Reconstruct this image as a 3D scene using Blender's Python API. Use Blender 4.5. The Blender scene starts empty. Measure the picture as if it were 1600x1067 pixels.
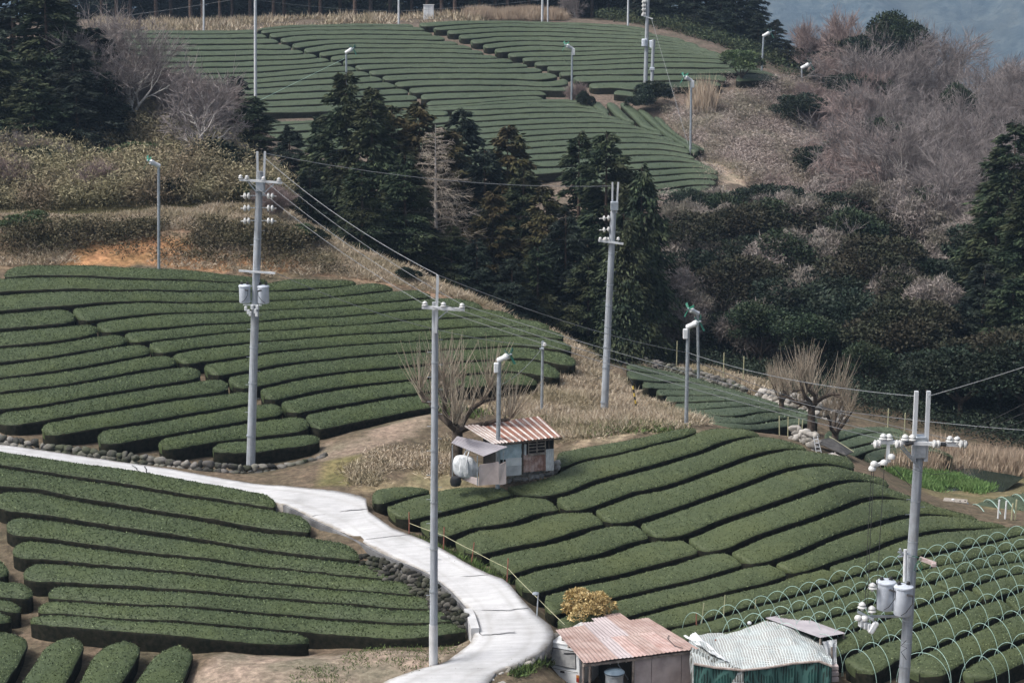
import bpy, math, random
import numpy as np
from mathutils import Vector, Matrix
R = math.radians
random.seed(7)
rng = np.random.default_rng(7)
# ------------------------------------------------------------ camera, sky, sun
sc = bpy.context.scene
PITCH = R(11.0); F = 3000.0; CU, CV = 800.0, 533.5; CAM = np.array([0.0, 0.0, 40.0])
cd = bpy.data.cameras.new('camera'); cam = bpy.data.objects.new('camera', cd)
sc.collection.objects.link(cam); sc.camera = cam
cd.sensor_width = 36.0; cd.lens = F / 1600 * 36.0; cd.clip_start = 0.5; cd.clip_end = 9000
cam.location = CAM; cam.rotation_euler = (math.pi / 2 - PITCH, 0, 0)
w = bpy.data.worlds.new('World'); sc.world = w; w.use_nodes = True
SUN_EL, SUN_AZ = R(54), R(-108)
nt = w.node_tree; bg = nt.nodes['Background']
sky = nt.nodes.new('ShaderNodeTexSky'); sky.sky_type = 'NISHITA'; sky.sun_disc = False
sky.sun_elevation = SUN_EL; sky.sun_rotation = SUN_AZ
sky.dust_density = 6.0; sky.air_density = 0.7; sky.ozone_density = 1.0
hs = nt.nodes.new('ShaderNodeHueSaturation'); hs.inputs['Saturation'].default_value = .55; nt.links.new(sky.outputs[0], hs.inputs['Color']); nt.links.new(hs.outputs[0], bg.inputs[0]); bg.inputs[1].default_value = 0.12
sd = bpy.data.lights.new('sun', 'SUN'); sun = bpy.data.objects.new('sun', sd); sc.collection.objects.link(sun)
sd.energy = 2.3; sd.angle = R(16); sd.color = (1.0, 0.97, 0.93)
sdir = Vector((math.sin(SUN_AZ) * math.cos(SUN_EL), math.cos(SUN_AZ) * math.cos(SUN_EL), math.sin(SUN_EL)))
sun.rotation_euler = sdir.to_track_quat('Z', 'Y').to_euler()
vs = sc.view_settings; vs.view_transform = 'Standard'; vs.look = 'None'; vs.exposure = 0.6; vs.gamma = 1.0
vs.use_curve_mapping = False
sc.render.engine = 'CYCLES'

# ------------------------------------------------------------ helpers
FW = np.array([0, math.cos(PITCH), -math.sin(PITCH)]); UP = np.array([0, math.sin(PITCH), math.cos(PITCH)])
RT = np.array([1.0, 0, 0])
def P(u, v, D):
    """world point seen at picture pixel (u, v) at depth D metres"""
    u = np.asarray(u, float); v = np.asarray(v, float); D = np.asarray(D, float)
    return (CAM + D[..., None] * FW + ((CV - v) / F * D)[..., None] * UP + ((u - CU) / F * D)[..., None] * RT)
def PV(u, v, D): return Vector(P(u, v, D))
def ray_y(u, v, Y):
    """point on the ray of (u, v) at world distance Y"""
    d = FW + (CV - v) / F * UP + (u - CU) / F * RT
    return Vector(CAM + d * (Y - CAM[1]) / d[1])
def tps(pts, lam=1e-4):
    p = np.array(pts, float); xy = p[:, :2] / 100.0; val = p[:, 2]
    n = len(p); d = np.linalg.norm(xy[:, None] - xy[None], axis=2)
    K = np.where(d > 0, d * d * np.log(np.maximum(d, 1e-9)), 0) + lam * np.eye(n)
    Q = np.hstack([np.ones((n, 1)), xy]); A = np.block([[K, Q], [Q.T, np.zeros((3, 3))]])
    c = np.linalg.solve(A, np.concatenate([val, np.zeros(3)]))
    def f(u, v):
        q = np.stack([np.atleast_1d(u), np.atleast_1d(v)], -1) / 100.0
        d = np.linalg.norm(q[:, None] - xy[None], axis=2)
        k = np.where(d > 0, d * d * np.log(np.maximum(d, 1e-9)), 0)
        return k @ c[:n] + c[n] + q @ c[n + 1:]
    return f
def depthf(pts):
    f = tps([(u, v, 1000.0 / D) for u, v, D in pts], 1e-2)
    return lambda u, v: 1000.0 / f(u, v)
def linefn(pts):
    """smooth v(x) through traced points (Hermite)"""
    p = np.array(sorted(pts), float); x, y = p[:, 0], p[:, 1]
    m = np.gradient(y, x) if len(x) > 2 else np.full(len(x), (y[-1] - y[0]) / (x[-1] - x[0]))
    def f(q):
        q = np.asarray(q, float); qq = np.clip(q, x[0], x[-1])
        i = np.clip(np.searchsorted(x, qq) - 1, 0, len(x) - 2); h = x[i + 1] - x[i]; t = (qq - x[i]) / h
        r = ((2*t**3-3*t**2+1)*y[i] + (t**3-2*t**2+t)*h*m[i] + (-2*t**3+3*t**2)*y[i+1] + (t**3-t**2)*h*m[i+1])
        return r + np.where(q < x[0], (q - x[0]) * m[0], 0) + np.where(q > x[-1], (q - x[-1]) * m[-1], 0)
    return f
def resample(pts, n):
    p = np.array(pts, float); d = np.concatenate([[0], np.cumsum(np.linalg.norm(np.diff(p, axis=0), axis=1))])
    t = np.linspace(0, d[-1], n); return np.stack([np.interp(t, d, p[:, k]) for k in range(p.shape[1])], 1)
_perm = rng.permutation(4096)
def vnoise(x, y, z=None):
    """cheap value noise, ~[-1,1]"""
    x = np.asarray(x, float); y = np.asarray(y, float); z = np.zeros_like(x) if z is None else np.asarray(z, float)
    xi, yi, zi = np.floor(x).astype(int), np.floor(y).astype(int), np.floor(z).astype(int)
    fx, fy, fz = x - xi, y - yi, z - zi
    fx, fy, fz = fx*fx*(3-2*fx), fy*fy*(3-2*fy), fz*fz*(3-2*fz)
    def h(a, b, c): return _perm[(_perm[(_perm[a & 4095] + b) & 4095] + c) & 4095] / 2047.5 - 1
    r = 0
    for a in (0, 1):
        for b in (0, 1):
            for c in (0, 1):
                r = r + h(xi + a, yi + b, zi + c) * (fx if a else 1 - fx) * (fy if b else 1 - fy) * (fz if c else 1 - fz)
    return r
COL = sc.collection
def link(name, me, parent=None):
    o = bpy.data.objects.new(name, me); COL.objects.link(o)
    if parent: o.parent = parent
    return o
def tag(o, label=None, cat=None, group=None, kind=None):
    if label: o['label'] = label
    if cat: o['category'] = cat
    if group: o['group'] = group
    if kind: o['kind'] = kind
    return o
def empty(name, loc, label, cat, group=None, rz=0):
    o = bpy.data.objects.new(name, None); COL.objects.link(o); o.location = loc; o.rotation_euler = (0, 0, rz)
    o.empty_display_size = 0.3
    return tag(o, label, cat, group)
def arrmesh(name, V, Fa, mats, mi=None, rnd=None, smooth=False):
    """fast mesh: V (n,3), Fa = list of (m,k) index arrays"""
    V = np.asarray(V, np.float32); Fa = [np.asarray(f, np.int64) for f in Fa if len(f)]
    me = bpy.data.meshes.new(name); me.vertices.add(len(V)); me.vertices.foreach_set('co', V.ravel())
    nl = sum(f.size for f in Fa); nf = sum(len(f) for f in Fa)
    me.loops.add(nl); me.polygons.add(nf)
    me.loops.foreach_set('vertex_index', np.concatenate([f.ravel() for f in Fa]).astype(np.int32))
    sz = np.concatenate([np.full(len(f), f.shape[1]) for f in Fa])
    me.polygons.foreach_set('loop_start', np.concatenate([[0], np.cumsum(sz)[:-1]]).astype(np.int32))
    if mi is not None: me.polygons.foreach_set('material_index', np.asarray(mi, np.int32))
    if smooth is not False:
        me.polygons.foreach_set('use_smooth', np.ones(nf, bool) if smooth is True else smooth)
    for m in (mats if isinstance(mats, (list, tuple)) else [mats]): me.materials.append(m)
    if rnd is not None:
        a = me.attributes.new('rnd', 'FLOAT', 'FACE'); a.data.foreach_set('value', np.asarray(rnd, np.float32))
    me.update(calc_edges=True)
    return me
class MB:
    """collects simple solids into one mesh"""
    def __init__(s): s.v = []; s.f = []
    def add(s, v, f):
        k = len(s.v); s.v += [tuple(p) for p in v]; s.f += [tuple(i + k for i in q) for q in f]
    def box(s, c, d, rot=None, bev=0.0):
        x, y, z = [q / 2 for q in d]
        b = min(bev, x * .9, y * .9, z * .9)
        vs = []
        if b <= 0:
            vs = [Vector((i * x, j * y, k * z)) for k in (-1, 1) for j in (-1, 1) for i in (-1, 1)]
            fs = [(0, 2, 3, 1), (4, 5, 7, 6), (0, 1, 5, 4), (2, 6, 7, 3), (0, 4, 6, 2), (1, 3, 7, 5)]
        else:
            def octo(x, y, c): return [(-x, -(y-c)), (-(x-c), -y), ((x-c), -y), (x, -(y-c)), (x, (y-c)), ((x-c), y), (-(x-c), y), (-x, (y-c))]
            for zz, q in ((-z, octo(x-b, y-b, b*.4)), (-z+b, octo(x, y, b)), (z-b, octo(x, y, b)), (z, octo(x-b, y-b, b*.4))):
                vs += [Vector((p[0], p[1], zz)) for p in q]
            fs = [(k*8+i, k*8+(i+1) % 8, k*8+8+(i+1) % 8, k*8+8+i) for k in range(3) for i in range(8)]
            fs += [tuple(reversed(range(8))), tuple(range(24, 32))]
        M = rot if rot is not None else Matrix.Identity(3)
        c = Vector(c); s.add([M @ p + c for p in vs], fs)
    def tube(s, pts, r, n=8, cap=True):
        pts = [Vector(p) for p in pts]; rs = r if isinstance(r, (list, tuple)) else [r] * len(pts)
        k = len(s.v); prev = None
        for i, p in enumerate(pts):
            d = (pts[min(i + 1, len(pts) - 1)] - pts[max(i - 1, 0)]).normalized()
            a = (prev if prev is not None else (Vector((0, 0, 1)) if abs(d.z) < .9 else Vector((1, 0, 0))))
            a = (a - d * a.dot(d)).normalized(); b = d.cross(a); prev = a
            for j in range(n):
                t = 2 * math.pi * j / n; s.v.append(tuple(p + (a * math.cos(t) + b * math.sin(t)) * rs[i]))
        for i in range(len(pts) - 1):
            for j in range(n):
                s.f.append((k+i*n+j, k+i*n+(j+1) % n, k+(i+1)*n+(j+1) % n, k+(i+1)*n+j))
        if cap:
            s.f.append(tuple(k + j for j in reversed(range(n)))); s.f.append(tuple(k+(len(pts)-1)*n+j for j in range(n)))
    def lathe(s, c, prof, n=12, M=None):
        """prof = [(r, z)] around local z at c"""
        k = len(s.v); c = Vector(c); M = M or Matrix.Identity(3)
        for r_, z_ in prof:
            for j in range(n):
                t = 2 * math.pi * j / n; s.v.append(tuple(c + M @ Vector((r_ * math.cos(t), r_ * math.sin(t), z_))))
        for i in range(len(prof) - 1):
            for j in range(n): s.f.append((k+i*n+j, k+i*n+(j+1) % n, k+(i+1)*n+(j+1) % n, k+(i+1)*n+j))
        s.f.append(tuple(k + j for j in reversed(range(n)))); s.f.append(tuple(k+(len(prof)-1)*n+j for j in range(n)))
    def sheet(s, q, th=0.01):
        """thin slab from a polygon of points"""
        q = [Vector(p) for p in q]; nrm = (q[1] - q[0]).cross(q[-1] - q[0]).normalized() * th; n = len(q); k = len(s.v)
        s.v += [tuple(p) for p in q] + [tuple(p - nrm) for p in q]
        s.f.append(tuple(k + i for i in range(n))); s.f.append(tuple(k + n + i for i in reversed(range(n))))
        for i in range(n): s.f.append((k + i, k + n + i, k + n + (i + 1) % n, k + (i + 1) % n))
    def build(s, name, mat, parent=None, smooth=False):
        me = bpy.data.meshes.new(name); me.from_pydata(s.v, [], s.f); me.materials.append(mat)
        if smooth:
            me.polygons.foreach_set('use_smooth', np.ones(len(me.polygons), bool))
            try: me.set_sharp_from_angle(angle=R(40))
            except Exception: pass
        me.update(); return link(name, me, parent)
def rotz(a): return Matrix.Rotation(a, 3, 'Z')
ORD = 'zeroth first second third fourth fifth sixth seventh eighth ninth tenth eleventh twelfth thirteenth fourteenth fifteenth sixteenth seventeenth eighteenth nineteenth twentieth'.split()
TENS = {2: 'twenty', 3: 'thirty', 4: 'forty', 5: 'fifty'}
def ordw(n):
    if n <= 20: return ORD[n]
    t, u_ = divmod(n, 10); return (TENS[t] + '-' + ORD[u_]) if u_ else {30: 'thirtieth', 40: 'fortieth', 50: 'fiftieth'}[n]

# ------------------------------------------------------------ materials
def newmat(name):
    m = bpy.data.materials.new(name); m.use_nodes = True; n = m.node_tree; b = n.nodes['Principled BSDF']; return m, n, b
def ramp(n, stops):
    r = n.nodes.new('ShaderNodeValToRGB'); e = r.color_ramp.elements
    while len(e) < len(stops): e.new(0.5)
    for i, (p, c) in enumerate(stops): e[i].position = p; e[i].color = (*c, 1)
    return r
def noise(n, scale, detail=4, rough=.6, co='Object', vec=None):
    t = n.nodes.new('ShaderNodeTexNoise'); t.inputs['Scale'].default_value = scale
    t.inputs['Detail'].default_value = detail; t.inputs['Roughness'].default_value = rough
    tc = n.nodes.new('ShaderNodeNewGeometry') if co == 'World' else n.nodes.new('ShaderNodeTexCoord')
    n.links.new(vec or tc.outputs['Position' if co == 'World' else co], t.inputs['Vector'])
    return t
def mix(n, a, b, fac, blend='MIX'):
    m = n.nodes.new('ShaderNodeMix'); m.data_type = 'RGBA'; m.blend_type = blend
    for s_, v_ in ((6, a), (7, b), (0, fac)):
        if hasattr(v_, 'default_value') or hasattr(v_, 'links'): n.links.new(v_, m.inputs[s_])
        elif isinstance(v_, (int, float)): m.inputs[s_].default_value = v_
        else: m.inputs[s_].default_value = (*v_, 1)
    return m.outputs[2]
def bump(n, b, h, strength=.3, dist=.02):
    q = n.nodes.new('ShaderNodeBump'); q.inputs['Strength'].default_value = strength; q.inputs['Distance'].default_value = dist
    n.links.new(h, q.inputs['Height']); n.links.new(q.outputs[0], b.inputs['Normal'])
def mat_plain(name, c1, c2, scale=3, rough=.7, metal=0, bstr=.2, bdist=.01, detail=5, co='Object', spec=.4, lo=.35, hi=.65):
    m, n, b = newmat(name); t = noise(n, scale, detail, .6, co)
    r = ramp(n, [(lo, c1), (hi, c2)]); n.links.new(t.outputs[0], r.inputs[0]); n.links.new(r.outputs[0], b.inputs[0])
    b.inputs['Roughness'].default_value = rough; b.inputs['Metallic'].default_value = metal
    b.inputs['Specular IOR Level'].default_value = spec
    if bstr: bump(n, b, noise(n, scale * 6, 4, .6, co).outputs[0], bstr, bdist)
    return m
def mat_leaf(name, cols, wscale=.5, wcol=None, rough=.55, spec=.3, wamt=.6, trans=.0):
    """foliage: colour by per-face random 'rnd', shifted by slow world noise"""
    m, n, b = newmat(name); a = n.nodes.new('ShaderNodeAttribute'); a.attribute_name = 'rnd'
    k = len(cols); r = ramp(n, [(i / (k - 1), c) for i, c in enumerate(cols)]); n.links.new(a.outputs['Fac'], r.inputs[0])
    out = r.outputs[0]
    if wcol:
        t = noise(n, wscale, 3, .6, 'World'); f = ramp(n, [(.42, (0, 0, 0)), (.62, (wamt,) * 3)]); n.links.new(t.outputs[0], f.inputs[0])
        out = mix(n, out, wcol, f.outputs[0])
    n.links.new(out, b.inputs[0]); b.inputs['Roughness'].default_value = rough; b.inputs['Specular IOR Level'].default_value = spec
    return m
M = {}
def mat_tea(name, dark, base, light, yel, pos_scale):
    m, n, b = newmat(name)
    a = n.nodes.new('ShaderNodeAttribute'); a.attribute_name = 'rnd'
    fine = noise(n, pos_scale, 5, .75, 'World'); r = ramp(n, [(.34, dark), (.5, base), (.64, light)]); n.links.new(fine.outputs[0], r.inputs[0])
    lf = ramp(n, [(0, tuple(c * .62 for c in base)), (.5, base), (.78, light), (1, tuple(min(1, c * 3.0) for c in light))]); n.links.new(a.outputs['Fac'], lf.inputs[0])
    out = mix(n, r.outputs[0], lf.outputs[0], .65)
    big = noise(n, .35, 3, .6, 'World'); f = ramp(n, [(.45, (0, 0, 0)), (.68, (.5, .5, .5))]); n.links.new(big.outputs[0], f.inputs[0])
    out = mix(n, out, yel, f.outputs[0], 'MULTIPLY') if False else mix(n, out, yel, f.outputs[0])
    n.links.new(out, b.inputs[0]); b.inputs['Roughness'].default_value = .6; b.inputs['Specular IOR Level'].default_value = .22
    bump(n, b, fine.outputs[0], .6, .025)
    return m
M['tea_near'] = mat_tea('tea_near', (.022, .034, .013), (.049, .068, .030), (.112, .142, .072), (.074, .096, .034), 9)
M['tea_right'] = mat_tea('tea_right', (.030, .043, .018), (.060, .078, .036), (.118, .142, .074), (.088, .103, .040), 10)
M['tea_far'] = mat_tea('tea_far', (.027, .040, .022), (.057, .077, .046), (.105, .13, .086), (.066, .086, .047), 5)
M['scrub'] = mat_leaf('brown_scrub', [(.022, .018, .010), (.055, .045, .024), (.11, .09, .05), (.20, .17, .11)], .5, (.03, .035, .012), .7, .2, .5)
M['shaded_stems'] = mat_plain('shaded_tea_stems', (.010, .012, .008), (.030, .028, .020), 6, .95, bstr=.3, co='World', spec=.05)  # bare inner stems, with the shade of the row gaps darkened into the colour
M['conc'] = mat_plain('concrete', (.46, .46, .46), (.62, .62, .62), .7, .85, bstr=.15, co='World', detail=8, spec=.2)
M['conc_dark'] = mat_plain('old_concrete', (.07, .07, .075), (.22, .22, .22), 1.4, .9, bstr=.4, co='World', detail=8)
M['conc_pale'] = mat_plain('pale_concrete', (.42, .42, .42), (.56, .56, .56), 2, .8, bstr=.2, co='World')
M['pole'] = mat_plain('pole_concrete', (.30, .33, .36), (.40, .43, .47), 1.2, .65, bstr=.1, co='Object', detail=7, spec=.3)
def mat_pole():
    m, n, b = newmat('pole_concrete_streaked'); tc = n.nodes.new('ShaderNodeTexCoord'); mp = n.nodes.new('ShaderNodeMapping'); n.links.new(tc.outputs['Object'], mp.inputs[0]); mp.inputs['Scale'].default_value = (9, 9, .35)
    t = noise(n, 1, 6, .65, vec=mp.outputs[0]); r = ramp(n, [(.3, (.22, .24, .265)), (.5, (.34, .365, .395)), (.68, (.42, .45, .485))]); n.links.new(t.outputs[0], r.inputs[0])
    t2 = noise(n, 1.1, 6, .7); r2 = ramp(n, [(.35, (.78, .76, .73)), (.55, (1, 1, 1))]); n.links.new(t2.outputs[0], r2.inputs[0]); n.links.new(mix(n, r.outputs[0], r2.outputs[0], 1, 'MULTIPLY'), b.inputs[0]); b.inputs['Roughness'].default_value = .75; b.inputs['Specular IOR Level'].default_value = .2; return m
M['pole'] = mat_pole()
M['pole_w'] = mat_plain('pole_sleeve', (.46, .48, .50), (.55, .57, .59), 2, .5, bstr=.05, co='Object')
M['galv'] = mat_plain('galvanised_steel', (.32, .36, .40), (.50, .54, .58), 5, .4, .6, bstr=.05, spec=.5)
M['white'] = mat_plain('white_enamel', (.60, .62, .63), (.74, .75, .76), 3, .35, 0, bstr=0, spec=.5)
M['porc'] = mat_plain('porcelain', (.48, .48, .47), (.62, .62, .60), 8, .2, 0, bstr=0, spec=.6)
M['grey_en'] = mat_plain('grey_enamel', (.42, .46, .52), (.56, .60, .66), 2.5, .4, 0, bstr=.02)
M['black'] = mat_plain('black_rubber', (.012, .012, .014), (.03, .03, .032), 6, .5, 0, bstr=0)
M['teal'] = mat_plain('teal_plastic', (.015, .10, .065), (.03, .17, .11), 6, .4, bstr=0)
M['wire'] = mat_plain('wire_aluminium', (.19, .20, .21), (.28, .29, .30), 2, .6, .2, bstr=0)
M['wire_d'] = mat_plain('wire_black', (.02, .02, .022), (.05, .05, .055), 2, .6, 0, bstr=0)
M['stone'] = mat_leaf('wall_stone', [(.03, .03, .027), (.08, .076, .07), (.15, .14, .13), (.26, .245, .22)], .9, (.07, .085, .04), .9, .2, .6)
M['stone_d'] = mat_leaf('dark_wall_stone', [(.012, .012, .010), (.035, .033, .028), (.08, .075, .065), (.16, .15, .135)], .9, (.03, .035, .018), .9, .2, .6)
M['stone_p'] = mat_leaf('pale_stone', [(.12, .115, .105), (.27, .255, .235), (.44, .42, .39)], 1.5, (.3, .27, .22), .9, .2, .4)
M['bark'] = mat_plain('bark', (.035, .026, .020), (.11, .085, .066), 6, .95, bstr=.6, bdist=.03)
M['bark_red'] = mat_plain('cedar_bark', (.055, .036, .028), (.14, .095, .075), 4, .95, bstr=.6, bdist=.03)
M['bark_white'] = mat_plain('whitish_bark', (.40, .37, .34), (.66, .62, .58), 4, .9, bstr=.3)
M['dry_v'] = mat_leaf('dry_vines', [(.09, .075, .066), (.19, .16, .145), (.31, .27, .25), (.45, .41, .38)], .3, (.10, .10, .065), .85, .15, .6)
M['dry_d'] = mat_leaf('dark_thicket', [(.03, .024, .02), (.07, .058, .05), (.14, .115, .10), (.26, .22, .20)], .25, (.05, .055, .035), .9, .1, .6)
M['bark_pale'] = mat_plain('pale_bark', (.26, .235, .215), (.50, .46, .43), 4, .9, bstr=.3)
M['twig'] = mat_leaf('twigs', [(.11, .092, .088), (.21, .182, .176), (.37, .33, .32)], .25, (.25, .225, .215), .9, .15, .5)
M['twig_pink'] = mat_leaf('pink_twigs', [(.15, .11, .10), (.28, .215, .20), (.42, .335, .31)], .2, (.28, .235, .215), .9, .15, .5)
M['twig_pale'] = mat_leaf('pale_twigs', [(.24, .20, .165), (.36, .31, .255), (.50, .44, .37)], .5, (.3, .26, .2), .9, .15, .3)
M['shoots'] = mat_leaf('shoots', [(.22, .18, .135), (.36, .30, .23), (.50, .44, .35)], .5, (.30, .25, .20), .8, .2, .3)
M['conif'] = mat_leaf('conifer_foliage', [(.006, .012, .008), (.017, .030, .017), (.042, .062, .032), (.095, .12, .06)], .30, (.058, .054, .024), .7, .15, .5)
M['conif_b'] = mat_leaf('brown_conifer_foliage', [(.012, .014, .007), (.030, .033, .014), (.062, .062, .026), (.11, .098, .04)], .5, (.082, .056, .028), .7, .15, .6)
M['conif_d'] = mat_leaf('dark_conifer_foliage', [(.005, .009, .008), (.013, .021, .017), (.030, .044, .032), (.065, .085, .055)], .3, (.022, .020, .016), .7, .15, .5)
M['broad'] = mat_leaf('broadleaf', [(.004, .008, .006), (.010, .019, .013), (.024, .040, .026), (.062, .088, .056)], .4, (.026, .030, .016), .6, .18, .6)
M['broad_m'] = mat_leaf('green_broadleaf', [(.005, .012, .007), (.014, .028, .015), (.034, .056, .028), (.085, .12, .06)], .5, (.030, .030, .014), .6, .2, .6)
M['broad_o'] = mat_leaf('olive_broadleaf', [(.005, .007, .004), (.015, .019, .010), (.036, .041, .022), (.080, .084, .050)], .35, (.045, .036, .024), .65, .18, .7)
M['broad_l'] = mat_leaf('light_broadleaf', [(.015, .03, .015), (.04, .07, .03), (.085, .13, .05), (.16, .21, .09)], .8, (.08, .09, .035), .5, .3, .4)
M['bamboo'] = mat_leaf('bamboo_grass', [(.07, .065, .035), (.16, .145, .08), (.27, .245, .14), (.40, .36, .23)], .22, (.19, .145, .10), .7, .2, .9)
M['dry'] = mat_leaf('dry_grass', [(.15, .11, .075), (.33, .265, .185), (.50, .42, .32), (.66, .585, .48)], .5, (.20, .18, .095), .85, .15, .5)
M['dry_p'] = mat_leaf('dry_thicket', [(.13, .10, .09), (.27, .215, .19), (.42, .35, .315), (.56, .50, .46)], .25, (.17, .165, .10), .85, .15, .65)
M['reed'] = mat_leaf('dry_reeds', [(.24, .18, .13), (.38, .30, .22), (.54, .45, .35)], .5, (.35, .26, .2), .85, .15, .4)
M['weed'] = mat_leaf('green_weeds', [(.03, .05, .018), (.07, .11, .03), (.13, .20, .06)], 1, (.12, .12, .05), .7, .2, .5)
M['pondgrass'] = mat_leaf('bright_grass', [(.06, .11, .035), (.11, .20, .06), (.19, .31, .11)], 1, (.16, .22, .08), .7, .2, .4)
M['gold'] = mat_leaf('golden_leaves', [(.16, .10, .03), (.36, .25, .10), (.58, .45, .22), (.72, .60, .36)], 2, (.3, .22, .08), .7, .2, .4)
M['hoop'] = mat_plain('hoop_fibre', (.27, .42, .37), (.38, .52, .47), 3, .4, 0, bstr=0)
M['cane'] = mat_plain('bamboo_cane', (.30, .30, .18), (.45, .43, .28), 5, .6, bstr=0)
M['rust_stake'] = mat_plain('rusty_stake', (.20, .07, .05), (.33, .14, .10), 8, .8, bstr=0)
M['water'] = mat_plain('pond_water', (.02, .026, .02), (.035, .042, .03), 1, .08, 0, bstr=.05, co='World', spec=.5)
# ------------------------------------------------------------ fields: depth over the picture, traced row lines
dM = depthf([(-40,700,85),(0,700,84.5),(390,700,86),(500,690,87),(600,655,90),(700,620,93),(850,590,96.5),(905,555,100),(870,520,103),(750,478,108),(560,440,110.5),(400,432,110),(250,418,109.5),(0,420,109),(0,560,95.5),(400,560,96.5)])
dL = depthf([(-40,700,83.5),(0,705,83.2),(430,772,80.5),(485,812,77.5),(620,890,73.2),(730,980,69.3),(486,1003,69.0),(0,972,70.4),(0,840,76.0),(300,870,74.6),(60,985,69.6),(0,1067,65.6),(300,1067,65.4),(320,1003,68.2)])
dR = depthf([(574,774,80),(647,815,78.2),(703,846,76.5),(756,873,74.9),(800,906,73.2),(844,933,71.9),(866,972,70.4),(1000,963,71.4),(1000,893,74.6),(1000,820,78.0),(1000,771,80.4),(1000,737,82.2),(1000,700,84.4),(1085,672,87),(870,704,84.6),(790,760,81.5),(1190,680,86.6),(1265,703,85.2),(1340,737,84),(1394,764,83),(1484,797,82),(1577,822,80.6),(1300,900,73.6),(1300,804,78),(1300,757,80.6),(1313,1031,67.6),(1385,1053,66.8),(1494,1055,66.2),(1600,1041,66.8),(1600,957,71.2),(1600,897,75),(1600,834,79.4),(1500,880,75.2),(1640,830,80)])
dV = depthf([(1085,648,104),(1145,662,101),(1261,643,108),(980,567,124),(1140,609,116.5),(1252,640,110),(1064,620,113),(1300,705,103),(1380,668,108),(1470,705,101)])
dU = depthf([(1074,300,165),(1113,295,165),(1060,225,179),(900,155,195),(1000,118,201.5),(1100,117,201),(1240,122,200),(1100,72,210),(1000,45,216),(900,36,219),(700,34,219),(550,38,218),(400,48,215),(190,48,213),(400,190,189),(800,158,194.5),(660,168,193),(440,226,182),(750,215,182),(800,255,173.5),(1020,262,170.5),(1030,207,184)])
LM = [[(-4,430),(4,424),(30,416),(80,414),(130,414.5),(200,418),(247,420),(300,423),(350,429),(400,434),(424,438)],
 [(0,435),(30,434),(70,432),(120,433),(200,436),(300,439),(360,442),(420,441),(437,438),(500,437.5),(559,439)],
 [(0,461),(56,456),(112,454.4),(187,455),(300,455.7),(396,456),(450,454.5),(506,451),(561,444.5),(590,443),(615,450)],
 [(0,490),(75,484),(107,482),(150,477),(225,473),(300,473.7),(396,472),(450,469.7),(544,463),(619,454.7),(645,453),(672,458)],
 [(0,518),(75,512.5),(120,508),(144,505),(187,498.5),(244,492),(300,490),(344,489),(404,487),(450,484.7),(550,477.5),(619,471.5),(669,467),(720,467),(755,476)],
 [(0,544),(75,537.5),(157,524),(186,521),(244,515),(300,510.6),(396,505),(450,499.7),(550,493.5),(650,484),(720,482),(762,484),(805,492)],
 [(0,570),(94,557.5),(204,539),(225,536.5),(300,527.5),(362,520),(450,516),(550,508.7),(650,500.6),(744,497),(809,498),(856,505)],
 [(0,593.5),(120,577),(240,556),(262,554),(300,547),(344,541),(450,531.5),(550,524),(650,517.5),(744,512),(819,511),(875,518)],
 [(0,616),(75,606),(131,598),(206,584),(274,574),(312,569),(390,557.5),(450,549.5),(550,540),(650,533.4),(744,528),(819,525.5),(884,532)],
 [(0,644),(56,637),(150,620.6),(244,605),(317,594),(349,590),(400,580),(456,570),(550,560),(650,551),(744,545),(819,543),(894,551)],
 [(-12,675),(52,663),(131,650.6),(225,634),(300,622),(362,613.5),(400,608),(456,596),(550,582.5),(650,573),(744,565.5),(790,563.5),(837,563.5),(880,573)],
 [(100,682),(141,674),(225,662),(300,650),(387,634.5),(432,628),(494,614),(562,604),(650,594),(720,587),(760,583.5),(800,582.5),(840,590)],
 [(190,697),(235,687),(300,676),(325,672),(400,659.5),(447,652),(469,648.5),(544,634),(619,621),(656,616),(715,610),(760,606),(800,604),(835,604)],
 [(300,700),(325,694),(400,687),(475,679.5),(503,676),(560,664),(620,651),(656,643),(720,636)],
 [(310,703),(350,707),(400,707),(460,699),(505,693)]]
RM = [(0,4,12,415,421,''),(1,-40,-40,550,563,''),(2,-40,-40,606,622,''),(3,-40,-40,112,122,'l'),(3,107,137,664,683,'r'),(4,-40,-40,148,157,'l'),(4,145,173,747,762,'r'),
 (5,-40,-40,193,202,'l'),(5,188,217,797,812,'r'),(6,-40,-40,230,239,'l'),(6,227,255,850,868,'r'),(7,-40,-40,270,279,'l'),(7,264,297,874,888,'r'),(8,-40,-40,308,319,'l'),(8,312,343,885,901,'r'),
 (9,-12,14,352,362,'l'),(9,350,383,893,907,'r'),(10,53,92,396,405,'l'),(10,400,430,872,878,'r'),(11,141,178,437,447,'l'),(11,433,465,835,842,'r'),(12,235,278,478,487,'l'),(12,471,502,712,716,'r'),(13,325,345,496,503,'')]
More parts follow.
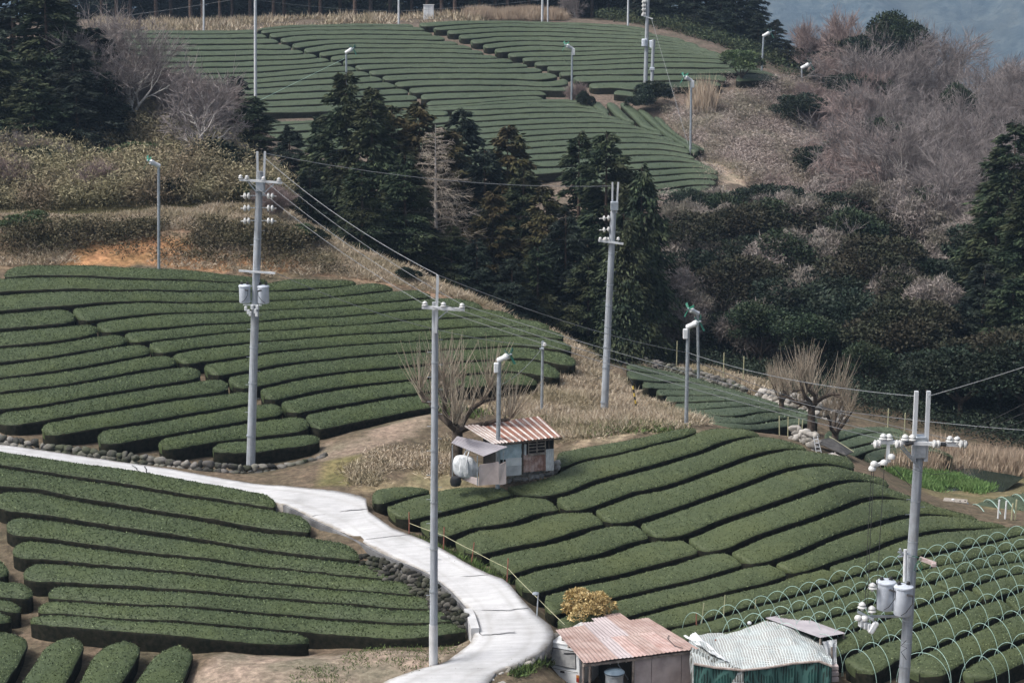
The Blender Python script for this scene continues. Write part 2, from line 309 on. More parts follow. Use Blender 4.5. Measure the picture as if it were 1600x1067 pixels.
LL = [[(0,705),(75,715.6),(187,730.6),(300,750),(400,769.6),(419,773),(432,779)],
 [(0,730.6),(94,744),(187,757),(300,776.6),(400,793),(434,798.5),(471,805),(486,812)],
 [(0,766),(56,768),(112,779.4),(199,794.4),(300,811),(400,829),(494,840),(541,849),(565,860)],
 [(9,803),(24,805),(94,813),(187,829),(300,845),(400,861),(494,873),(587,884),(623,893)],
 [(20,843),(40,843),(131,853.4),(300,874),(400,886),(531,899.5),(600,906.5),(644,912.5),(657,918)],
 [(37,879),(60,878.5),(131,882.5),(300,899),(400,910.6),(560,924.5),(640,930),(686,935.5),(700,941)],
 [(76,914),(100,914),(169,917),(300,926.6),(400,935),(560,947.5),(616,951),(691,955),(717,961)],
 [(59,938),(90,938),(169,943.5),(300,951),(400,960),(560,972.5),(654,975.5),(719,976.5),(731,980)],
 [(46,961),(80,959.5),(169,967),(300,975.5),(400,984),(486,992.5),(560,997.5),(616,1000),(691,995),(731,988)],
 [(47,972),(84,978),(150,983),(262,993),(354,1002),(447,1008),(488,1006)]]
RL = [(0,-40,-40,428,434),(1,-40,-40,482,489),(2,-10,-6,556,567),(3,9,11,616,625),(4,19,22,650,658),(5,37,37,693,702),(6,76,75,709,718),(7,60,58,723,732),(8,48,47,478,488)]
LJ = [[(-40,870),(0,872),(14,878)],[(-40,903),(0,906),(30,908),(51,913)],[(-40,931),(0,935.5),(33,939),(51,940)],[(-40,953),(0,955),(18,958),(33,960)],[(-40,974),(0,973),(18,970)]]
RJ = [(0,-40,-40,12,14),(1,-40,-40,50,52),(2,-40,-40,31,33),(3,-40,-40,16,18)]
TR = [[(868,705),(930,694.7),(1005,682.5),(1070,670.5),(1090,670)],
 [(596,794),(635,779),(672,769),(700,762),(729,759.5),(765,761),(799,759),(827,752),(870,739),(896,725.6),(967,708.7),(1024,694),(1080,680.6),(1096,673),(1134,669),(1171,673),(1190,680)],
 [(646,815),(701,804),(747,792),(785,781),(806,775.5),(821,775),(849,777.5),(892,770.6),(930,756),(967,745),(1024,729.5),(1080,712.5),(1096,707.5),(1152,688),(1188,681),(1218,685),(1265,703)],
 [(702,846),(747,828),(780,824),(817,817),(855,803),(887,799),(911,800),(949,790),(986,775),(1040,764),(1115,737),(1171,717),(1209,707),(1243,701.5),(1267,705)],
 [(755,873),(804,860),(860,849),(892,840.5),(939,824.5),(965,821),(986,821),(1005,816),(1040,804),(1115,778),(1171,757.5),(1227,735.5),(1265,728),(1293,726),(1340,737)],
 [(795,907),(836,892),(892,879),(949,867.5),(986,854.5),(1024,844.5),(1045,845),(1068,842),(1124,819.5),(1190,797),(1265,772.5),(1302,758.5),(1340,751),(1375,755),(1394,764)],
 [(844,933),(892,918.5),(967,902.5),(1024,887.5),(1056,879.5),(1105,865),(1135,862.5),(1187,840.5),(1300,803),(1337,787.5),(1371,778),(1412,779.5),(1459,791),(1484,797.5)],
 [(864,970),(939,943),(1005,928),(1075,912.5),(1131,897),(1176,883),(1202,880.5),(1244,868),(1300,843.5),(1366,822),(1412,808.5),(1459,804.5),(1506,808.5),(1532,813.5)],
 [(900,990),(986,967),(1033,953),(1122,932.5),(1172,919.5),(1210,910),(1244,897),(1275,891),(1300,882.5),(1356,865.5),(1412,843),(1469,830.5),(1525,826.5),(1577,822.5)],
 [(1000,995),(1041,983.5),(1091,974.5),(1160,955),(1197,944),(1260,926),(1295,914),(1328,903.5),(1376,889.5),(1437,873),(1487,862),(1550,847.5),(1600,834),(1650,822)],
 [(1060,1008),(1150,982),(1220,960),(1251,953),(1289,942.5),(1326,929),(1354,919),(1405,901),(1431,892.5),(1462,885),(1506,876),(1556,865),(1600,855),(1650,846)],
 [(1140,1012),(1220,989),(1274,973),(1310,962),(1345,951.5),(1376,940),(1431,917.5),(1456,910),(1487,900),(1525,889),(1562,882),(1600,876),(1650,870)],
 [(1200,1030),(1260,1009),(1321,991),(1335,986),(1373,973),(1409,959),(1427,952),(1450,944),(1491,928),(1525,914.5),(1562,902.5),(1600,896),(1650,890)],
 [(1250,1055),(1313,1031),(1338,1020),(1373,1007),(1409,994.5),(1426,987),(1450,977.6),(1488,963),(1525,946.5),(1563,936),(1600,923),(1650,910)],
 [(1300,1085),(1385,1053.5),(1407,1039),(1427,1027),(1463,1013),(1500,997),(1538,979.5),(1569,966),(1600,957),(1650,943)],
 [(1440,1085),(1494,1055),(1513,1042),(1550,1023),(1600,1003),(1650,985)],
 [(1480,1110),(1550,1068),(1600,1041),(1650,1018)]]
RR = [(0,868,870,1086,1090,''),(1,788,821,1184,1189,'r'),(1,598,646,784,806,'l'),(2,648,703,853,882,'l'),(2,866,888,1255,1266,'r'),
 (3,704,756,921,953,'l'),(3,927,958,1330,1339,'r'),(4,757,797,993,1022,'l'),(4,998,1028,1385,1393,'r'),(5,797,842,1066,1101,'l'),(5,1071,1107,1474,1483,'r'),
 (6,846,864,1133,1171,'l'),(6,1138,1178,1524,1531,'r'),(7,864,900,1203,1240,'l'),(7,1208,1246,1568,1576,'r'),(8,930,1000,1287,1325,'l'),(8,1292,1330,1645,1645,'r'),
 (9,1040,1070,1341,1371,'l'),(9,1345,1376,1645,1645,'r'),(10,1090,1150,1398,1428,'l'),(10,1402,1433,1645,1645,'r'),(11,1150,1210,1454,1492,'l'),(11,1458,1496,1645,1645,'r'),
 (12,1220,1280,1512,1544,'l'),(12,1516,1548,1645,1645,'r'),(13,1312,1372,1564,1592,'l'),(13,1568,1596,1645,1645,'r'),(14,1400,1488,1645,1645,''),(15,1496,1560,1645,1645,'')]
RA = ([(575,770),(594,762),(626,759),(652,760.5),(670,764)],[(596,792),(620,784),(645,776),(660,771),(672,767)])
LV = [[(980,567),(1036,579),(1092,594),(1139,608),(1167,616)],[(975,577),(1012,583),(1050,586),(1092,596),(1139,609),(1170,617)],
 [(1000,596),(1034,598.5),(1074,597.5),(1111,600),(1139,609.5),(1172,618)],[(1020,608),(1042,609),(1092,609.5),(1139,611),(1171,618),(1197,625)],
 [(1035,619),(1064,619.5),(1130,619),(1170,621),(1197,625.4),(1220,632)],[(1050,630),(1074,629.5),(1139,628),(1186,628),(1218,634),(1245,640)],
 [(1060,643),(1077,642.5),(1111,639),(1167,635),(1214,635),(1242,640),(1262,643)],[(1070,648),(1085,645),(1139,652),(1160,652),(1186,647),(1224,643.5),(1264,643)],
 [(1082,652),(1100,658),(1145,662),(1186,663),(1230,655),(1275,650)],[(1082,656),(1120,665),(1175,672),(1240,668),(1290,660)]]
RV = [(0,980,978,1139,1166),(1,975,990,1165,1169),(2,1000,1012,1171,1172),(3,1022,1034,1194,1197),(4,1037,1048,1216,1220),(5,1050,1060,1240,1244),(6,1062,1070,1260,1263),(7,1084,1083,1262,1268),(8,1100,1120,1270,1285)]
LW = [[(1290,672),(1312,672),(1345,668),(1378,668),(1405,672),(1425,682)],[(1285,692),(1307,691),(1335,682),(1370,676),(1400,677),(1432,688)],
 [(1290,712),(1330,702),(1360,694),(1395,688),(1425,689),(1450,697)],[(1330,722),(1355,707),(1390,699),(1420,696),(1450,699),(1480,710)],[(1370,725),(1400,712),(1430,706),(1460,705),(1500,718)]]
RW = [(0,1290,1286,1425,1431),(1,1287,1291,1432,1448),(2,1300,1332,1450,1476),(3,1345,1372,1478,1498)]
LU = [[(190,48),(320,48),(395,46.5),(430,42),(500,39),(570,37.5),(640,37.5),(660,35.5),(712,33),(787,33),(900,36),(960,39),(1000,43),(1030,48),(1060,55),(1100,71),(1140,84)],
 [(395,48.6),(420,46.5),(450,44.5),(550,42),(600,41),(650,42.2),(674,43.5),(712,40.2),(787,37),(900,40),(940,41.5),(980,45),(1010,49)],
 [(190,53.8),(320,54.3),(395,53),(416,52.8),(450,50),(550,48),(600,48.2),(665,48.8),(695,48),(740,45),(800,43),(900,46),(960,49.5),(1010,53),(1060,60)],
 [(190,61.5),(320,61.5),(395,60.6),(432,60),(460,57.5),(550,55),(600,55),(690,55.6),(720,54.5),(800,50.5),(900,52),(1000,57),(1050,62),(1085,68)],
 [(195,70),(320,71),(395,70),(448,69),(480,65),(550,62),(600,62.4),(710,64),(735,62),(800,57.5),(900,59),(1000,62.5),(1060,68),(1100,76)],
 [(200,79.5),(320,80),(400,78.5),(465,77.5),(500,72),(550,69),(600,69.5),(700,70),(735,71),(760,69),(800,65),(900,66.5),(1000,68),(1080,75),(1120,82)],
 [(230,88.5),(320,89),(400,87.5),(480,85),(511,81),(550,76.5),(600,76.2),(700,76.5),(755,78),(780,76),(830,72),(900,74),(1000,73.5),(1080,78),(1140,88)],
 [(240,99.5),(320,98.5),(400,96),(500,91),(540,86),(575,84),(640,83.5),(700,84),(770,85.5),(800,83),(850,80.5),(900,81.5),(1000,78.3),(1080,82),(1150,93)],
 [(260,109),(320,107),(400,105),(500,99),(545,94),(600,92),(700,92),(800,91.5),(830,90),(900,88.4),(1000,84.7),(1100,86.5),(1160,97)],
 [(270,118),(320,117),(400,114.7),(500,106),(555,102.3),(600,100.6),(700,99.7),(780,100),(815,98),(860,96),(900,96),(1000,91.7),(1100,92),(1140,95),(1175,103)],
 [(280,128),(320,126),(400,123),(500,114.7),(575,111),(620,108),(700,107),(800,107.5),(845,104.5),(900,103),(1000,99.5),(1100,98.8),(1140,102),(1185,106)],
 [(290,137),(400,131),(500,124),(590,119.5),(650,116),(700,115),(800,115.5),(868,113),(900,112),(1000,108),(1100,108),(1160,108.5),(1195,111)],
 [(300,146),(400,139),(500,134),(608,128.5),(650,126),(700,125),(800,125.5),(870,125.5),(889,120.5),(920,119),(1000,118.4),(1100,117),(1150,116.6),(1200,117.5),(1232,126)],
 [(320,155),(400,149),(500,144.7),(630,138),(660,136),(700,135),(800,134.8),(890,135.5),(912,131),(950,129),(1000,128),(1051,128.5),(1100,126),(1122,127.5),(1136,131),(1180,129.5),(1212,130)],
 [(340,167),(400,160),(500,155),(650,148),(700,145.6),(750,144),(800,142.8),(860,142.5),(885,144),(935,140.5),(969,141),(1000,145),(1060,140),(1100,138),(1136,136),(1180,136),(1215,134)],
 [(400,169),(500,165),(655,158.5),(700,157),(750,155),(800,152),(835,150.3),(858,151),(959,150),(978,151),(1003,156)],
 [(400,179),(500,177.5),(600,172.5),(664,167.5),(731,163),(800,157.8),(856,156),(905,157.8),(912,160)],
 [(400,190),(500,188.5),(580,180),(664,170.5),(731,166),(800,162),(856,160.2),(900,161.5),(925,166.5)],
 [(400,200),(454,195),(560,186),(662,174),(700,173),(750,173),(800,171),(875,169),(931,172),(943,175)],
 [(400,210),(500,206),(600,191),(664,183),(750,182),(800,178.4),(875,176.6),(940,179),(962,183.5)],
 [(400,221),(500,217),(620,201),(740,192),(800,188),(875,185),(959,187),(982,190.5)],
 [(400,232),(500,228),(640,210),(755,200),(800,197),(894,193.4),(969,194.5),(997,199)],
 [(400,243),(500,239),(640,220),(760,209),(806,206),(875,202),(969,201.5),(1000,203),(1029,207.5)],
 [(640,230),(740,220),(813,215),(894,209.5),(969,208.3),(1010,210),(1044,214)],
 [(650,240),(740,230),(817,223.4),(894,218.7),(969,216),(1034,218.5),(1065,225)],
 [(660,250),(740,240),(822,233),(890,229),(969,224.6),(1044,227),(1077,233)],
 [(680,262),(740,252),(826,243),(882,239),(969,234.7),(1044,235.8),(1078,241.5)],
 [(700,272),(760,262),(830,253),(879,249.5),(972,245),(1006,243.3),(1062,246),(1092,252)],
 [(760,276),(830,265),(900,261),(978,257),(1025,254),(1060,254),(1091,256.2),(1110,261.5)],
 [(830,276),(900,271),(970,267),(1022,266),(1072,263.3),(1100,263.5),(1121,266)],
 [(900,282),(970,277),(1029,275.5),(1072,272.2),(1100,272),(1122,273.5)],
 [(930,292),(980,288),(1026,286.5),(1072,281.8),(1100,281),(1121,282)],
 [(960,303),(1000,300),(1037,298),(1072,292),(1095,290),(1114,290.5)],
 [(980,310),(1030,308),(1074,305),(1095,302.5),(1114,298)]]
# rows of the upper field: (line, bottom line, x0 top, x0 bottom, x1 top, x1 bottom, block)
RU = [(0,1,404,400,640,652,'m'),(0,1,650,668,1008,1010,'r'),(0,2,190,190,396,410,'l'),(1,2,404,416,655,672,'m'),(1,2,672,692,1010,1030,'r'),
 (2,3,190,190,410,424,'l'),(2,3,416,432,664,686,'m'),(2,3,694,710,1060,1080,'r'),(3,4,193,196,424,446,'l'),(3,4,434,449,686,704,'m'),(3,4,712,730,1085,1100,'r'),
 (4,5,197,202,446,464,'l'),(4,5,452,468,704,726,'m'),(4,5,730,750,1100,1118,'r'),(5,6,205,230,464,484,'l'),(5,6,470,490,727,747,'m'),(5,6,750,768,1118,1136,'r'),
 (6,7,230,240,485,505,'l'),(6,7,494,512,747,764,'m'),(6,7,768,786,1138,1150,'r'),(7,8,242,262,505,524,'l'),(7,8,512,530,765,788,'m'),(7,8,788,810,1150,1160,'r'),
 (8,9,262,270,524,545,'l'),(8,9,531,548,790,812,'m'),(8,9,812,828,1160,1172,'r'),(9,10,272,282,546,566,'l'),(9,10,550,570,814,834,'m'),(9,10,830,848,1127,1135,'r'),(9,10,1133,1142,1174,1184,'q'),
 (10,11,282,292,567,588,'l'),(10,11,571,592,836,858,'m'),(10,11,850,868,1184,1194,'r'),(11,12,292,302,588,607,'l'),(11,12,593,610,858,882,'m'),(11,12,869,886,1196,1232,'r'),
 (12,13,302,322,608,628,'l'),(12,13,612,630,884,892,'m'),(12,13,890,912,1134,1137,'r'),(12,13,1150,1150,1205,1211,'q'),(13,14,322,342,630,646,'l'),(13,14,634,652,905,912,'m'),(13,14,915,934,1120,1134,'r'),
 (14,15,342,400,648,656,'l'),(14,15,654,664,845,862,'m'),(14,15,960,958,998,1003,'r'),(15,16,400,400,652,658,'l'),(15,16,668,664,838,858,'m'),(16,17,664,664,912,924,''),(17,18,400,400,640,652,'l'),(17,18,664,662,925,938,''),
 (18,19,400,400,700,700,'l'),(18,19,706,706,943,960,''),(19,20,400,400,962,980,''),(20,21,400,400,982,996,''),(21,22,400,400,997,1028,''),(22,23,640,640,1029,1042,''),(23,24,650,650,1044,1063,''),(24,25,660,660,1065,1077,''),
 (25,26,670,670,1077,1079,''),(26,27,700,700,1079,1092,''),(27,28,760,760,1093,1109,''),(28,29,820,830,1112,1121,''),(29,30,900,900,1121,1123,''),(30,31,900,930,1122,1122,''),(31,32,930,950,1121,1115,''),(32,33,962,980,1114,1113,'')]
SU = [([(919,159),(931,170),(944,176)],[(943,158.5),(950,166),(956,176)]),([(946,160),(957,174),(976,188),(988,191.5)],[(964,160.5),(978,174),(995,192)]),
 ([(967,160),(985,178),(1002,196),(1031,207.5)],[(985,162),(1002,173),(1016,190),(1034,207)]),([(995,170),(1012,186),(1035,207),(1060,221),(1085,238)],[(1011,173),(1023,181),(1036,197),(1062,217),(1098,232)]),
 ([(1020,182),(1034,196),(1052,210),(1080,226)],[(1038,186),(1054,203),(1075,219),(1112,238)])]
SL = [([(-45,985),(-60,1030),(-75,1085)],[(72,984),(50,1030),(12,1085)],[(0,985),(20,977),(45,975),(72,984)]),
 ([(78,996),(55,1030),(18,1085)],[(153,992),(135,1030),(108,1085)],0),([(162,1000),(140,1030),(112,1085)],[(243,998),(226,1032),(190,1085)],0),([(250,1008),(230,1035),(196,1085)],[(321,1005),(310,1040),(292,1085)],0)]
SL = [(a, b) for a, b, _ in SL]

GP = []          # ground control points (world), gathered from the rows
HEDGES = []      # (world A, world B, kind, field, label pieces)
CAN = 0.74       # height of a clipped hedge above the soil
def rows_of(lines, rows, dep, step):
    fn = [linefn(l) for l in lines]; out = []
    for r in rows:
        if len(r) == 6 and isinstance(r[1], int) and isinstance(r[5], str): i, j, blk = r[0], r[0] + 1, r[5]; x = r[1:5]
        elif len(r) == 7: i, j, blk = r[0], r[1], r[6]; x = r[2:6]
        else: i, j, blk = r[0], r[0] + 1, ''; x = r[1:5]
        n = max(6, int(abs((x[2] + x[3]) / 2 - (x[0] + x[1]) / 2) / step))
        t = np.linspace(0, 1, n); ua = x[0] + (x[2] - x[0]) * t; ub = x[1] + (x[3] - x[1]) * t
        va, vb = fn[i](ua), fn[j](ub); vb = np.maximum(vb, va + 1.2)
        A = P(ua, va, dep(ua, va)); B = P(ub, vb, dep(ub, vb)); out.append((A, B, i, blk))
    return out
def strips_of(st, dep, n):
    out = []
    for a, b in st:
        a, b = resample(a, n), resample(b, n)
        out.append((P(a[:, 0], a[:, 1], dep(a[:, 0], a[:, 1])), P(b[:, 0], b[:, 1], dep(b[:, 0], b[:, 1]))))
    return out
def gpts(A, B, k=4, h=CAN):
    for i in np.unique(np.linspace(1, len(A) - 2, k).astype(int)):
        q = (A[i] + B[i]) / 2; GP.append((q[0], q[1], q[2] - h))
fM = rows_of(LM, RM, dM, 10); fL = rows_of(LL, RL, dL, 7); fJ = rows_of(LJ, RJ, dL, 7)
fR = rows_of(TR, RR, dR, 8); fV = rows_of(LV, RV, dV, 9); fW = rows_of(LW, RW, dV, 9); fU = rows_of(LU, RU, dU, 12)
a_, b_ = resample(RA[0], 14), resample(RA[1], 14)
fA = (P(a_[:, 0], a_[:, 1], dR(a_[:, 0], a_[:, 1])), P(b_[:, 0], b_[:, 1], dR(b_[:, 0], b_[:, 1])))
sU = strips_of(SU, dU, 14); sL = strips_of(SL, dL, 30)
for f, k in ((fM, 7), (fL, 6), (fJ, 2), (fR, 6), (fV, 4), (fW, 3), (fU, 6)):
    for A, B, i, blk in f: gpts(A, B, k)
for A, B in sU + sL + [fA]: gpts(A, B, 3)
# road: pairs of points across it (far side, near side), on the ground
dRoad = depthf([(-40,692,85.3),(0,694,85),(200,725,84),(330,746,83),(430,760,81.6),(433,778,80.2),(573,776,79.8),(487,806,78.2),(575,798,78.4),(530,830,77),(650,838,75.8),(620,875,74),(730,880,73.4),(670,900,72.8),(800,914,71.6),(740,960,70),(862,978,68.9),(735,1005,68),(855,1012,67.4),(690,1038,66.4),(800,1040,66.2),(600,1070,65),(760,1085,64.4),(560,1095,64)])
ROAD = [((-60,688),(-60,706)),((0,694),(-2,714)),((45,700),(40,722)),((120,711),(112,735)),((200,723),(188,749)),((260,731),(248,760)),((330,744),(318,772)),((400,756),(390,780)),((440,758),(425,785)),((480,762),(449,789)),((530,767),(487,808)),((572,776),(530,829)),((574,797),(560,843)),((612,824),(590,857)),((650,838),(620,872)),((690,856),(650,886)),((730,880),(680,903)),((768,898),(705,925)),((790,905),(725,945)),((815,935),(742,962)),((835,957),(743,985)),((860,976),(735,1005)),((867,992),(715,1020)),((852,1014),(693,1036)),((815,1035),(655,1044)),((775,1050),(610,1060)),((762,1068),(570,1080)),((755,1100),(500,1110))]
ra = resample([(*a, *b) for a, b in ROAD], 90)
RA_ = P(ra[:, 0], ra[:, 1], dRoad(ra[:, 0], ra[:, 1])); RB_ = P(ra[:, 2], ra[:, 3], dRoad(ra[:, 2], ra[:, 3]))
for i in range(0, 90, 4):
    for q in (RA_[i], (RA_[i] + RB_[i]) / 2, RB_[i]): GP.append((q[0], q[1], q[2] - .12))
# other ground, read off the picture: (u, v, depth)
G = [(0,412,110.5),(200,410,111.5),(300,418,112),(420,436,112),(500,434,112.5),(600,440,112.5),(700,462,111.5),(760,480,110.5),
 (0,372,113),(120,372,113.5),(220,362,114),(300,366,114.5),(400,372,115.5),(480,400,115),(0,340,117),(150,340,118),(300,335,119),(400,330,121),(430,345,119),
 (470,350,121),(520,385,118.5),(600,412,117),(650,425,116.5),(700,452,115),(760,478,113),(810,505,110.5),(860,518,108),(900,545,104.5),(940,585,101.5),(920,600,99.5),(870,620,97),(800,625,95.5),
 (980,612,99.5),(1020,632,97),(1050,648,95),(1085,662,93),(1110,664,97),(1130,662,100),(1060,668,90),(1000,672,88.5),(950,670,89.5),(900,680,87.5),(880,660,91.5),(800,640,93),(760,650,90),(700,640,91.5),(650,650,90),(560,675,88),
 (560,720,84.5),(650,700,86.5),(700,690,87.5),(520,745,83),(600,755,81.5),(650,755,81.5),(700,752,82),(600,720,84),(510,722,84.6),(480,735,83.6),(440,748,83.4),
 (740,752,82),(800,745,82.8),(868,735,84.6),(740,700,87),(820,680,89.6),(880,690,88),
 (0,300,124),(200,300,124),(350,300,126),(0,240,138),(150,220,142),(300,200,147),(400,240,148),(430,300,132),(0,120,168),(200,130,170),(330,150,172),(180,60,205),(0,50,215),
 (480,1030,67),(330,1020,67.5),(330,1060,65.8),(600,1010,67.8),(640,1030,66.6),(720,1000,68.6),(50,880,73.5),(10,830,76.2),(55,950,70.2),(450,1060,65.5),
 (520,838,75.2),(600,880,72.8),(660,915,71.2),(700,940,70),(725,965,69.2),(480,800,77.6),
 (876,1084,68.4),(820,1075,65.2),(930,1083,68.6),(1000,1080,68.6),(960,1062,70),(866,1078,67.2),(1100,1060,67),(1200,1060,66.8),(1300,1060,66.4),(1400,1085,65.2),(1000,1100,65),(1300,1120,63),(1550,1110,63.5),(1100,1010,69.6),(870,990,69.6),
 (970,575,124),(1000,555,131),(1100,585,125),(1180,600,122),(1250,630,117),(1150,575,132),(1230,640,112.5),(1280,640,115),(1200,665,103.5),(1240,680,98),(1280,690,96),
 (1100,560,138),(1200,580,132),(1300,620,122),(1400,650,116),(1500,690,110),(1600,705,110),(1000,540,136),(1350,690,104),(1330,712,98),(1400,735,99),(1450,745,101),(1550,740,104),(1650,745,104),(1450,770,96),(1530,780,94),(1400,750,94),(1480,785,90),(1600,800,87),(1560,812,84),(1520,800,86),(1650,780,90),(1600,770,91),
 (1000,320,166),(950,340,160),(1130,300,166),(1100,240,180),(1150,270,176),(1200,300,172),(1060,180,192),(1100,150,198),(1180,140,199),(1240,130,202),(1150,200,188),(1230,180,195),(1200,240,182),
 (1050,380,158),(1150,380,160),(1250,380,162),(1100,470,148),(1050,430,150),(1200,470,147),(1300,520,138),(1400,560,132),(1500,600,126),(1600,620,122),(1300,420,155),(1400,440,150),(1500,470,144),(1600,480,140),
 (1300,300,178),(1400,320,174),(1500,330,168),(1600,330,164),(1300,200,200),(1400,210,202),(1500,220,198),(1600,230,190),(1280,150,212),(1400,160,222),(1500,180,216),(1600,190,210),
 (600,430,133),(700,470,130),(800,520,128),(900,555,124),(850,560,130),(500,390,135),(700,440,142),(800,470,145),(900,500,140),(500,340,150),(600,370,150),(900,420,152),(750,400,155),(650,330,165),(850,330,168),
 (100,30,235),(300,38,228),(500,30,232),(700,24,234),(850,25,232),(1000,32,230),(1120,60,226),(1200,95,218),(1250,110,214),(1300,130,222)]
for u, v, D in G:
    q = P(u, v, D); GP.append(tuple(q))
g = np.array(GP)
# thin out near-duplicates
keep = []
for i in range(len(g)):
    if all((g[i, 0] - g[j, 0]) ** 2 + (g[i, 1] - g[j, 1]) ** 2 > .5 for j in keep): keep.append(i)
g = g[keep]
# distant ring so the sheet runs out calmly to the horizon
ring = [(-150, 60, 26), (-160, 160, 34), (-150, 260, 38), (0, 290, 22), (90, 290, -4), (60, 262, 12), (160, 260, -6), (120, 240, 4), (170, 140, 22), (130, 60, 16), (-60, 20, 14), (0, 10, 12), (70, 20, 12), (-70, 50, 16), (60, 50, 14)]
g = np.vstack([g, np.array(ring, float)])
dd = np.linalg.norm(g[:, None, :2] - g[None, :, :2], axis=2)
gA = np.block([[dd - 0.35 * np.eye(len(g)), np.ones((len(g), 1))], [np.ones((1, len(g))), np.zeros((1, 1))]])
gc = np.linalg.solve(gA, np.concatenate([g[:, 2], [0]]))
def gz_raw(x, y):
    q = np.stack([np.ravel(x), np.ravel(y)], 1); o = np.empty(len(q))
    for i in range(0, len(q), 8000):
        s_ = q[i:i + 8000]; d = np.sqrt((s_[:, None, 0] - g[None, :, 0]) ** 2 + (s_[:, None, 1] - g[None, :, 1]) ** 2)
        o[i:i + 8000] = d @ gc[:-1] + gc[-1]
    return o.reshape(np.shape(x))
def spaced(lo, hi, st, far, n):
    t = np.linspace(0, 1, n + 1)[1:] ** 2.6
    return np.concatenate([lo - (far * t)[::-1], np.arange(lo, hi, st), hi + far * t])
GX = spaced(-74, 74, .55, 2600, 16); GY = spaced(44, 262, .55, 2600, 16)
gx, gy = np.meshgrid(GX, GY)
inx = np.clip(gx, -130, 130); iny = np.clip(gy, 20, 285)
GZ = gz_raw(inx, iny)
far = np.hypot(gx - inx, gy - iny)
GZ = GZ * np.exp(-far / 260) + (-175) * (1 - np.exp(-far / 420))
GZ = GZ + vnoise(gx * .35, gy * .35) * .07 + vnoise(gx * 1.1, gy * 1.1) * .035
def gz(x, y):
    x = np.asarray(x, float); y = np.asarray(y, float)
    i = np.clip(np.searchsorted(GX, x) - 1, 0, len(GX) - 2); j = np.clip(np.searchsorted(GY, y) - 1, 0, len(GY) - 2)
    a = np.clip((x - GX[i]) / (GX[i + 1] - GX[i]), 0, 1); b = np.clip((y - GY[j]) / (GY[j + 1] - GY[j]), 0, 1)
    return (GZ[j, i] * (1-a) + GZ[j, i+1] * a) * (1-b) + (GZ[j+1, i] * (1-a) + GZ[j+1, i+1] * a) * b
def at(u, v, d0=55, d1=300):
    """first ground point on the ray through (u, v)"""
    D = np.arange(d0, d1, .25); p = P(np.full(len(D), u), np.full(len(D), v), D)
    h = p[:, 2] - gz(p[:, 0], p[:, 1]); k = np.nonzero(h <= 0)[0]
    if len(k) == 0: q = p[np.argmin(h[:-1])] if len(h) else p[0]; return Vector((q[0], q[1], float(gz(q[0], q[1]))))
    i = k[0]; j = max(0, i - 1); t = h[j] / (h[j] - h[i]) if h[j] > h[i] else 0
    q = p[j] + (p[i] - p[j]) * t; return Vector((q[0], q[1], float(gz(q[0], q[1]))))
def gpt(x, y): return Vector((x, y, float(gz(x, y))))
def onray(u, D):
    """ground point in picture column u at depth D (v solved)"""
    v = np.linspace(-600, 1600, 2201); p = P(np.full(len(v), u), v, np.full(len(v), D)); h = p[:, 2] - gz(p[:, 0], p[:, 1])
    k = np.nonzero(h <= 0)[0]; q = p[k[0]] if len(k) else p[-1]; return Vector((q[0], q[1], float(gz(q[0], q[1]))))
def to_uv(p):
    r = np.asarray(p, float) - CAM; D = r @ FW; return CU + (r @ RT) / D * F, CV - (r @ UP) / D * F, D
def in_poly(x, y, poly):
    poly = np.asarray(poly, float); c = np.zeros(np.shape(x), bool); n = len(poly)
    for i in range(n):
        x1, y1 = poly[i]; x2, y2 = poly[(i + 1) % n]
        cond = ((y1 > y) != (y2 > y)) & (x < (x2 - x1) * (y - y1) / (y2 - y1 + 1e-12) + x1); c ^= cond
    return c
def wpoly(pts): return [tuple(at(*p)[:2]) if len(p) == 2 else tuple(P(*p)[:2]) for p in pts]
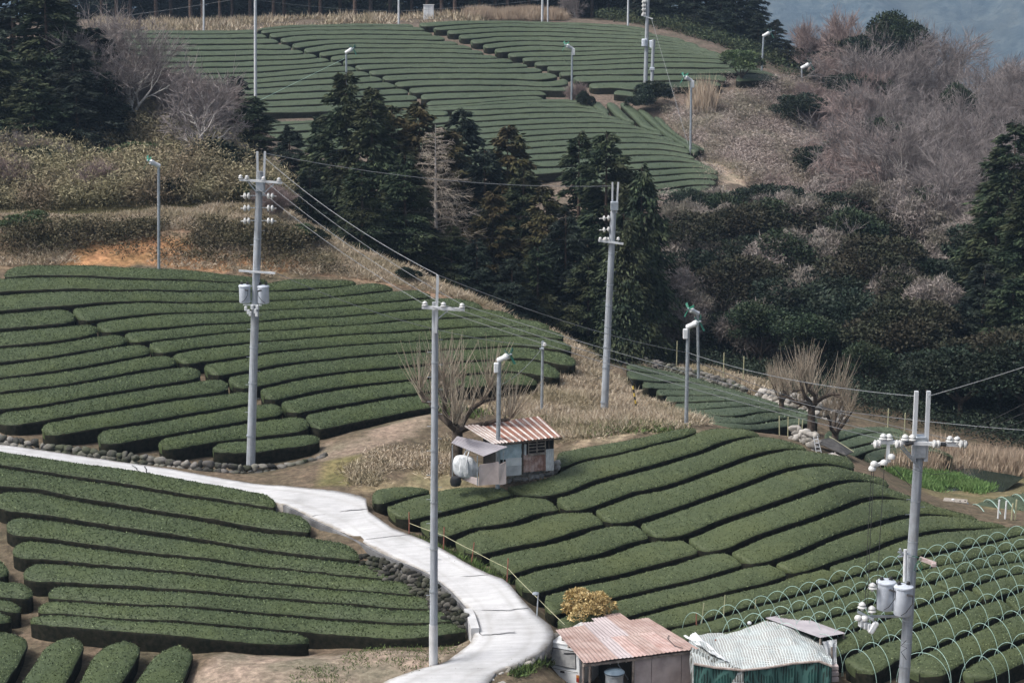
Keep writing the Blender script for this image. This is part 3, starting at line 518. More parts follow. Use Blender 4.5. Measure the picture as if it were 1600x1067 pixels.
# ------------------------------------------------------------ ground sheet
def ground():
    ny, nx = gx.shape; V = np.stack([gx, gy, GZ], -1).reshape(-1, 3)
    a = (np.arange(ny - 1)[:, None] * nx + np.arange(nx - 1)[None]).ravel(); Fq = np.stack([a, a + 1, a + nx + 1, a + nx], 1)
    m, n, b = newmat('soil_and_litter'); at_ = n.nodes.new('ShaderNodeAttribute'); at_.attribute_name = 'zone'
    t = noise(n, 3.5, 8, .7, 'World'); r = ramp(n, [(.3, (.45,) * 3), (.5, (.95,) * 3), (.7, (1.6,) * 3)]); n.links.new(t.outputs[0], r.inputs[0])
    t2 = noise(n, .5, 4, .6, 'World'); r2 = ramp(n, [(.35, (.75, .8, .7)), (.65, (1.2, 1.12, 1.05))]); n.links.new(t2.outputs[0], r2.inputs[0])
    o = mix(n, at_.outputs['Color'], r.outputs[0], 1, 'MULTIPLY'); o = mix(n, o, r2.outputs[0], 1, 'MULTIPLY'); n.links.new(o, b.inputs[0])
    b.inputs['Roughness'].default_value = .95; b.inputs['Specular IOR Level'].default_value = .1; bump(n, b, t.outputs[0], .7, .12)
    me = arrmesh('ground', V, [Fq], m, smooth=True)
    c = np.tile(np.array([.13, .105, .08, 1.0]), (len(V), 1)); x, y = V[:, 0], V[:, 1]
    nzx = x + vnoise(x * .8, y * .8) * .7; nzy = y + vnoise(x * .8 + 50, y * .8) * .7
    def zone(pts, col):
        k = in_poly(nzx, nzy, wpoly(pts)); c[k, :3] = col
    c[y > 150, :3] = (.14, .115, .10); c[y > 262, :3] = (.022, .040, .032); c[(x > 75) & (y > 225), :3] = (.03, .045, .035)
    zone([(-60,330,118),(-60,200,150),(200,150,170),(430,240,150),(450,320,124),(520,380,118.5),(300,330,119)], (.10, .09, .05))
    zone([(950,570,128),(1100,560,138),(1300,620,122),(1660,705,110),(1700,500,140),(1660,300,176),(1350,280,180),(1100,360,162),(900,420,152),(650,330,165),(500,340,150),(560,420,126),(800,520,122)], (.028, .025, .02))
    zone([(-80,30,236),(1300,120,224),(1300,60,300),(-80,0,300)], (.05, .042, .032))
    zone([(-60,416,109.5),(-60,376,113),(120,376,113.5),(220,364,114),(380,366,115.5),(490,402,115.5),(500,432,112.8),(400,434,111.6),(250,420,111.2)], (.20, .15, .11))
    zone([(95,412,109.7),(100,386,112.4),(160,376,113.2),(220,366,113.8),(300,368,114.4),(330,384,113.4),(470,404,114.4),(480,420,113),(400,426,112),(250,417,111.4)], (.42, .235, .13))
    zone([(-60,376,113),(-60,340,117),(150,338,118),(300,330,119.5),(430,335,122),(530,380,118.5),(660,425,116.5),(800,500,110.5),(880,525,107),(790,495,109.6),(700,464,111.6),(600,440,112.2),(500,434,112.6),(480,402,115.5),(380,366,115.5),(220,364,114)], (.27, .19, .14))
    zone([(760,480,111),(880,528,106),(960,600,101),(1050,648,95),(1100,664,93),(1060,672,89),(880,712,86),(860,680,89),(760,650,91),(690,636,92),(800,618,95.6),(908,580,100.5),(890,540,104)], (.29, .24, .18))
    zone([(1000,320,166),(1120,285,168),(1100,240,180),(1180,290,176),(1130,310,168)], (.40, .33, .27))
    zone([(506,690,87.2),(620,660,89.6),(760,640,91.5),(690,665,89.5),(600,700,87),(520,745,83),(490,738,83.4)], (.25, .20, .165))
    zone([(470,760,82),(520,700,85.5),(555,720,84.8),(580,745,83.2),(560,768,81.6)], (.16, .145, .075))
    zone([(570,772,81),(600,752,82.4),(730,738,84),(800,750,82.4),(690,764,81),(620,762,80.6)], (.23, .195, .13))
    zone([(320,1015,67.9),(490,1012,68.4),(640,1010,68),(735,985,69.4),(720,1010,68),(680,1036,66.6),(600,1062,65.2),(540,1090,64.2),(300,1090,64.2)], (.26, .215, .18))
    zone([(1380,735,100),(1480,730,106),(1660,738,106),(1660,780,92),(1580,800,87),(1480,790,89.6)], (.16, .14, .085))
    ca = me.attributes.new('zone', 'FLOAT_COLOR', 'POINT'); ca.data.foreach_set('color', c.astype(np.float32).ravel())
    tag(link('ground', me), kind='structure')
ground()
# ------------------------------------------------------------ road
def road():
    n = len(RA_); k = 9; V = []; 
    for i in range(n):
        for j in range(k):
            p = RA_[i] + (RB_[i] - RA_[i]) * j / (k - 1); V.append((p[0], p[1], p[2]))
    V = np.array(V); 
    F_ = [(i*k+j, i*k+j+1, (i+1)*k+j+1, (i+1)*k+j) for i in range(n-1) for j in range(k-1)]
    base = len(V); W = V.copy(); W[:, 2] -= .35; Vv = np.vstack([V, W])
    for i in range(n - 1):
        F_.append((i*k, (i+1)*k, base+(i+1)*k, base+i*k)); F_.append((i*k+k-1, base+i*k+k-1, base+(i+1)*k+k-1, (i+1)*k+k-1))
    eg = np.tile(np.array([1, .35, 0, 0, 0, 0, 0, .35, 1.]), n); tr = np.tile(np.array([0, .2, 1, .35, 0, .35, 1, .2, 0.]), n)
    m, nn, b = newmat('road_concrete')
    t = noise(nn, .55, 8, .65, 'World'); r = ramp(nn, [(.3, (.37, .37, .37)), (.5, (.47, .47, .475)), (.72, (.56, .56, .56))]); nn.links.new(t.outputs[0], r.inputs[0])
    mp = nn.nodes.new('ShaderNodeMapping'); g_ = nn.nodes.new('ShaderNodeNewGeometry'); nn.links.new(g_.outputs['Position'], mp.inputs[0]); mp.inputs['Scale'].default_value = (.6, 6, 1)
    st = noise(nn, 1.2, 5, .6, vec=mp.outputs[0]); r3 = ramp(nn, [(.3, (.86,) * 3), (.62, (1.04,) * 3)]); nn.links.new(st.outputs[0], r3.inputs[0])
    st2 = noise(nn, 9, 4, .7, 'World'); r4 = ramp(nn, [(.28, (.62, .58, .52)), (.40, (1,) * 3)]); nn.links.new(st2.outputs[0], r4.inputs[0])
    o = mix(nn, r.outputs[0], r3.outputs[0], 1, 'MULTIPLY'); o = mix(nn, o, r4.outputs[0], .6, 'MULTIPLY')
    for nm, colr, lo, hi, sc_, amt in (('edge', (.20, .17, .13), .30, .62, 1.6, .95), ('track', (.30, .29, .275), .30, .75, .35, .6)):
        at2 = nn.nodes.new('ShaderNodeAttribute'); at2.attribute_name = nm; nz = noise(nn, sc_, 6, .75, 'World'); ml = nn.nodes.new('ShaderNodeMath'); ml.operation = 'MULTIPLY'; nn.links.new(at2.outputs['Fac'], ml.inputs[0]); nn.links.new(nz.outputs[0], ml.inputs[1])
        rr = ramp(nn, [(lo, (0, 0, 0)), (hi, (amt,) * 3)]); nn.links.new(ml.outputs[0], rr.inputs[0]); o = mix(nn, o, colr, rr.outputs[0])
    nn.links.new(o, b.inputs[0]); b.inputs['Roughness'].default_value = .85; b.inputs['Specular IOR Level'].default_value = .25; bump(nn, b, t.outputs[0], .15, .05)
    me = arrmesh('road', Vv, [np.array(F_)], m); o = tag(link('road', me), kind='structure')
    for nm, ar in (('edge', eg), ('track', tr)): q_ = me.attributes.new(nm, 'FLOAT', 'POINT'); q_.data.foreach_set('value', np.concatenate([ar, ar]).astype(np.float32))
    # expansion joints and cracks: thin dark strips 4 mm above the slab
    mb = MB()
    def crack(pts, wd=.035):
        pts = resample(pts, max(4, len(pts) * 5)); q = P(pts[:, 0], pts[:, 1], dRoad(pts[:, 0], pts[:, 1]))
        for i in range(1, len(q) - 1): q[i, :2] += rng.normal(0, .015, 2)
        for i in range(len(q) - 1):
            d = Vector(q[i+1] - q[i]).normalized(); s = Vector((-d.y, d.x, 0)).normalized() * wd / 2; up = Vector((0, 0, .006))
            a, b_ = Vector(q[i]), Vector(q[i+1]); k_ = len(mb.v)
            mb.v += [tuple(a - s + up), tuple(a + s + up), tuple(b_ + s + up), tuple(b_ - s + up)]; mb.f.append((k_, k_+1, k_+2, k_+3))
    crack([(488,806),(520,801),(545,797),(574,795)], .06); crack([(572,842),(610,838),(650,834)]); crack([(682,900),(720,900),(762,898)])
    crack([(742,953),(790,953),(826,950)]); crack([(752,992),(768,991),(805,987)], .05); crack([(690,1038),(720,1041),(745,1047),(764,1051)], .05)
    crack([(206,727),(214,732),(217,738)], .05); crack([(226,728),(229,734),(229,741)], .05); crack([(752,991),(738,972),(735,958)], .04)
    mb.build('road_joint', M['black'], o)
road()
def wallstrip(mb, pts, th, h, drop=0):
    """upright wall along world points: top at +h, bottom at -drop"""
    pts = [Vector(p) for p in pts]; n = len(pts); k = len(mb.v)
    for i, p in enumerate(pts):
        d = pts[min(i+1, n-1)] - pts[max(i-1, 0)]; s = Vector((-d.y, d.x, 0)).normalized() * th / 2
        for q in (p - s + Vector((0, 0, -drop)), p + s + Vector((0, 0, -drop)), p + s + Vector((0, 0, h)), p - s + Vector((0, 0, h))): mb.v.append(tuple(q))
    for i in range(n - 1):
        for j in range(4): mb.f.append((k+i*4+j, k+i*4+(j+1) % 4, k+(i+1)*4+(j+1) % 4, k+(i+1)*4+j))
    mb.f.append((k, k+3, k+2, k+1)); e = k + (n-1)*4; mb.f.append((e, e+1, e+2, e+3))
# drainage channel wall beside the lower road edge
ch = resample([(444,788),(470,801),(488,811),(531,831),(569,850),(599,866.5),(644,885),(672,898),(683,907),(702,922),(716,937),(728,951)], 40)
chp = P(ch[:, 0], ch[:, 1] + 2, dRoad(ch[:, 0], ch[:, 1]) - .15)
mb = MB(); wallstrip(mb, chp, .12, .04, .75)
tag(mb.build('channel_wall', M['conc_dark']), 'low grey concrete wall of the drainage channel along the lower edge of the white road', 'wall')
mb = MB(); q = P(np.array([731., 736, 742.5]), np.array([954., 964, 985]), np.array([70.2, 69.6, 68.7])); wallstrip(mb, [(*p[:2], p[2]) for p in q], .30, .10, .85)
tag(mb.build('concrete_block', M['conc_pale']), 'pale concrete headwall block at the bend where the drainage channel ends', 'concrete block')
# ------------------------------------------------------------ hedges
PROF = np.array([(.08,-.76),(.06,-.55),(.03,-.30),(.005,-.15),(.03,-.045),(.10,.03),(.21,.07),(.35,.08),(.50,.06),(.62,.03),(.71,-.01),(.77,-.06),(.775,-.16),(.74,-.45),(.72,-.76)])
PROFF = np.array([(.08,-.76),(.06,-.55),(.03,-.30),(.005,-.15),(.03,-.045),(.09,.035),(.19,.075),(.32,.08),(.46,.06),(.57,.03),(.65,.0),(.70,-.045),(.705,-.15),(.68,-.45),(.66,-.76)])
PROFR = np.array([(.07,-.76),(.05,-.5),(.03,-.25),(.01,-.12),(.025,-.03),(.10,.03),(.26,.06),(.45,.065),(.60,.05),(.71,.025),(.775,-.005),(.805,-.05),(.805,-.16),(.77,-.5),(.75,-.76)])
_hn = [0]
def hedge(A, B, kind, label, cat='tea hedge', group=None, wide=1.0, cap=(.75, .75), leafd=None, name='tea_hedge'):
    L = np.linalg.norm(np.diff((A + B) / 2, axis=0), axis=1).sum()
    step = {'near': .22, 'right': .22, 'far': .5, 'vfar': .55}[kind]
    n = max(8, int(L / step)); A, B = resample(A, n), resample(B, n)
    # refine the ends for rounding
    C = (A + B) / 2; s = np.concatenate([[0], np.cumsum(np.linalg.norm(np.diff(C, axis=0), axis=1))])
    r0, r1 = cap; ex = np.unique(np.concatenate([s, r0 * np.array([0, .03, .1, .22, .4, .65, 1]), s[-1] - r1 * np.array([0, .03, .1, .22, .4, .65, 1])]))
    ex = ex[(ex >= 0) & (ex <= s[-1])]
    A = np.stack([np.interp(ex, s, A[:, k]) for k in range(3)], 1); B = np.stack([np.interp(ex, s, B[:, k]) for k in range(3)], 1); s = ex; n = len(s)
    e0 = np.clip(1 - s / max(r0, 1e-3), 0, 1); e1 = np.clip(1 - (s[-1] - s) / max(r1, 1e-3), 0, 1)
    e = np.sqrt(np.clip(1 - np.maximum(e0, e1) ** 2, 0, 1))
    e = np.maximum(e, .04)
    pr = {'right': PROFR, 'near': PROF}.get(kind, PROFF); m = len(pr)
    sw = (.43 + (pr[:, 0] * wide - .43)[None] * e[:, None]); dz = pr[:, 1][None] - (1 - e[:, None]) * .14 * (pr[:, 1][None] > -.4)
    V = A[:, None] + (B - A)[:, None] * sw[..., None]; V[..., 2] += dz
    V[..., 2] += .035 * vnoise(V[..., 0] * .5, V[..., 1] * .5) * (pr[:, 1] > -.5)
    fs = {'near': 6, 'right': 7, 'far': 3, 'vfar': 3}[kind]; am = {'near': .024, 'right': .018, 'far': .022, 'vfar': .022}[kind]
    top = (pr[:, 1] > -.7)[None, :, None]
    dv = np.stack([vnoise(V[..., 0] * fs + k * 31, V[..., 1] * fs, V[..., 2] * fs) for k in range(3)], -1) * am; V = V + dv * top
    V = V.reshape(-1, 3); a = (np.arange(n - 1)[:, None] * m + np.arange(m - 1)[None]).ravel(); Fq = np.stack([a, a + m, a + m + 1, a + 1], 1)
    caps = np.array([list(range(m)), list(range((n - 1) * m, n * m))[::-1]])
    # leaf sprays standing off the clipped surface
    dens = leafd if leafd is not None else {'near': 300, 'right': 240, 'far': 30, 'vfar': 8}[kind]; size = {'near': .05, 'right': .045, 'far': .07, 'vfar': .08}[kind]
    wdt = np.linalg.norm(B - A, axis=1).mean(); nl = int(dens * L * wdt)
    fi = rng.integers(0, n - 1, nl) if nl else np.zeros(0, int)
    # uniform along the length
    pp = rng.random(nl) * s[-1]; i0 = np.clip(np.searchsorted(s, pp) - 1, 0, n - 2); tt = (pp - s[i0]) / np.maximum(s[i0+1] - s[i0], 1e-6)
    jj = rng.random(nl) * 7.9 + 3.0; j0 = np.clip(jj.astype(int), 0, m - 2); tj = jj - j0
    G_ = V.reshape(n, m, 3); p = ((G_[i0, j0] * (1 - tt)[:, None] + G_[i0 + 1, j0] * tt[:, None]) * (1 - tj)[:, None] + (G_[i0, j0 + 1] * (1 - tt)[:, None] + G_[i0 + 1, j0 + 1] * tt[:, None]) * tj[:, None])
    d = rng.normal(0, 1, (nl, 3)); d[:, 2] = np.abs(d[:, 2]) * .45 + .12; d /= np.linalg.norm(d, axis=1)[:, None] + 1e-9
    sd_ = np.cross(d, rng.normal(0, 1, (nl, 3))); sd_ /= np.linalg.norm(sd_, axis=1)[:, None] + 1e-9
    sz = size * rng.uniform(.6, 1.5, nl)[:, None]; p[:, 2] += size * .12
    T = np.concatenate([p - sd_ * sz * .35, p + sd_ * sz * .35, p + d * sz], 0) if nl else np.zeros((0, 3))
    b_ = len(V); ft = np.stack([b_ + np.arange(nl), b_ + nl + np.arange(nl), b_ + 2 * nl + np.arange(nl)], 1)
    rnd = np.concatenate([np.full(len(Fq) + 2, .45) + rng.uniform(-.12, .12, len(Fq) + 2), rng.random(nl)])
    sm = np.concatenate([np.ones(len(Fq) + 2, bool), np.zeros(nl, bool)])
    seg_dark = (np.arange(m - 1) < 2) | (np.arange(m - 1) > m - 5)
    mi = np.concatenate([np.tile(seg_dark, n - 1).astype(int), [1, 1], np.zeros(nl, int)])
    me = arrmesh(name, np.vstack([V, T]), [Fq, caps, ft], [M[{'near': 'tea_near', 'right': 'tea_right'}.get(kind, 'tea_far')], M['shaded_stems']], mi=mi, rnd=rnd, smooth=sm)
    return tag(link(name, me), label, cat, group)
def lay(f, kind, field, group, caps=lambda b: (.75, .75), start=1):
    n0 = min(r[2] for r in f)
    top = max(r[2] for r in f)
    for A, B, i, blk in f:
        k = i - n0 + 1
        side = {'': '', 'l': ', left of the diagonal gap', 'r': ', right of the diagonal gap', 'm': ', part between the two diagonal gaps', 'q': ', short piece by the round green bush'}[blk] if field != 'U' else ''
        last = (i == top) and field in ('L', 'J', 'M')
        yield A, B, k, blk, side, last
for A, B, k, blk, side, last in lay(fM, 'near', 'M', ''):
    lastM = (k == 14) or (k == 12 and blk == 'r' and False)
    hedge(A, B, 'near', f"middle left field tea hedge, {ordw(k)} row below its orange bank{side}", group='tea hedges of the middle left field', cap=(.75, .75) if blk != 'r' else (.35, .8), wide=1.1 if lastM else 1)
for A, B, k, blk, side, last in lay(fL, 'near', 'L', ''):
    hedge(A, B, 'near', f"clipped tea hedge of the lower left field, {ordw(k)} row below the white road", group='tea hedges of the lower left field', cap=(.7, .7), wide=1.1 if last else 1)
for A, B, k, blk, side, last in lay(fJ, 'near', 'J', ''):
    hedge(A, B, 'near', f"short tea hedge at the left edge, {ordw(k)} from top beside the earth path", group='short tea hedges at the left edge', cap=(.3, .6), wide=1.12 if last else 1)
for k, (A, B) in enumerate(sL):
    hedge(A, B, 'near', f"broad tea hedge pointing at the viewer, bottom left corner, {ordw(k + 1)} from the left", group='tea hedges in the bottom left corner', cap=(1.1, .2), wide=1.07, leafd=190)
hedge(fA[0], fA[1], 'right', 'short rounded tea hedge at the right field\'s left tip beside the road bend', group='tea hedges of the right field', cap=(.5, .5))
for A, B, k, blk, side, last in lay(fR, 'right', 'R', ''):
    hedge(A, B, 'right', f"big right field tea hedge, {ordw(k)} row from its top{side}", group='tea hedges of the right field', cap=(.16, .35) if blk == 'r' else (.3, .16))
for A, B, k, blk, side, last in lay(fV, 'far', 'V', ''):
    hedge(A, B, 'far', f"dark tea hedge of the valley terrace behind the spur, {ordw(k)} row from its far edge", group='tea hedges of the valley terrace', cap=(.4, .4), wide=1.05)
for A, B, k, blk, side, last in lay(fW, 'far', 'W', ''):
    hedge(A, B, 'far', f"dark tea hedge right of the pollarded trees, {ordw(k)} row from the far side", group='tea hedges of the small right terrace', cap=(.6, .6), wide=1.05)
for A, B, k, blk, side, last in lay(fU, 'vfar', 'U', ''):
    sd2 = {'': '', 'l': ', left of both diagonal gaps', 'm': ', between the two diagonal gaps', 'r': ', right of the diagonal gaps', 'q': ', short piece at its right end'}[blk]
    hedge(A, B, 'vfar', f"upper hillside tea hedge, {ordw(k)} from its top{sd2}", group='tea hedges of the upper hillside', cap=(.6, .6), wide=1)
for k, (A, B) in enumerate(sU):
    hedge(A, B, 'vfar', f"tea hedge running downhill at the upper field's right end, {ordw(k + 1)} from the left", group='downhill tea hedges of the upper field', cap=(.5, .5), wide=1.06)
# ------------------------------------------------------------ stone walls
def rock(seed, k=1):
    """unit rough stone: (verts, faces)"""
    r_ = np.random.default_rng(seed); import bmesh
    bm = bmesh.new(); bmesh.ops.create_icosphere(bm, subdivisions=k, radius=1)
    V = np.array([v.co for v in bm.verts]); F_ = np.array([[v.index for v in f.verts] for f in bm.faces]); bm.free()
    for _ in range(11):
        d = r_.normal(0, 1, 3); d /= np.linalg.norm(d); c = r_.uniform(.5, .8); t = V @ d; V = V - np.outer(np.maximum(t - c, 0), d)
    V += r_.normal(0, .05, V.shape); return V, F_
ROCKS = [rock(i, 2) for i in range(8)]
def stones(name, specs, mat, label, cat='stone wall', group=None, kind=None, parent=None):
    """specs: (centre, (sx,sy,sz))"""
    Vs, Fs, rn = [], [], []; k = 0
    for c, s in specs:
        V, F_ = ROCKS[rng.integers(0, 8)]; a = rng.uniform(0, 6.28); b = rng.uniform(-.5, .5)
        Ra = np.array(rotz(a) @ Matrix.Rotation(b, 3, 'X')); W = (V @ Ra.T) * np.array(s) + np.array(c); Vs.append(W); Fs.append(F_ + k); k += len(V)
        rn.append(np.clip(np.full(len(F_), rng.random()) + rng.uniform(-.08, .08, len(F_)), 0, 1))
    me = arrmesh(name, np.vstack(Vs), [np.vstack(Fs)], mat, rnd=np.concatenate(rn)); return tag(link(name, me, parent), label, cat, group, kind)
def drywall(name, top, hs, s, mat, label, lean=.25, rows=None, cat='stone wall', **kw):
    """top: world line along the wall's top; hs: heights along it"""
    top = resample([tuple(p) for p in top], 60); L = np.linalg.norm(np.diff(top, axis=0), axis=1).sum(); hh = np.interp(np.linspace(0, 1, 60), np.linspace(0, 1, len(hs)), hs)
    d = np.cumsum(np.concatenate([[0], np.linalg.norm(np.diff(top, axis=0), axis=1)])); sp = []; z = 0
    while z < max(hs):
        x = rng.uniform(0, s)
        while x < L:
            w_ = s * rng.uniform(.7, 1.5); p = np.array([np.interp(x + w_ / 2, d, top[:, k]) for k in range(3)]); h_ = np.interp(x, d, hh)
            t_ = np.array([np.interp(x + .3, d, top[:, k]) for k in range(3)]) - np.array([np.interp(x - .3, d, top[:, k]) for k in range(3)]); nrm = np.array([t_[1], -t_[0], 0]); nrm /= np.linalg.norm(nrm) + 1e-9
            if z < h_ + .1: sp.append((p + nrm * (z * lean + rng.uniform(-.03, .03)) - np.array([0, 0, z + rng.uniform(-.05, .05)]), (w_ * .74, s * .5, s * rng.uniform(.5, .8))))
            x += w_ * .95
        z += s * .72
    return stones(name, sp, mat, label, cat, **kw)
wl = [P(u, v, D) for u, v, D in ((-40,678,85.4),(20,687,85.3),(60,694,85.2),(120,702,85),(200,712,84.8),(260,722,84.6),(320,727,84.4),(360,730,84.4),(400,731,84.6),(440,729,85),(480,722,85.6),(506,713,86.2))]
drywall('stone_wall', wl, [.55,.45,.40,.40,.40,.5,.65,.9,1.05,1.0,.7,.25], .34, M['stone'], 'mossy dry stone wall holding up the middle left tea field above the road')
wl = [P(u, v, D) for u, v, D in ((560,868,74.0),(600,876,73.2),(640,894,72.4),(668,908,71.6),(690,925,70.8),(712,945,69.9),(728,965,69.4))]
drywall('stone_bank', wl, [.3,.7,.9,1.0,.9,.7,.3], .24, M['stone_d'], 'dark rubble stone bank below the drainage channel wall beside the lower left hedges', lean=.7)
wl = [P(u, v, D) for u, v, D in ((870,988,69.8),(852,1012,67.8),(835,1028,66.9),(800,1042,66.2),(776,1054,65.8),(764,1075,65.2))]
drywall('stone_wall', [p - np.array([0, 0, .12]) for p in wl], [.6,.9,1.1,1.2,1.2,1.2], .30, M['stone_p'], 'rubble stone wall under the outer road edge next to the parked white van')
wl = [onray(u, D) + Vector((0, 0, .55)) for u, D in ((985,128),(1040,125.5),(1090,123.5),(1140,120.5),(1165,118))]
drywall('stone_wall', wl, [.5,.7,.8,.8,.5], .34, M['stone'], 'low dark stone wall along the far edge of the valley tea terrace')
wl = [onray(u, D) + Vector((0, 0, .9)) for u, D in ((1180,116),(1210,114.5),(1240,113),(1280,112),(1310,112.5))]
drywall('stone_wall', wl, [.7,1.1,1.3,1.2,.8], .42, M['stone_p'], 'pale boulder wall behind the pollarded trees at the valley edge', lean=.5)
wl = [P(u, v, D) for u, v, D in ((1236,682,95),(1256,690,94),(1276,697,93))]
drywall('stone_wall', [p + np.array([0, 0, .5]) for p in wl], [.7,.9,.8], .34, M['stone_p'], 'short pale stone heap at the top right edge of the right field', cat='stone heap')
wl = [P(u, v, D) for u, v, D in ((789,745,81.6),(815,743,82.0),(845,738,82.5),(868,733,83.0))]
drywall('stone_footing', [p + np.array([0, 0, .25]) for p in wl], [.45,.45,.4,.4], .26, M['stone_p'], 'pale stone footing under the hut with the rusty striped roof', lean=.1, cat='stone footing')
tag(stones('boulder', [(tuple(P(779, 1078, 65.4)), (.5, .45, .42))], M['stone_p'], 'big pale rounded boulder at the bottom edge where the road leaves the photo', 'boulder'))

# ------------------------------------------------------------ things built in world space under an Empty
class Thing:
    def __init__(s, name, base, label, cat, group=None):
        s.b = Vector(base); s.root = empty(name, s.b, label, cat, group)
    def W(s, u, v, dy=0.0): return ray_y(u, v, s.b.y + dy) - s.b
    def part(s, mb, name, mat, parent=None, smooth=False, label=None):
        o = mb.build(name, M[mat] if isinstance(mat, str) else mat, parent or s.root, smooth)
        if label: o['label'] = label
        return o
def insul(mb, p, up=Vector((0, 0, 1)), s=1.0):
    q = up.to_track_quat('Z', 'Y').to_matrix()
    mb.lathe(p, [(.03*s, -.02*s), (.035*s, .03*s), (.11*s, .045*s), (.11*s, .065*s), (.05*s, .10*s), (.09*s, .115*s), (.085*s, .14*s), (.04*s, .18*s), (.02*s, .19*s)], 10, q)
def strainins(mb, a, b, s=1.0):
    """string of two disc insulators between a and b"""
    a, b = Vector(a), Vector(b); d = (b - a).normalized(); q = d.to_track_quat('Z', 'Y').to_matrix(); L = (b - a).length
    for f in (.25, .6): mb.lathe(a + d * L * f, [(.03*s, -.05*s), (.10*s, -.03*s), (.11*s, .02*s), (.04*s, .06*s)], 10, q)
    mb.tube([a, b], .018 * s, 5)
def polebase(u, v, D, sink=.5): p = P(u, v, D); z = float(gz(p[0], p[1])); return Vector((p[0], p[1], min(z, p[2] + .3)))
def shaft(T, top, r0, r1, mat='pole', name='shaft', n=14, joints=()):
    mb = MB(); t = Vector(top); mb.tube([Vector((0, 0, -.6)), t * .5, t], [r0, (r0 + r1) / 2, r1], n); o = T.part(mb, name, mat, smooth=True)
    for f in joints:
        m2 = MB(); c = t * f; d = t.normalized(); rr = r0 + (r1 - r0) * f + .012; m2.tube([c - d * .03, c + d * .03], rr, n); T.part(m2, 'band', 'galv', smooth=True)
    return o
def steps(T, top, r, n, f0=.2, f1=.9, name='climbing_steps'):
    mb = MB(); t = Vector(top)
    for i in range(n):
        c = t * (f0 + (f1 - f0) * i / (n - 1)); s_ = 1 if i % 2 else -1; mb.tube([c + Vector((s_ * r * .5, 0, 0)), c + Vector((s_ * (r + .14), -.02, 0))], .010, 5)
    T.part(mb, name, 'galv')
def transformer(T, c, r, h, name='transformer', side=1):
    c = Vector(c); mb = MB(); mb.lathe(c, [(r*.9, -h/2), (r, -h/2+.04), (r, h/2-.09), (r*1.08, h/2-.08), (r*1.08, h/2-.03), (r*.95, h/2), (r*.4, h/2+.03)], 18); o = T.part(mb, name, 'grey_en', smooth=True)
    mb = MB()
    for a in (-.5, .5): insul(mb, c + Vector((a * r, 0, h / 2 + .01)), s=.7)
    mb.tube([c + Vector((side * r * .2, -r, h*.28)), c + Vector((side * r * .75, -r - .12, h*.26))], .035, 8); T.part(mb, 'bushing', 'black', o, True)
    mb = MB(); mb.tube([c + Vector((side*r*.75, -r-.12, h*.26)), c + Vector((side*r*.7, -r-.13, 0)), c + Vector((side*r*.1, -r-.08, -h*.3)), c + Vector((-side*r*.4, -r-.03, -h*.42))], .012, 5); T.part(mb, 'lead', 'black', o)
    return o
def bar(mb, a, b, w_, h_=None):
    a, b = Vector(a), Vector(b); d = (b - a); q = d.to_track_quat('X', 'Z').to_matrix(); mb.box((a + b) / 2, (d.length, w_, h_ or w_), q)
# pole with two transformers above the middle field
T = Thing('utility_pole', polebase(390, 724, 84.9), 'tall concrete pole with two transformers standing at the foot of the middle left field', 'utility pole', 'large concrete utility poles')
W = T.W; PA = T
top = W(406, 268); shaft(T, top, .20, .15, joints=(.12, .3, .42, .55, .67, .78))
mb = MB(); bar(mb, W(403.5, 305, -.02), W(402, 237, -.02), .11, .09); T.part(mb, 'extension_bar', 'pole_w'); mb = MB(); bar(mb, W(411.5, 305, -.02), W(414, 237, -.02), .11, .09); T.part(mb, 'extension_bar', 'pole_w')
mb = MB(); mb.box(W(407, 290, -.03), (.36, .42, .5), None, .03); T.part(mb, 'pole_clamp', 'galv')
mb = MB(); bar(mb, W(374, 281, -.22), W(441, 286, -.22), .09); T.part(mb, 'crossarm', 'white'); mb = MB(); bar(mb, W(388, 285, -.2), W(403, 303, -.16), .04); bar(mb, W(428, 288, -.2), W(411, 303, -.16), .04); T.part(mb, 'brace', 'galv')
for u in (376, 386, 412, 436): mb = MB(); insul(mb, W(u, 280 + (u - 374) * .07, -.22)); T.part(mb, 'insulator', 'porc', smooth=True)
for v in (306, 325, 345):
    for s_ in (-1, 1):
        mb = MB(); a = W(404 + s_ * 11, v, -.1); strainins(mb, a, W(404 + s_ * 28, v + 1, -.1), 1.3); T.part(mb, 'strain_insulator', 'porc', smooth=True)
        mb = MB(); mb.tube([W(404 + s_ * 4, v, -.1), a], .02, 5); T.part(mb, 'insulator_rod', 'galv')
mb = MB(); bar(mb, W(373, 423, -.24), W(430, 427, -.24), .08); T.part(mb, 'crossarm', 'white')
transformer(T, W(382.5, 459, -.05), .25, .78, side=1); transformer(T, W(411.5, 460, -.05), .25, .78, side=-1)
mb = MB(); bar(mb, W(380, 447, 0), W(415, 447, 0), .06); bar(mb, W(380, 471, 0), W(415, 471, 0), .06); T.part(mb, 'transformer_bracket', 'galv')
mb = MB(); bar(mb, W(380, 476, -.2), W(409, 477, -.2), .05)
for u, v in ((384,482),(388,487),(394,480),(399,486),(402,480),(391,490),(401,491)): mb.box(W(u, v, -.25), (.12, .14, .2), None, .02)
T.part(mb, 'cutout_switches', 'white'); steps(T, top, .17, 16)
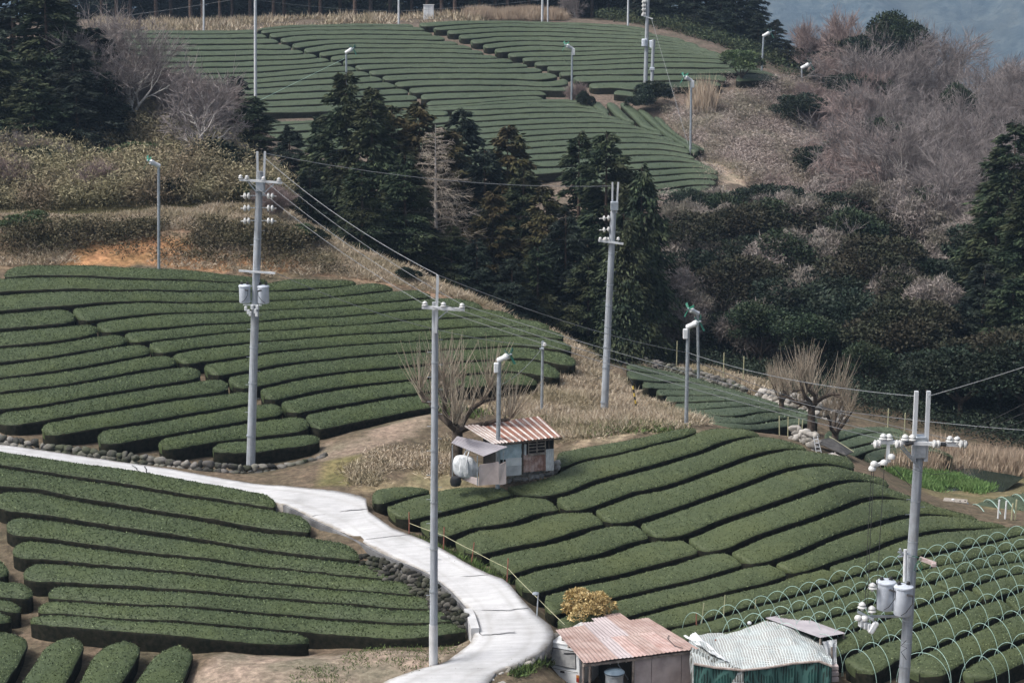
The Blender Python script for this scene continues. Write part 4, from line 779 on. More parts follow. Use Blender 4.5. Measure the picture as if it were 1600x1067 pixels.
# tall pole at the lower bend of the road
T = Thing('utility_pole', polebase(677, 1038, 66.5), 'tall concrete pole with one short crossarm standing by the road near the bottom', 'utility pole', 'large concrete utility poles'); PB = T; W = T.W
top = W(680, 472); shaft(T, top, .145, .105, joints=(.21, .33, .46, .60, .72, .84)); mb = MB(); mb.tube([Vector((0, 0, -.2)), W(677.3, 975)], .152, 14); T.part(mb, 'base_sleeve', 'conc_pale', smooth=True)
mb = MB(); bar(mb, W(681, 520, -.14), W(684, 430, -.14), .11, .09); T.part(mb, 'extension_bar', 'pole_w'); mb = MB(); bar(mb, W(659, 480, -.22), W(726, 484, -.22), .08, .10); T.part(mb, 'crossarm', 'white')
mb = MB(); bar(mb, W(700, 485, -.2), W(683, 499, -.16), .035); T.part(mb, 'brace', 'galv')
for u in (664, 693, 722):
    mb = MB(); insul(mb, W(u, 479 + (u - 660) * .05, -.22), s=1.0); T.part(mb, 'insulator', 'porc', smooth=True)
steps(T, top, .12, 22)
# pole in front of the dark conifers
T = Thing('utility_pole', polebase(943, 663, 93.5), 'tall leaning concrete pole with forked top standing on the dry grassy spur', 'utility pole', 'large concrete utility poles'); PC = T; W = T.W
top = W(958.5, 330); shaft(T, top, .19, .14, joints=(.08, .25, .35, .45, .55, .65, .8))
for a, b in (((956.5, 333), (957, 285)), ((963, 333), (966, 285))): mb = MB(); bar(mb, W(*a, -.05), W(*b, -.05), .10, .08); T.part(mb, 'extension_bar', 'pole_w')
mb = MB(); mb.box(W(960, 322, -.04), (.36, .36, .42), None, .02); T.part(mb, 'pole_clamp', 'galv')
mb = MB(); bar(mb, W(935, 376, -.2), W(974, 381, -.2), .08, .10); T.part(mb, 'crossarm', 'white')
for u in (938, 946, 966):
    mb = MB(); insul(mb, W(u, 376, -.2), s=.9); T.part(mb, 'insulator', 'porc', smooth=True)
for v in (340, 358, 374): mb = MB(); strainins(mb, W(956, v, -.05), W(936, v + 2, -.05), 1.2); T.part(mb, 'strain_insulator', 'porc', smooth=True)
steps(T, top, .15, 16)
# near pole on the right, its foot below the picture
b0 = ray_y(1408, 1105, 60.3); b0.z = float(gz(b0.x, b0.y)); T = Thing('utility_pole', b0, 'thick near concrete pole with grey transformers and loaded crossarm at right', 'utility pole', 'large concrete utility poles'); PD = T; W = T.W
top = W(1437, 688); mb = MB(); f_ = lambda v: W(1412 + (1067 - v) * .0655, v); mb.tube([f_(1300), f_(1067), f_(880), f_(688)], [.20, .185, .17, .15], 18); T.part(mb, 'shaft', 'pole', smooth=True)
for v in (735, 782, 845, 868, 940, 968, 1002, 1040): mb = MB(); d = (f_(v - 10) - f_(v)).normalized(); mb.tube([f_(v) - d * .02, f_(v) + d * .02], .195 - (1067 - v) / 380 * .035, 16); T.part(mb, 'band', 'galv', smooth=True)
for (a, b) in (((1427, 720), (1432, 611)), ((1446, 720), (1451, 611))): mb = MB(); bar(mb, W(*a, -.18), W(*b, -.18), .15, .12); T.part(mb, 'extension_bar', 'pole_w')
mb = MB(); mb.box(W(1437, 697, -.12), (.38, .44, .72), None, .03); T.part(mb, 'pole_clamp', 'galv')
mb = MB(); bar(mb, W(1371, 690, -.34), W(1508, 695, -.34), .10, .12); T.part(mb, 'crossarm', 'white')
mb = MB(); bar(mb, W(1405, 697, -.34), W(1434, 728, -.2), .045); bar(mb, W(1411, 697, -.34), W(1439, 732, -.2), .045); T.part(mb, 'brace', 'galv')
for u in (1380, 1389, 1414, 1425, 1484, 1495): mb = MB(); insul(mb, W(u, 688 + (u - 1371) * .036, -.34), s=1.25); T.part(mb, 'insulator', 'porc', smooth=True)
for a, b in ((1377, 1362), (1410, 1396), (1470, 1453), (1512, 1494)): mb = MB(); strainins(mb, W(max(a, b), 694, -.42), W(min(a, b), 693, -.46), 1.25); T.part(mb, 'strain_insulator', 'porc', smooth=True)
mb = MB()
for a, b in (((1414, 694), (1427, 691)), ((1467, 694), (1478, 694)), ((1502, 694), (1512, 693))): mb.tube([W(*a, -.42), W(*b, -.42)], .07, 8)
T.part(mb, 'cable_sleeve', 'black', smooth=True)
mb = MB(); bar(mb, W(1388, 694, -.34), W(1386.5, 722, -.34), .10, .10); bar(mb, W(1391, 719, -.34), W(1361, 729, -.5), .09, .09); T.part(mb, 'drop_bracket', 'white')
for u, v in ((1363, 731), (1366, 724), (1381, 722), (1393, 713)):
    mb = MB(); mb.lathe(W(u, v, -.5), [(.03, -.1), (.12, -.07), (.13, 0), (.10, .05), (.04, .09)], 10); T.part(mb, 'insulator', 'porc', smooth=True)
for u0, u1 in ((1362, 1351), (1365.5, 1355), (1381.5, 1369)): mb = MB(); mb.tube([W(u0, 733, -.5), W((u0 + u1) / 2 - .5, 840, -.45), W(u1, 955, -.4)], .010, 5); T.part(mb, 'drop_wire', 'wire_d')
transformer(T, W(1384, 929, -.15), .30, .98, side=1); transformer(T, W(1411, 937, -.45), .30, 1.0, side=1)
for nm, pa, pb, w_ in (('switch_arm', (1347, 963, -.3), (1425, 962, -.2), .07), ('transformer_bracket', (1378, 912, 0), (1420, 912, -.1), .06), ('transformer_bracket', (1378, 950, 0), (1420, 950, -.1), .06), ('switch_arm', (1340, 955, -.2), (1365, 968, -.6), .07)): mb = MB(); bar(mb, W(*pa), W(*pb), w_); T.part(mb, nm, 'galv')
for u, v in ((1347, 952), (1362, 958), (1363, 922)): mb = MB(); insul(mb, W(u, v, -.35), s=1.4); T.part(mb, 'insulator', 'porc', smooth=True)
for u, v in ((1341, 965), (1351, 966)):
    mb = MB(); mb.lathe(W(u, v, -.5), [(.04, -.1), (.12, -.06), (.13, .02), (.09, .08), (.03, .1)], 10); T.part(mb, 'insulator', 'porc', smooth=True)
for u, v in ((1345, 973), (1351, 976), (1357, 979)): mb = MB(); mb.box(W(u, v, -.5), (.13, .2, .26), rotz(.3), .03); T.part(mb, 'cutout_switch', 'white')
mb = MB(); mb.box(W(1364.5, 980, -.55), (.20, .16, .44), Matrix.Rotation(.5, 3, 'Y'), .04); T.part(mb, 'meter_plate', 'white')
mb = MB(); mb.tube([W(1336, 965, -.5), W(1332, 975, -.5), W(1335, 985, -.5), W(1342, 988, -.5)], .012, 5); mb.tube([W(1416, 1000, -.3), W(1408, 1008, -.3), W(1417, 1012, -.3), W(1408, 1018, -.3), W(1416, 1030, -.3)], .012, 5); T.part(mb, 'loose_cable', 'black')
mb = MB(); mb.tube([W(1413.5, 908, -.3), W(1414.5, 858, -.3)], .06, 10); T.part(mb, 'conduit', 'white', smooth=True)
mb = MB(); mb.tube([W(1403, 862, -.3), W(1422, 866, -.3)], .035, 8); mb.tube([W(1406, 857, -.35), W(1410, 866, -.3)], .04, 8); mb.tube([W(1403, 870, -.3), W(1412, 868, -.3)], .03, 8); T.part(mb, 'conduit_clamp', 'galv')
mb = MB(); bar(mb, W(1437, 872, -.25), W(1462, 881, -.6), .10, .12); mb.box(W(1459, 882, -.62), (.16, .14, .14), None, .02); T.part(mb, 'lamp_arm', mat_plain('weathered_pink', (.36, .27, .25), (.50, .42, .40), 8, .7))
mb = MB(); mb.tube([W(1425, 868, -.3), W(1440, 872, -.35), W(1432, 880, -.3), W(1428, 890, -.3), W(1437, 895, -.3), W(1441, 885, -.3), W(1436, 876, -.3)], .012, 5); T.part(mb, 'green_cable', 'teal')
steps(T, W(1431, 780), .17, 3, .93, 1.0)
# upper pole beside the hill field
T = Thing('utility_pole', polebase(1008, 132, 198), 'far concrete pole with small boxes rising from the bush at the upper field', 'utility pole', 'large concrete utility poles'); PE = T; W = T.W
shaft(T, W(1014, -60), .22, .16); mb = MB(); bar(mb, W(1002, 24, -.2), W(1020, 30, -.2), .12); T.part(mb, 'crossarm', 'white')
for v in (3, 9, 15, 22): mb = MB(); strainins(mb, W(1010, v, -.1), W(1002, v + 1, -.1), 2.2); T.part(mb, 'strain_insulator', 'porc', smooth=True)
for u, v in ((1007, 67), (1019, 69)): mb = MB(); mb.lathe(W(u, v, -.2), [(.30, -.36), (.32, .3), (.25, .38)], 12); T.part(mb, 'transformer', 'grey_en', smooth=True)
T = Thing('steel_pole', polebase(1018, 122, 197), 'shorter far pole standing right of the tall pole at the upper field', 'pole'); shaft(T, T.W(1021, 62), .18, .15); mb = MB(); mb.box(T.W(1019, 108, -.1), (.5, .3, .3), None, .04); T.part(mb, 'meter_box', 'grey_en')
# plain thin poles
for u0, v0, D, u1, v1, r, lab in ((398,150,190,399,-30,.16,'tall thin pale pole in front of the left part of the upper field'),(318,47,216,318.5,-30,.12,'thin pale pole at the top edge of the upper field, furthest left'),
    (623,37,222,623,-30,.13,'thin pale pole at the top edge of the upper field, left of the white box'),(847,34,221,848,-30,.14,'thicker of two thin pale poles standing in the dry reeds at the top'),
    (856,34,222,856,-30,.10,'thinner of two thin pale poles standing in the dry reeds at the top'),(981,47,218,982,-30,.12,'thin pale pole at the top edge near the reddish conifer'),
    (846,668,93,848,533,.075,'plain grey steel pole standing behind the rusty striped roof')):
    T = Thing('steel_pole', polebase(u0, v0, D), lab, 'pole', 'thin steel poles'); shaft(T, T.W(u1, v1), r, r * .85, 'galv' if v1 > 0 else 'pole_w', n=10)
    if v1 > 0: mb = MB(); insul(mb, T.W(851, 541, -.1)); T.part(mb, 'insulator', 'porc', smooth=True); mb = MB(); mb.tube([T.W(843, 545, -.1), T.W(850, 545, -.1)], .05, 8); T.part(mb, 'bracket', 'galv')
# frost fans
def fan(u0, v0, D, u1, v1, lab, face=1, r=.09, s=1.0, box=True, ang=None, boxside=-1):
    T = Thing('frost_fan', polebase(u0, v0, D), lab, 'frost fan', 'frost fans on poles'); t = T.W(u1, v1); shaft(T, t, r, r * .9, 'galv', n=10)
    if box: mb = MB(); mb.box(t + Vector((boxside * .12, -.05, -.22)), (.24 * s, .2 * s, .5 * s), None, .03); T.part(mb, 'control_box', 'white')
    d = Vector((face * .75, -.35, .42)).normalized(); c = t + Vector((0, 0, .10)); mb = MB(); q = d.to_track_quat('Z', 'Y').to_matrix()
    mb.lathe(c, [(.06*s, -.1), (.13*s, -.05), (.13*s, .30*s), (.16*s, .36*s), (.16*s, .52*s), (.08*s, .58*s)], 12, q); T.part(mb, 'motor', 'white', smooth=True)
    h = c + d * .66 * s; mb = MB(); mb.lathe(h, [(.05*s, -.05), (.06*s, .05), (.02*s, .1)], 8, q); hub = T.part(mb, 'hub', 'galv')
    for k in range(3):
        a = k * 2.094 + .5; e1, e2 = q @ Vector((1, 0, 0)), q @ Vector((0, 1, 0)); rd = e1 * math.cos(a) + e2 * math.sin(a); tg = -e1 * math.sin(a) + e2 * math.cos(a)
        mb = MB(); mb.sheet([h + rd*.05*s - tg*.05*s, h + rd*.50*s - tg*.09*s + d*.03, h + rd*.52*s + tg*.07*s + d*.06, h + rd*.06*s + tg*.06*s + d*.04], .012); T.part(mb, 'blade', 'teal')
    return T
fan(247,418,109,248,262,'green frost fan on a grey pole above the orange bank at left', -1, .09, 1.0, False)
fan(381,236,150,381,186,'green frost fan on a short pole half hidden by dark bushes at upper left', 1, .10, 1.2, False)
fan(541,132,196,541,84,'green frost fan standing in the middle of the upper field', 1, .11, 1.4, False)
fan(893,157,194.5,894,78,'white headed frost fan near the dry bush in the upper field', -1, .11, 1.3, True, boxside=1)
fan(1079,238,177,1080,128,'frost fan at the right end of the upper field above the earth path', -1, .11, 1.3, True, boxside=1)
fan(1190,104,202,1193,58,'small far frost fan against the dark conifers at upper right', 1, .11, 1.3, False)
fan(1253,135,205,1253,108,'far white frost fan half hidden by pinkish shrubs right of the upper field', 1, .11, 1.6, False)
FN1 = fan(777,752,81.2,780,566,'frost fan on a pole rising through the hut roofs', 1, .10, .85)
FN2 = fan(1072,669,91,1075,514,'frost fan at the tip of the grassy spur, nearest of the two there', 1, .095, .95)
fan(1092,597,121,1090,492,'frost fan by the far edge of the valley tea terrace', -1, .10, 1.1, False)
# small street mirror lamp by the road
T = Thing('lamp_post', polebase(838, 965, 69.6), 'tiny thin lamp post beside the road left of the yellow bush', 'lamp post'); mb = MB(); mb.tube([Vector((0, 0, 0)), T.W(841, 928)], .025, 8); T.part(mb, 'shaft', 'galv'); mb = MB(); mb.lathe(T.W(837, 927.5), [(.10, -.02), (.13, 0), (.12, .04), (.05, .07)], 12); T.part(mb, 'lamp_shade', 'galv', smooth=True); mb = MB(); mb.tube([T.W(841, 928), T.W(836, 926.5)], .018, 6); T.part(mb, 'bracket', 'galv')
# ------------------------------------------------------------ wires
def wire(pts, r, label, mat='wire', sag=.35, name='power_line', group='overhead lines'):
    """pts: world points; sagging between each pair"""
    mb = MB(); full = []
    for a, b in zip(pts[:-1], pts[1:]):
        a, b = Vector(a), Vector(b); n = 14
        for i in range(n + (b == pts[-1])): t = i / n; q = a.lerp(b, t); q.z -= sag * 4 * t * (1 - t) * (b - a).length / 30; full.append(q)
    full.append(Vector(pts[-1])); mb.tube(full, r, 5, False); return tag(mb.build(name, M[mat]), label, 'wire', group)
def A_(T, u, v, dy=-.2): return T.W(u, v, dy) + T.b
wire([A_(PA, 415, 240), A_(PC, 956, 291)], 0.0126, 'upper wire from the transformer pole top to the forked pole on the spur', sag=.75)
wire([A_(PA, 415, 248), A_(PB, 685, 430)], 0.0126, 'wire from the transformer pole top down to the top of the roadside pole', sag=.45)
wire([A_(PB, 685, 430), A_(FN2, 1075, 551), A_(PD, 1430, 619)], 0.0126, 'long wire from the roadside pole top past the spur fan to the right pole', sag=.3)
for k, (ua, va, ub, ud, lab) in enumerate(((386, 280, 664, 1377, 'lowest'), (412, 281, 693, 1414, 'middle'), (440, 284, 722, 1484, 'highest'))):
    wire([A_(PA, ua, va), A_(PB, ub, 476)], 0.0092, f'{lab} of three parallel wires between the transformer pole and the roadside pole', sag=.35)
    wire([A_(PB, ub, 476), A_(PD, ud, 686, -.34)], 0.0092, f'{lab} of three parallel wires between the roadside pole and the right pole', sag=.35)
P848 = polebase(846, 668, 93); wire([A_(PA, 430, 426), ray_y(848, 541, P848.y)], 0.0126, 'low slack cable from the transformer pole to the plain pole behind the hut', sag=1.2)
wire([ray_y(846, 545, P848.y), A_(FN1, 781, 602)], 0.0115, 'short pale cable from the plain pole down to the fan on the hut', sag=.5)
for v in (340, 375): wire([A_(PA, 432, v - 25), A_(PC, 936, v)], 0.0069, f'faint dark wire across the conifers, {"upper" if v == 340 else "lower"} of two', 'wire_d', .3)
wire([A_(PD, 1450, 619), ray_y(1640, 560, 52)], 0.0126, 'wire leaving the right pole top towards the right picture edge', sag=.1)
for k, (v, v2) in enumerate(((686, 660), (688, 678), (690, 694))): wire([A_(PD, 1484 + 10 * k, v, -.34), ray_y(1660, v2 - 60, 50)], 0.0081, f'{ORD[k + 1]} from the top of three wires leaving the right crossarm', 'wire_d', .1)
wire([A_(FN2, 1076, 560), ray_y(1300, 640, 95), ray_y(1660, 676, 90)], 0.0162, 'dashed looking twisted cable in front of the dark right woods', 'wire', .3)
wire([A_(PE, 1018, 30), ray_y(1077, 232, P(1078, 236, 178)[1])], 0.0173, 'guy wire slanting from the far upper pole to the end of the upper field', 'wire', 0, 'guy_wire', None)
wire([ray_y(170, 28, 190), ray_y(398, -6, 186)], 0.0115, 'thin pale wire across the dark trees at the top left', sag=.2); wire([ray_y(399, 0, 186), ray_y(623, 18, 218), ray_y(850, 0, 218)], 0.0115, 'thin pale wire across the dark trunks at the top middle', sag=.2)
wire([ray_y(400, 160, 186), ray_y(538, 92, 195)], 0.0173, 'greenish guy cable beside the frost fan in the upper field', 'hoop', 0, 'guy_wire', None)
for k in (0, 1): wire([ray_y(1195, 60 + 8 * k, 200), ray_y(1330, 118 + 8 * k, 215)], 0.0115, f'dark wire against the misty mountain, {"upper" if k == 0 else "lower"} of two', 'wire_d', .2)
wire([A_(PD, 1389, 722, -.4), A_(PD, 1425, 762, -.4), A_(PD, 1400, 733, -.5)], 0.0069, 'slack black loop hanging left of the right pole', 'wire_d', .1)
wire([A_(PD, 1410, 722, -.3), A_(PD, 1505, 728, -.3)], 0.0069, 'slack black wire hanging across the right pole above the pond', 'wire_d', 5)
# yellow and black guy guard on the spur
T = Thing('guy_guard', polebase(995, 646, 94.5), 'short yellow and black striped guy wire guard on the spur', 'guy guard'); d = (T.W(988, 597) - Vector((0, 0, 0)))
for k in range(8): mb = MB(); mb.tube([d * (k / 8), d * ((k + 1) / 8)], .045, 8); T.part(mb, 'stripe', 'black' if k % 2 else mat_plain('yellow_paint', (.55, .38, .05), (.68, .5, .1), 6, .5) if k == 0 else (M['black'] if k % 2 else bpy.data.materials['yellow_paint']))
mb = MB(); mb.tube([d, ray_y(962, 560, PC.b.y) - T.b], .012, 5); T.part(mb, 'guy_wire', 'wire')
# ------------------------------------------------------------ hoops over the lower right rows
def hoops():
    starts = {9: (1068, 25), 10: (1128, 25), 11: (1212, 25), 12: (1268, 25), 13: (1318, 25.5), 14: (1405, 26), 15: (1502, 26)}
    byrow = {}
    for A, B, i, blk in fR: byrow.setdefault(i, []).append((A, B))
    for i, (u0, du) in starts.items():
        A = np.vstack([a for a, b in byrow[i]]); B = np.vstack([b for a, b in byrow[i]]); uu = to_uv(A)[0]; o_ = np.argsort(uu); A = A[o_]; uu = uu[o_]; ub = to_uv(B)[0]; o2 = np.argsort(ub); B = B[o2]
        Bd = resample(B, 500); k = 0; u = u0
        while u < 1630:
            a = np.array([np.interp(u, uu, A[:, q]) for q in range(3)]); a2 = np.array([np.interp(u + 6, uu, A[:, q]) for q in range(3)]); td = (a2 - a)[:2]; td /= np.linalg.norm(td)
            ud = to_uv(a)[2]; j = np.argmin(np.abs(to_uv(Bd)[0] - (u + 50 * 70 / ud))); b = Bd[j]
            f1 = Vector(a) + (Vector(a) - Vector(b)) * .04; f2 = Vector(b) - (Vector(b) - Vector(a)) * .02; g1, g2 = float(gz(f1.x, f1.y)), float(gz(f2.x, f2.y)); f1.z = min(f1.z - .6, g1 + .05); f2.z = min(f2.z - .6, g2 + .05)
            apex = (a[2] + b[2]) / 2 + .66 + rng.uniform(-.05, .05); mid = (f1 + f2) / 2; tw = Vector((td[0], td[1], 0)) * rng.uniform(-.12, .12); mb = MB(); pts = []
            for q in range(21):
                th = math.pi * q / 20; c = math.cos(th); s_ = math.sin(th); p = f1 * (1 + c) / 2 + f2 * (1 - c) / 2; zz = p.z + (apex - mid.z) * (s_ ** .85 if s_ > 0 else 0); pts.append(Vector((p.x, p.y, zz)) + tw * s_)
            base = f1; mb.tube([p - base for p in pts], .0105, 5, False); ob = mb.build('tunnel_hoop', M['hoop'], None, True); ob.location = base
            k += 1; tag(ob, f'pale green hoop, {ordw(k)} from the left over the {ordw(i - 8)} hooped tea row', 'hoop', 'green hoops arched over the lower right tea rows')
            u += du + rng.uniform(-1.5, 1.5)
hoops()
def canes(lst, label, group, name='bamboo_cane', mat='cane', r=.02, cat='cane'):
    for k, (u0, v0, D, u1, v1) in enumerate(lst):
        b = P(u0, v0, D); t = ray_y(u1, v1, b[1]); mb = MB(); bb = Vector((b[0], b[1], min(b[2], float(gz(b[0], b[1])) + .0))); mb.tube([Vector((0, 0, 0)), (t - bb) * .5 + Vector((.01, .01, 0)), t - bb], r, 6); o = mb.build(name, M[mat]); o.location = bb; tag(o, label[k] if isinstance(label, list) else label.format(ordw(k + 1)), cat, group)
canes([(1093,990,71,1100,942),(1128,986,71.2,1133,929),(1177,975,71.8,1181,936)], 'green garden cane behind the netted shed, {} from the left', 'green canes behind the netted shed')
canes([(1088,996,70.6,1088,958),(1199,972,71.6,1199,945),(1224,973,71.4,1219,949),(1181,992,70.4,1181,975),(1118,1015,68.6,1118,998)], 'thin dark stake at the netted shed, {} in the group', 'dark stakes at the netted shed', 'stake', 'rust_stake', .022, 'stake')
STK = [(639,838,76.6,639,800),(692,861,75,694,823),(735,881,73.9,741,847),(791,910,72.2,794,872)]
canes(STK, 'rusty red stake on the road verge beside the right field, {} from the top', 'rusty stakes along the right road verge', 'stake', 'rust_stake', .022, 'stake')
sp = [ray_y(u, v, P(a, b, D)[1]) for (u, v), (a, b, D) in zip(((640,817),(693,836),(739,860),(794,888)), [(s[0], s[1], s[2]) for s in STK])] + [ray_y(842,936,P(842,965,69.6)[1]), ray_y(882,975,P(880,990,68.8)[1])]
wire(sp, .012, 'thin cord strung between the rusty stakes along the road', 'cane', .25, 'cord', None)
for k, (u, D) in enumerate(((972,129.5),(1014,128.5),(1057,127.2),(1130,123.2),(1161,121.6),(1386,108),(1412,107))):
    b = onray(u, D); mb = MB(); mb.tube([Vector((0, 0, -.1)), Vector((.02, 0, 1.9))], .035, 6); o = mb.build('fence_post', M['cane']); o.location = b; tag(o, f'weathered thin fence post at the valley wood edge, {ordw(k + 1)} from the left', 'fence post', 'thin fence posts along the valley wood edge')
for k, (u, v) in enumerate(((1218,652),(1231,654),(1247,650),(1252,650))):
    b = onray(u, 96); mb = MB(); mb.tube([Vector((0, 0, -.1)), Vector((.03 * k - .04, 0, 1.0))], .028, 6); o = mb.build('stake', M['cane']); o.location = b; tag(o, f'pale wooden stake by the stone heap, {ordw(k + 1)} from the left', 'stake', 'pale stakes by the stone heap')
# boards and tools at the valley edge beside the right field
T = Thing('stepladder', P(1278, 712, 90.5), 'white stepladder leaning by the dark lean-to behind the right field', 'ladder')
mb = MB(); bar(mb, T.W(1277, 716), T.W(1271, 682), .05, .04); T.part(mb, 'rail', 'white'); mb = MB(); bar(mb, T.W(1285, 714), T.W(1277, 681), .05, .04); T.part(mb, 'rail', 'white')
for v in (686, 692, 698, 704, 709): mb = MB(); bar(mb, T.W(1272 + (v - 682) * .18, v), T.W(1277.5 + (v - 682) * .23, v), .06, .03); T.part(mb, 'rung', 'white')
T = Thing('lean_to', P(1300, 712, 93), 'dark tin lean-to roof on thin posts behind the top of the right field', 'lean-to')
mb = MB(); mb.sheet([T.W(1270, 690, 1.2), T.W(1300, 684, 2.2), T.W(1333, 706, 1.4), T.W(1322, 712, -.2)], .04); T.part(mb, 'roof', mat_plain('dark_tin', (.03, .03, .03), (.09, .085, .08), 3, .8)); 
mb = MB(); bar(mb, T.W(1296, 682, 2.1), T.W(1334, 706, 1.3), .05); T.part(mb, 'roof_pole', 'cane')
for u, v in ((1322, 710), (1305, 706)): mb = MB(); a = T.W(u, v, .3); mb.tube([a, a - Vector((0, 0, 1.6))], .04, 6); T.part(mb, 'post', 'bark_pale')
mb = MB(); mb.sheet([T.W(1282, 712, -.3), T.W(1300, 708, .3), T.W(1322, 716, .2), T.W(1308, 722, -.5)], .05); T.part(mb, 'bench_board', 'bark_pale')
T = Thing('shelter', polebase(1500, 795, 89), 'tiny wooden shelter with a flat roof beside the pond', 'shelter')
mb = MB(); mb.sheet([T.W(1473, 782, -.3), T.W(1511, 785, -.3), T.W(1512, 780, .9), T.W(1476, 777, .9)], .05); T.part(mb, 'roof', mat_plain('weathered_board', (.22, .19, .16), (.42, .38, .33), 6, .8))
for u in (1478, 1491, 1500, 1508): mb = MB(); a = T.W(u, 782, 0); mb.tube([a, Vector((a.x, a.y, a.z - .75))], .035, 6); T.part(mb, 'post', 'bark')
mb = MB(); mb.box(T.W(1489, 792, .1), (.42, .35, .3), None, .02); T.part(mb, 'crate', mat_plain('pale_wood', (.5, .42, .32), (.62, .55, .45), 5, .7)); mb = MB(); mb.box(T.W(1489, 784, .1), (.12, .12, .3), None, .02); T.part(mb, 'post_box', 'white'); mb = MB(); mb.box(T.W(1507, 791, .1), (.35, .3, .34), None, .02); T.part(mb, 'bin', 'grey_en')
T = Thing('pump_cabinet', polebase(670, 34, 226), 'small white cabinet at the top edge of the upper field', 'cabinet')
mb = MB(); mb.box((0, 0, .75), (1.2, .8, 1.7), None, .03); T.part(mb, 'cabinet_body', 'white'); mb = MB(); mb.box((0, -.42, .75), (.03, .03, 1.5)); T.part(mb, 'door_seam', 'galv'); mb = MB(); mb.box((0, 0, 1.63), (1.32, .92, .07), None, .01); T.part(mb, 'lid', 'white')
# plastic covered hedge at the far right edge
qa = np.array([(1508,792),(1530,782),(1560,776),(1600,768),(1650,760)], float); qb = np.array([(1545,814),(1572,812),(1600,806),(1630,800),(1680,792)], float)
ha = resample(P(qa[:, 0], qa[:, 1], np.array([89, 89.5, 90, 90.5, 91.])), 20); hb = resample(P(qb[:, 0], qb[:, 1], np.array([85, 85.2, 85.4, 85.6, 86.])), 20)
hb[:, 2] = np.minimum(hb[:, 2], ha[:, 2] - .1); hedge(ha, hb, 'far', 'dark tea hedge under pale hoops at the right edge beside the pond', cap=(.8, .2), leafd=25)
for k, t in enumerate((1, 4, 7, 10, 13, 16)):
    a, b = Vector(ha[t]), Vector(hb[min(19, t)]); mb = MB(); pts = [(a.lerp(b, (1 - math.cos(math.pi * q / 14)) / 2) + Vector((0, 0, -.5 + 1.0 * math.sin(math.pi * q / 14)))) for q in range(15)]; mb.tube([p - a for p in pts], .02, 5, False); o = mb.build('tunnel_hoop', M['hoop'], None, True); o.location = a; tag(o, f'pale hoop over the hedge beside the pond, {ordw(k + 1)} from the left', 'hoop', 'pale hoops by the pond')
for k, (u, v) in enumerate(((1559,806),(1570,808),(1580,812),(1586,806))): b = P(u, v, 84.6); mb = MB(); mb.tube([Vector((0, 0, -.4)), Vector((.04, 0, .75))], .04, 6); o = mb.build('stake', M['white' if k < 2 else 'cane']); o.location = Vector(b); tag(o, f'pale marker stake below the pond hedge, {ordw(k + 1)} from the left', 'stake', 'marker stakes below the pond hedge')

# ------------------------------------------------------------ corrugated sheet
def corr(mb, o, ex, ey, nx, amp=.02, per=.1, th=.006, ny=1):
    """corrugated sheet from corner o along ex (waves) and ey"""
    o, ex, ey = Vector(o), Vector(ex), Vector(ey); L = ex.length; nrm = ex.cross(ey).normalized(); n = max(4, int(L / per * 4)); k = len(mb.v)
    for j in range(ny + 1):
        for i in range(n + 1): mb.v.append(tuple(o + ex * (i / n) + ey * (j / ny) + nrm * (amp * math.sin(2 * math.pi * L * (i / n) / per))))
    for j in range(ny):
        for i in range(n): a = k + j * (n + 1) + i; mb.f.append((a, a + 1, a + n + 2, a + n + 1))
    k2 = len(mb.v)
    for j in range(ny + 1):
        for i in range(n + 1): mb.v.append(tuple(Vector(mb.v[k + j * (n + 1) + i]) - nrm * th))
    for j in range(ny):
        for i in range(n): a = k2 + j * (n + 1) + i; mb.f.append((a, a + n + 1, a + n + 2, a + 1))
def mat_rustroof():
    m, n, b = newmat('striped_rusty_roof'); tc = n.nodes.new('ShaderNodeTexCoord'); mp = n.nodes.new('ShaderNodeMapping'); n.links.new(tc.outputs['UV'], mp.inputs[0])
    g_ = noise(n, 1.3, 6, .7, 'Object'); r = ramp(n, [(.25, (.19, .075, .05)), (.5, (.29, .135, .095)), (.75, (.46, .33, .28))]); n.links.new(g_.outputs[0], r.inputs[0]); n.links.new(r.outputs[0], b.inputs[0]); b.inputs['Roughness'].default_value = .8; return m
M['rust'] = mat_rustroof()
M['rust_pale'] = mat_plain('weathered_white_tin', (.50, .42, .38), (.72, .68, .65), 3, .7, co='Object', bstr=0)
M['tin_pink'] = mat_plain('faded_red_tin', (.26, .165, .14), (.47, .365, .33), 1.6, .75, co='Object', bstr=.05, detail=9, lo=.3, hi=.7)
M['tin_pink2'] = mat_plain('faded_grey_tin', (.38, .32, .32), (.50, .44, .44), 1.6, .75, co='Object', bstr=.05, detail=9, lo=.3, hi=.7)
M['tin_rose'] = mat_plain('rose_tin', (.33, .20, .17), (.54, .41, .38), 2.2, .75, co='Object', bstr=.05, detail=9, lo=.3, hi=.7)
M['tin_grey'] = mat_plain('grey_mauve_tin', (.27, .25, .27), (.37, .35, .37), 1.2, .7, co='Object', bstr=.05, detail=8)
M['panel_pink'] = mat_plain('faded_panel', (.36, .30, .285), (.52, .45, .43), 1.8, .85, co='Object', detail=9, bstr=.1)
M['panel_rust'] = mat_plain('rust_panel', (.22, .12, .095), (.44, .33, .30), 2.4, .85, co='Object', detail=9, bstr=.1, lo=.4, hi=.55)
M['panel_grey'] = mat_plain('pale_panel', (.44, .45, .46), (.64, .65, .66), 2, .8, co='Object', detail=8)
M['tarp_blue'] = mat_plain('pale_blue_tarp', (.38, .48, .53), (.58, .67, .71), 3, .6, co='Object', detail=6, bstr=.4, bdist=.05)
M['tarp_white'] = mat_plain('dirty_white_tarp', (.44, .46, .47), (.74, .75, .76), 4, .55, co='Object', detail=6, bstr=.5, bdist=.05)
M['wood'] = mat_plain('grey_wood', (.13, .105, .09), (.34, .29, .25), 6, .9, co='Object', detail=7)
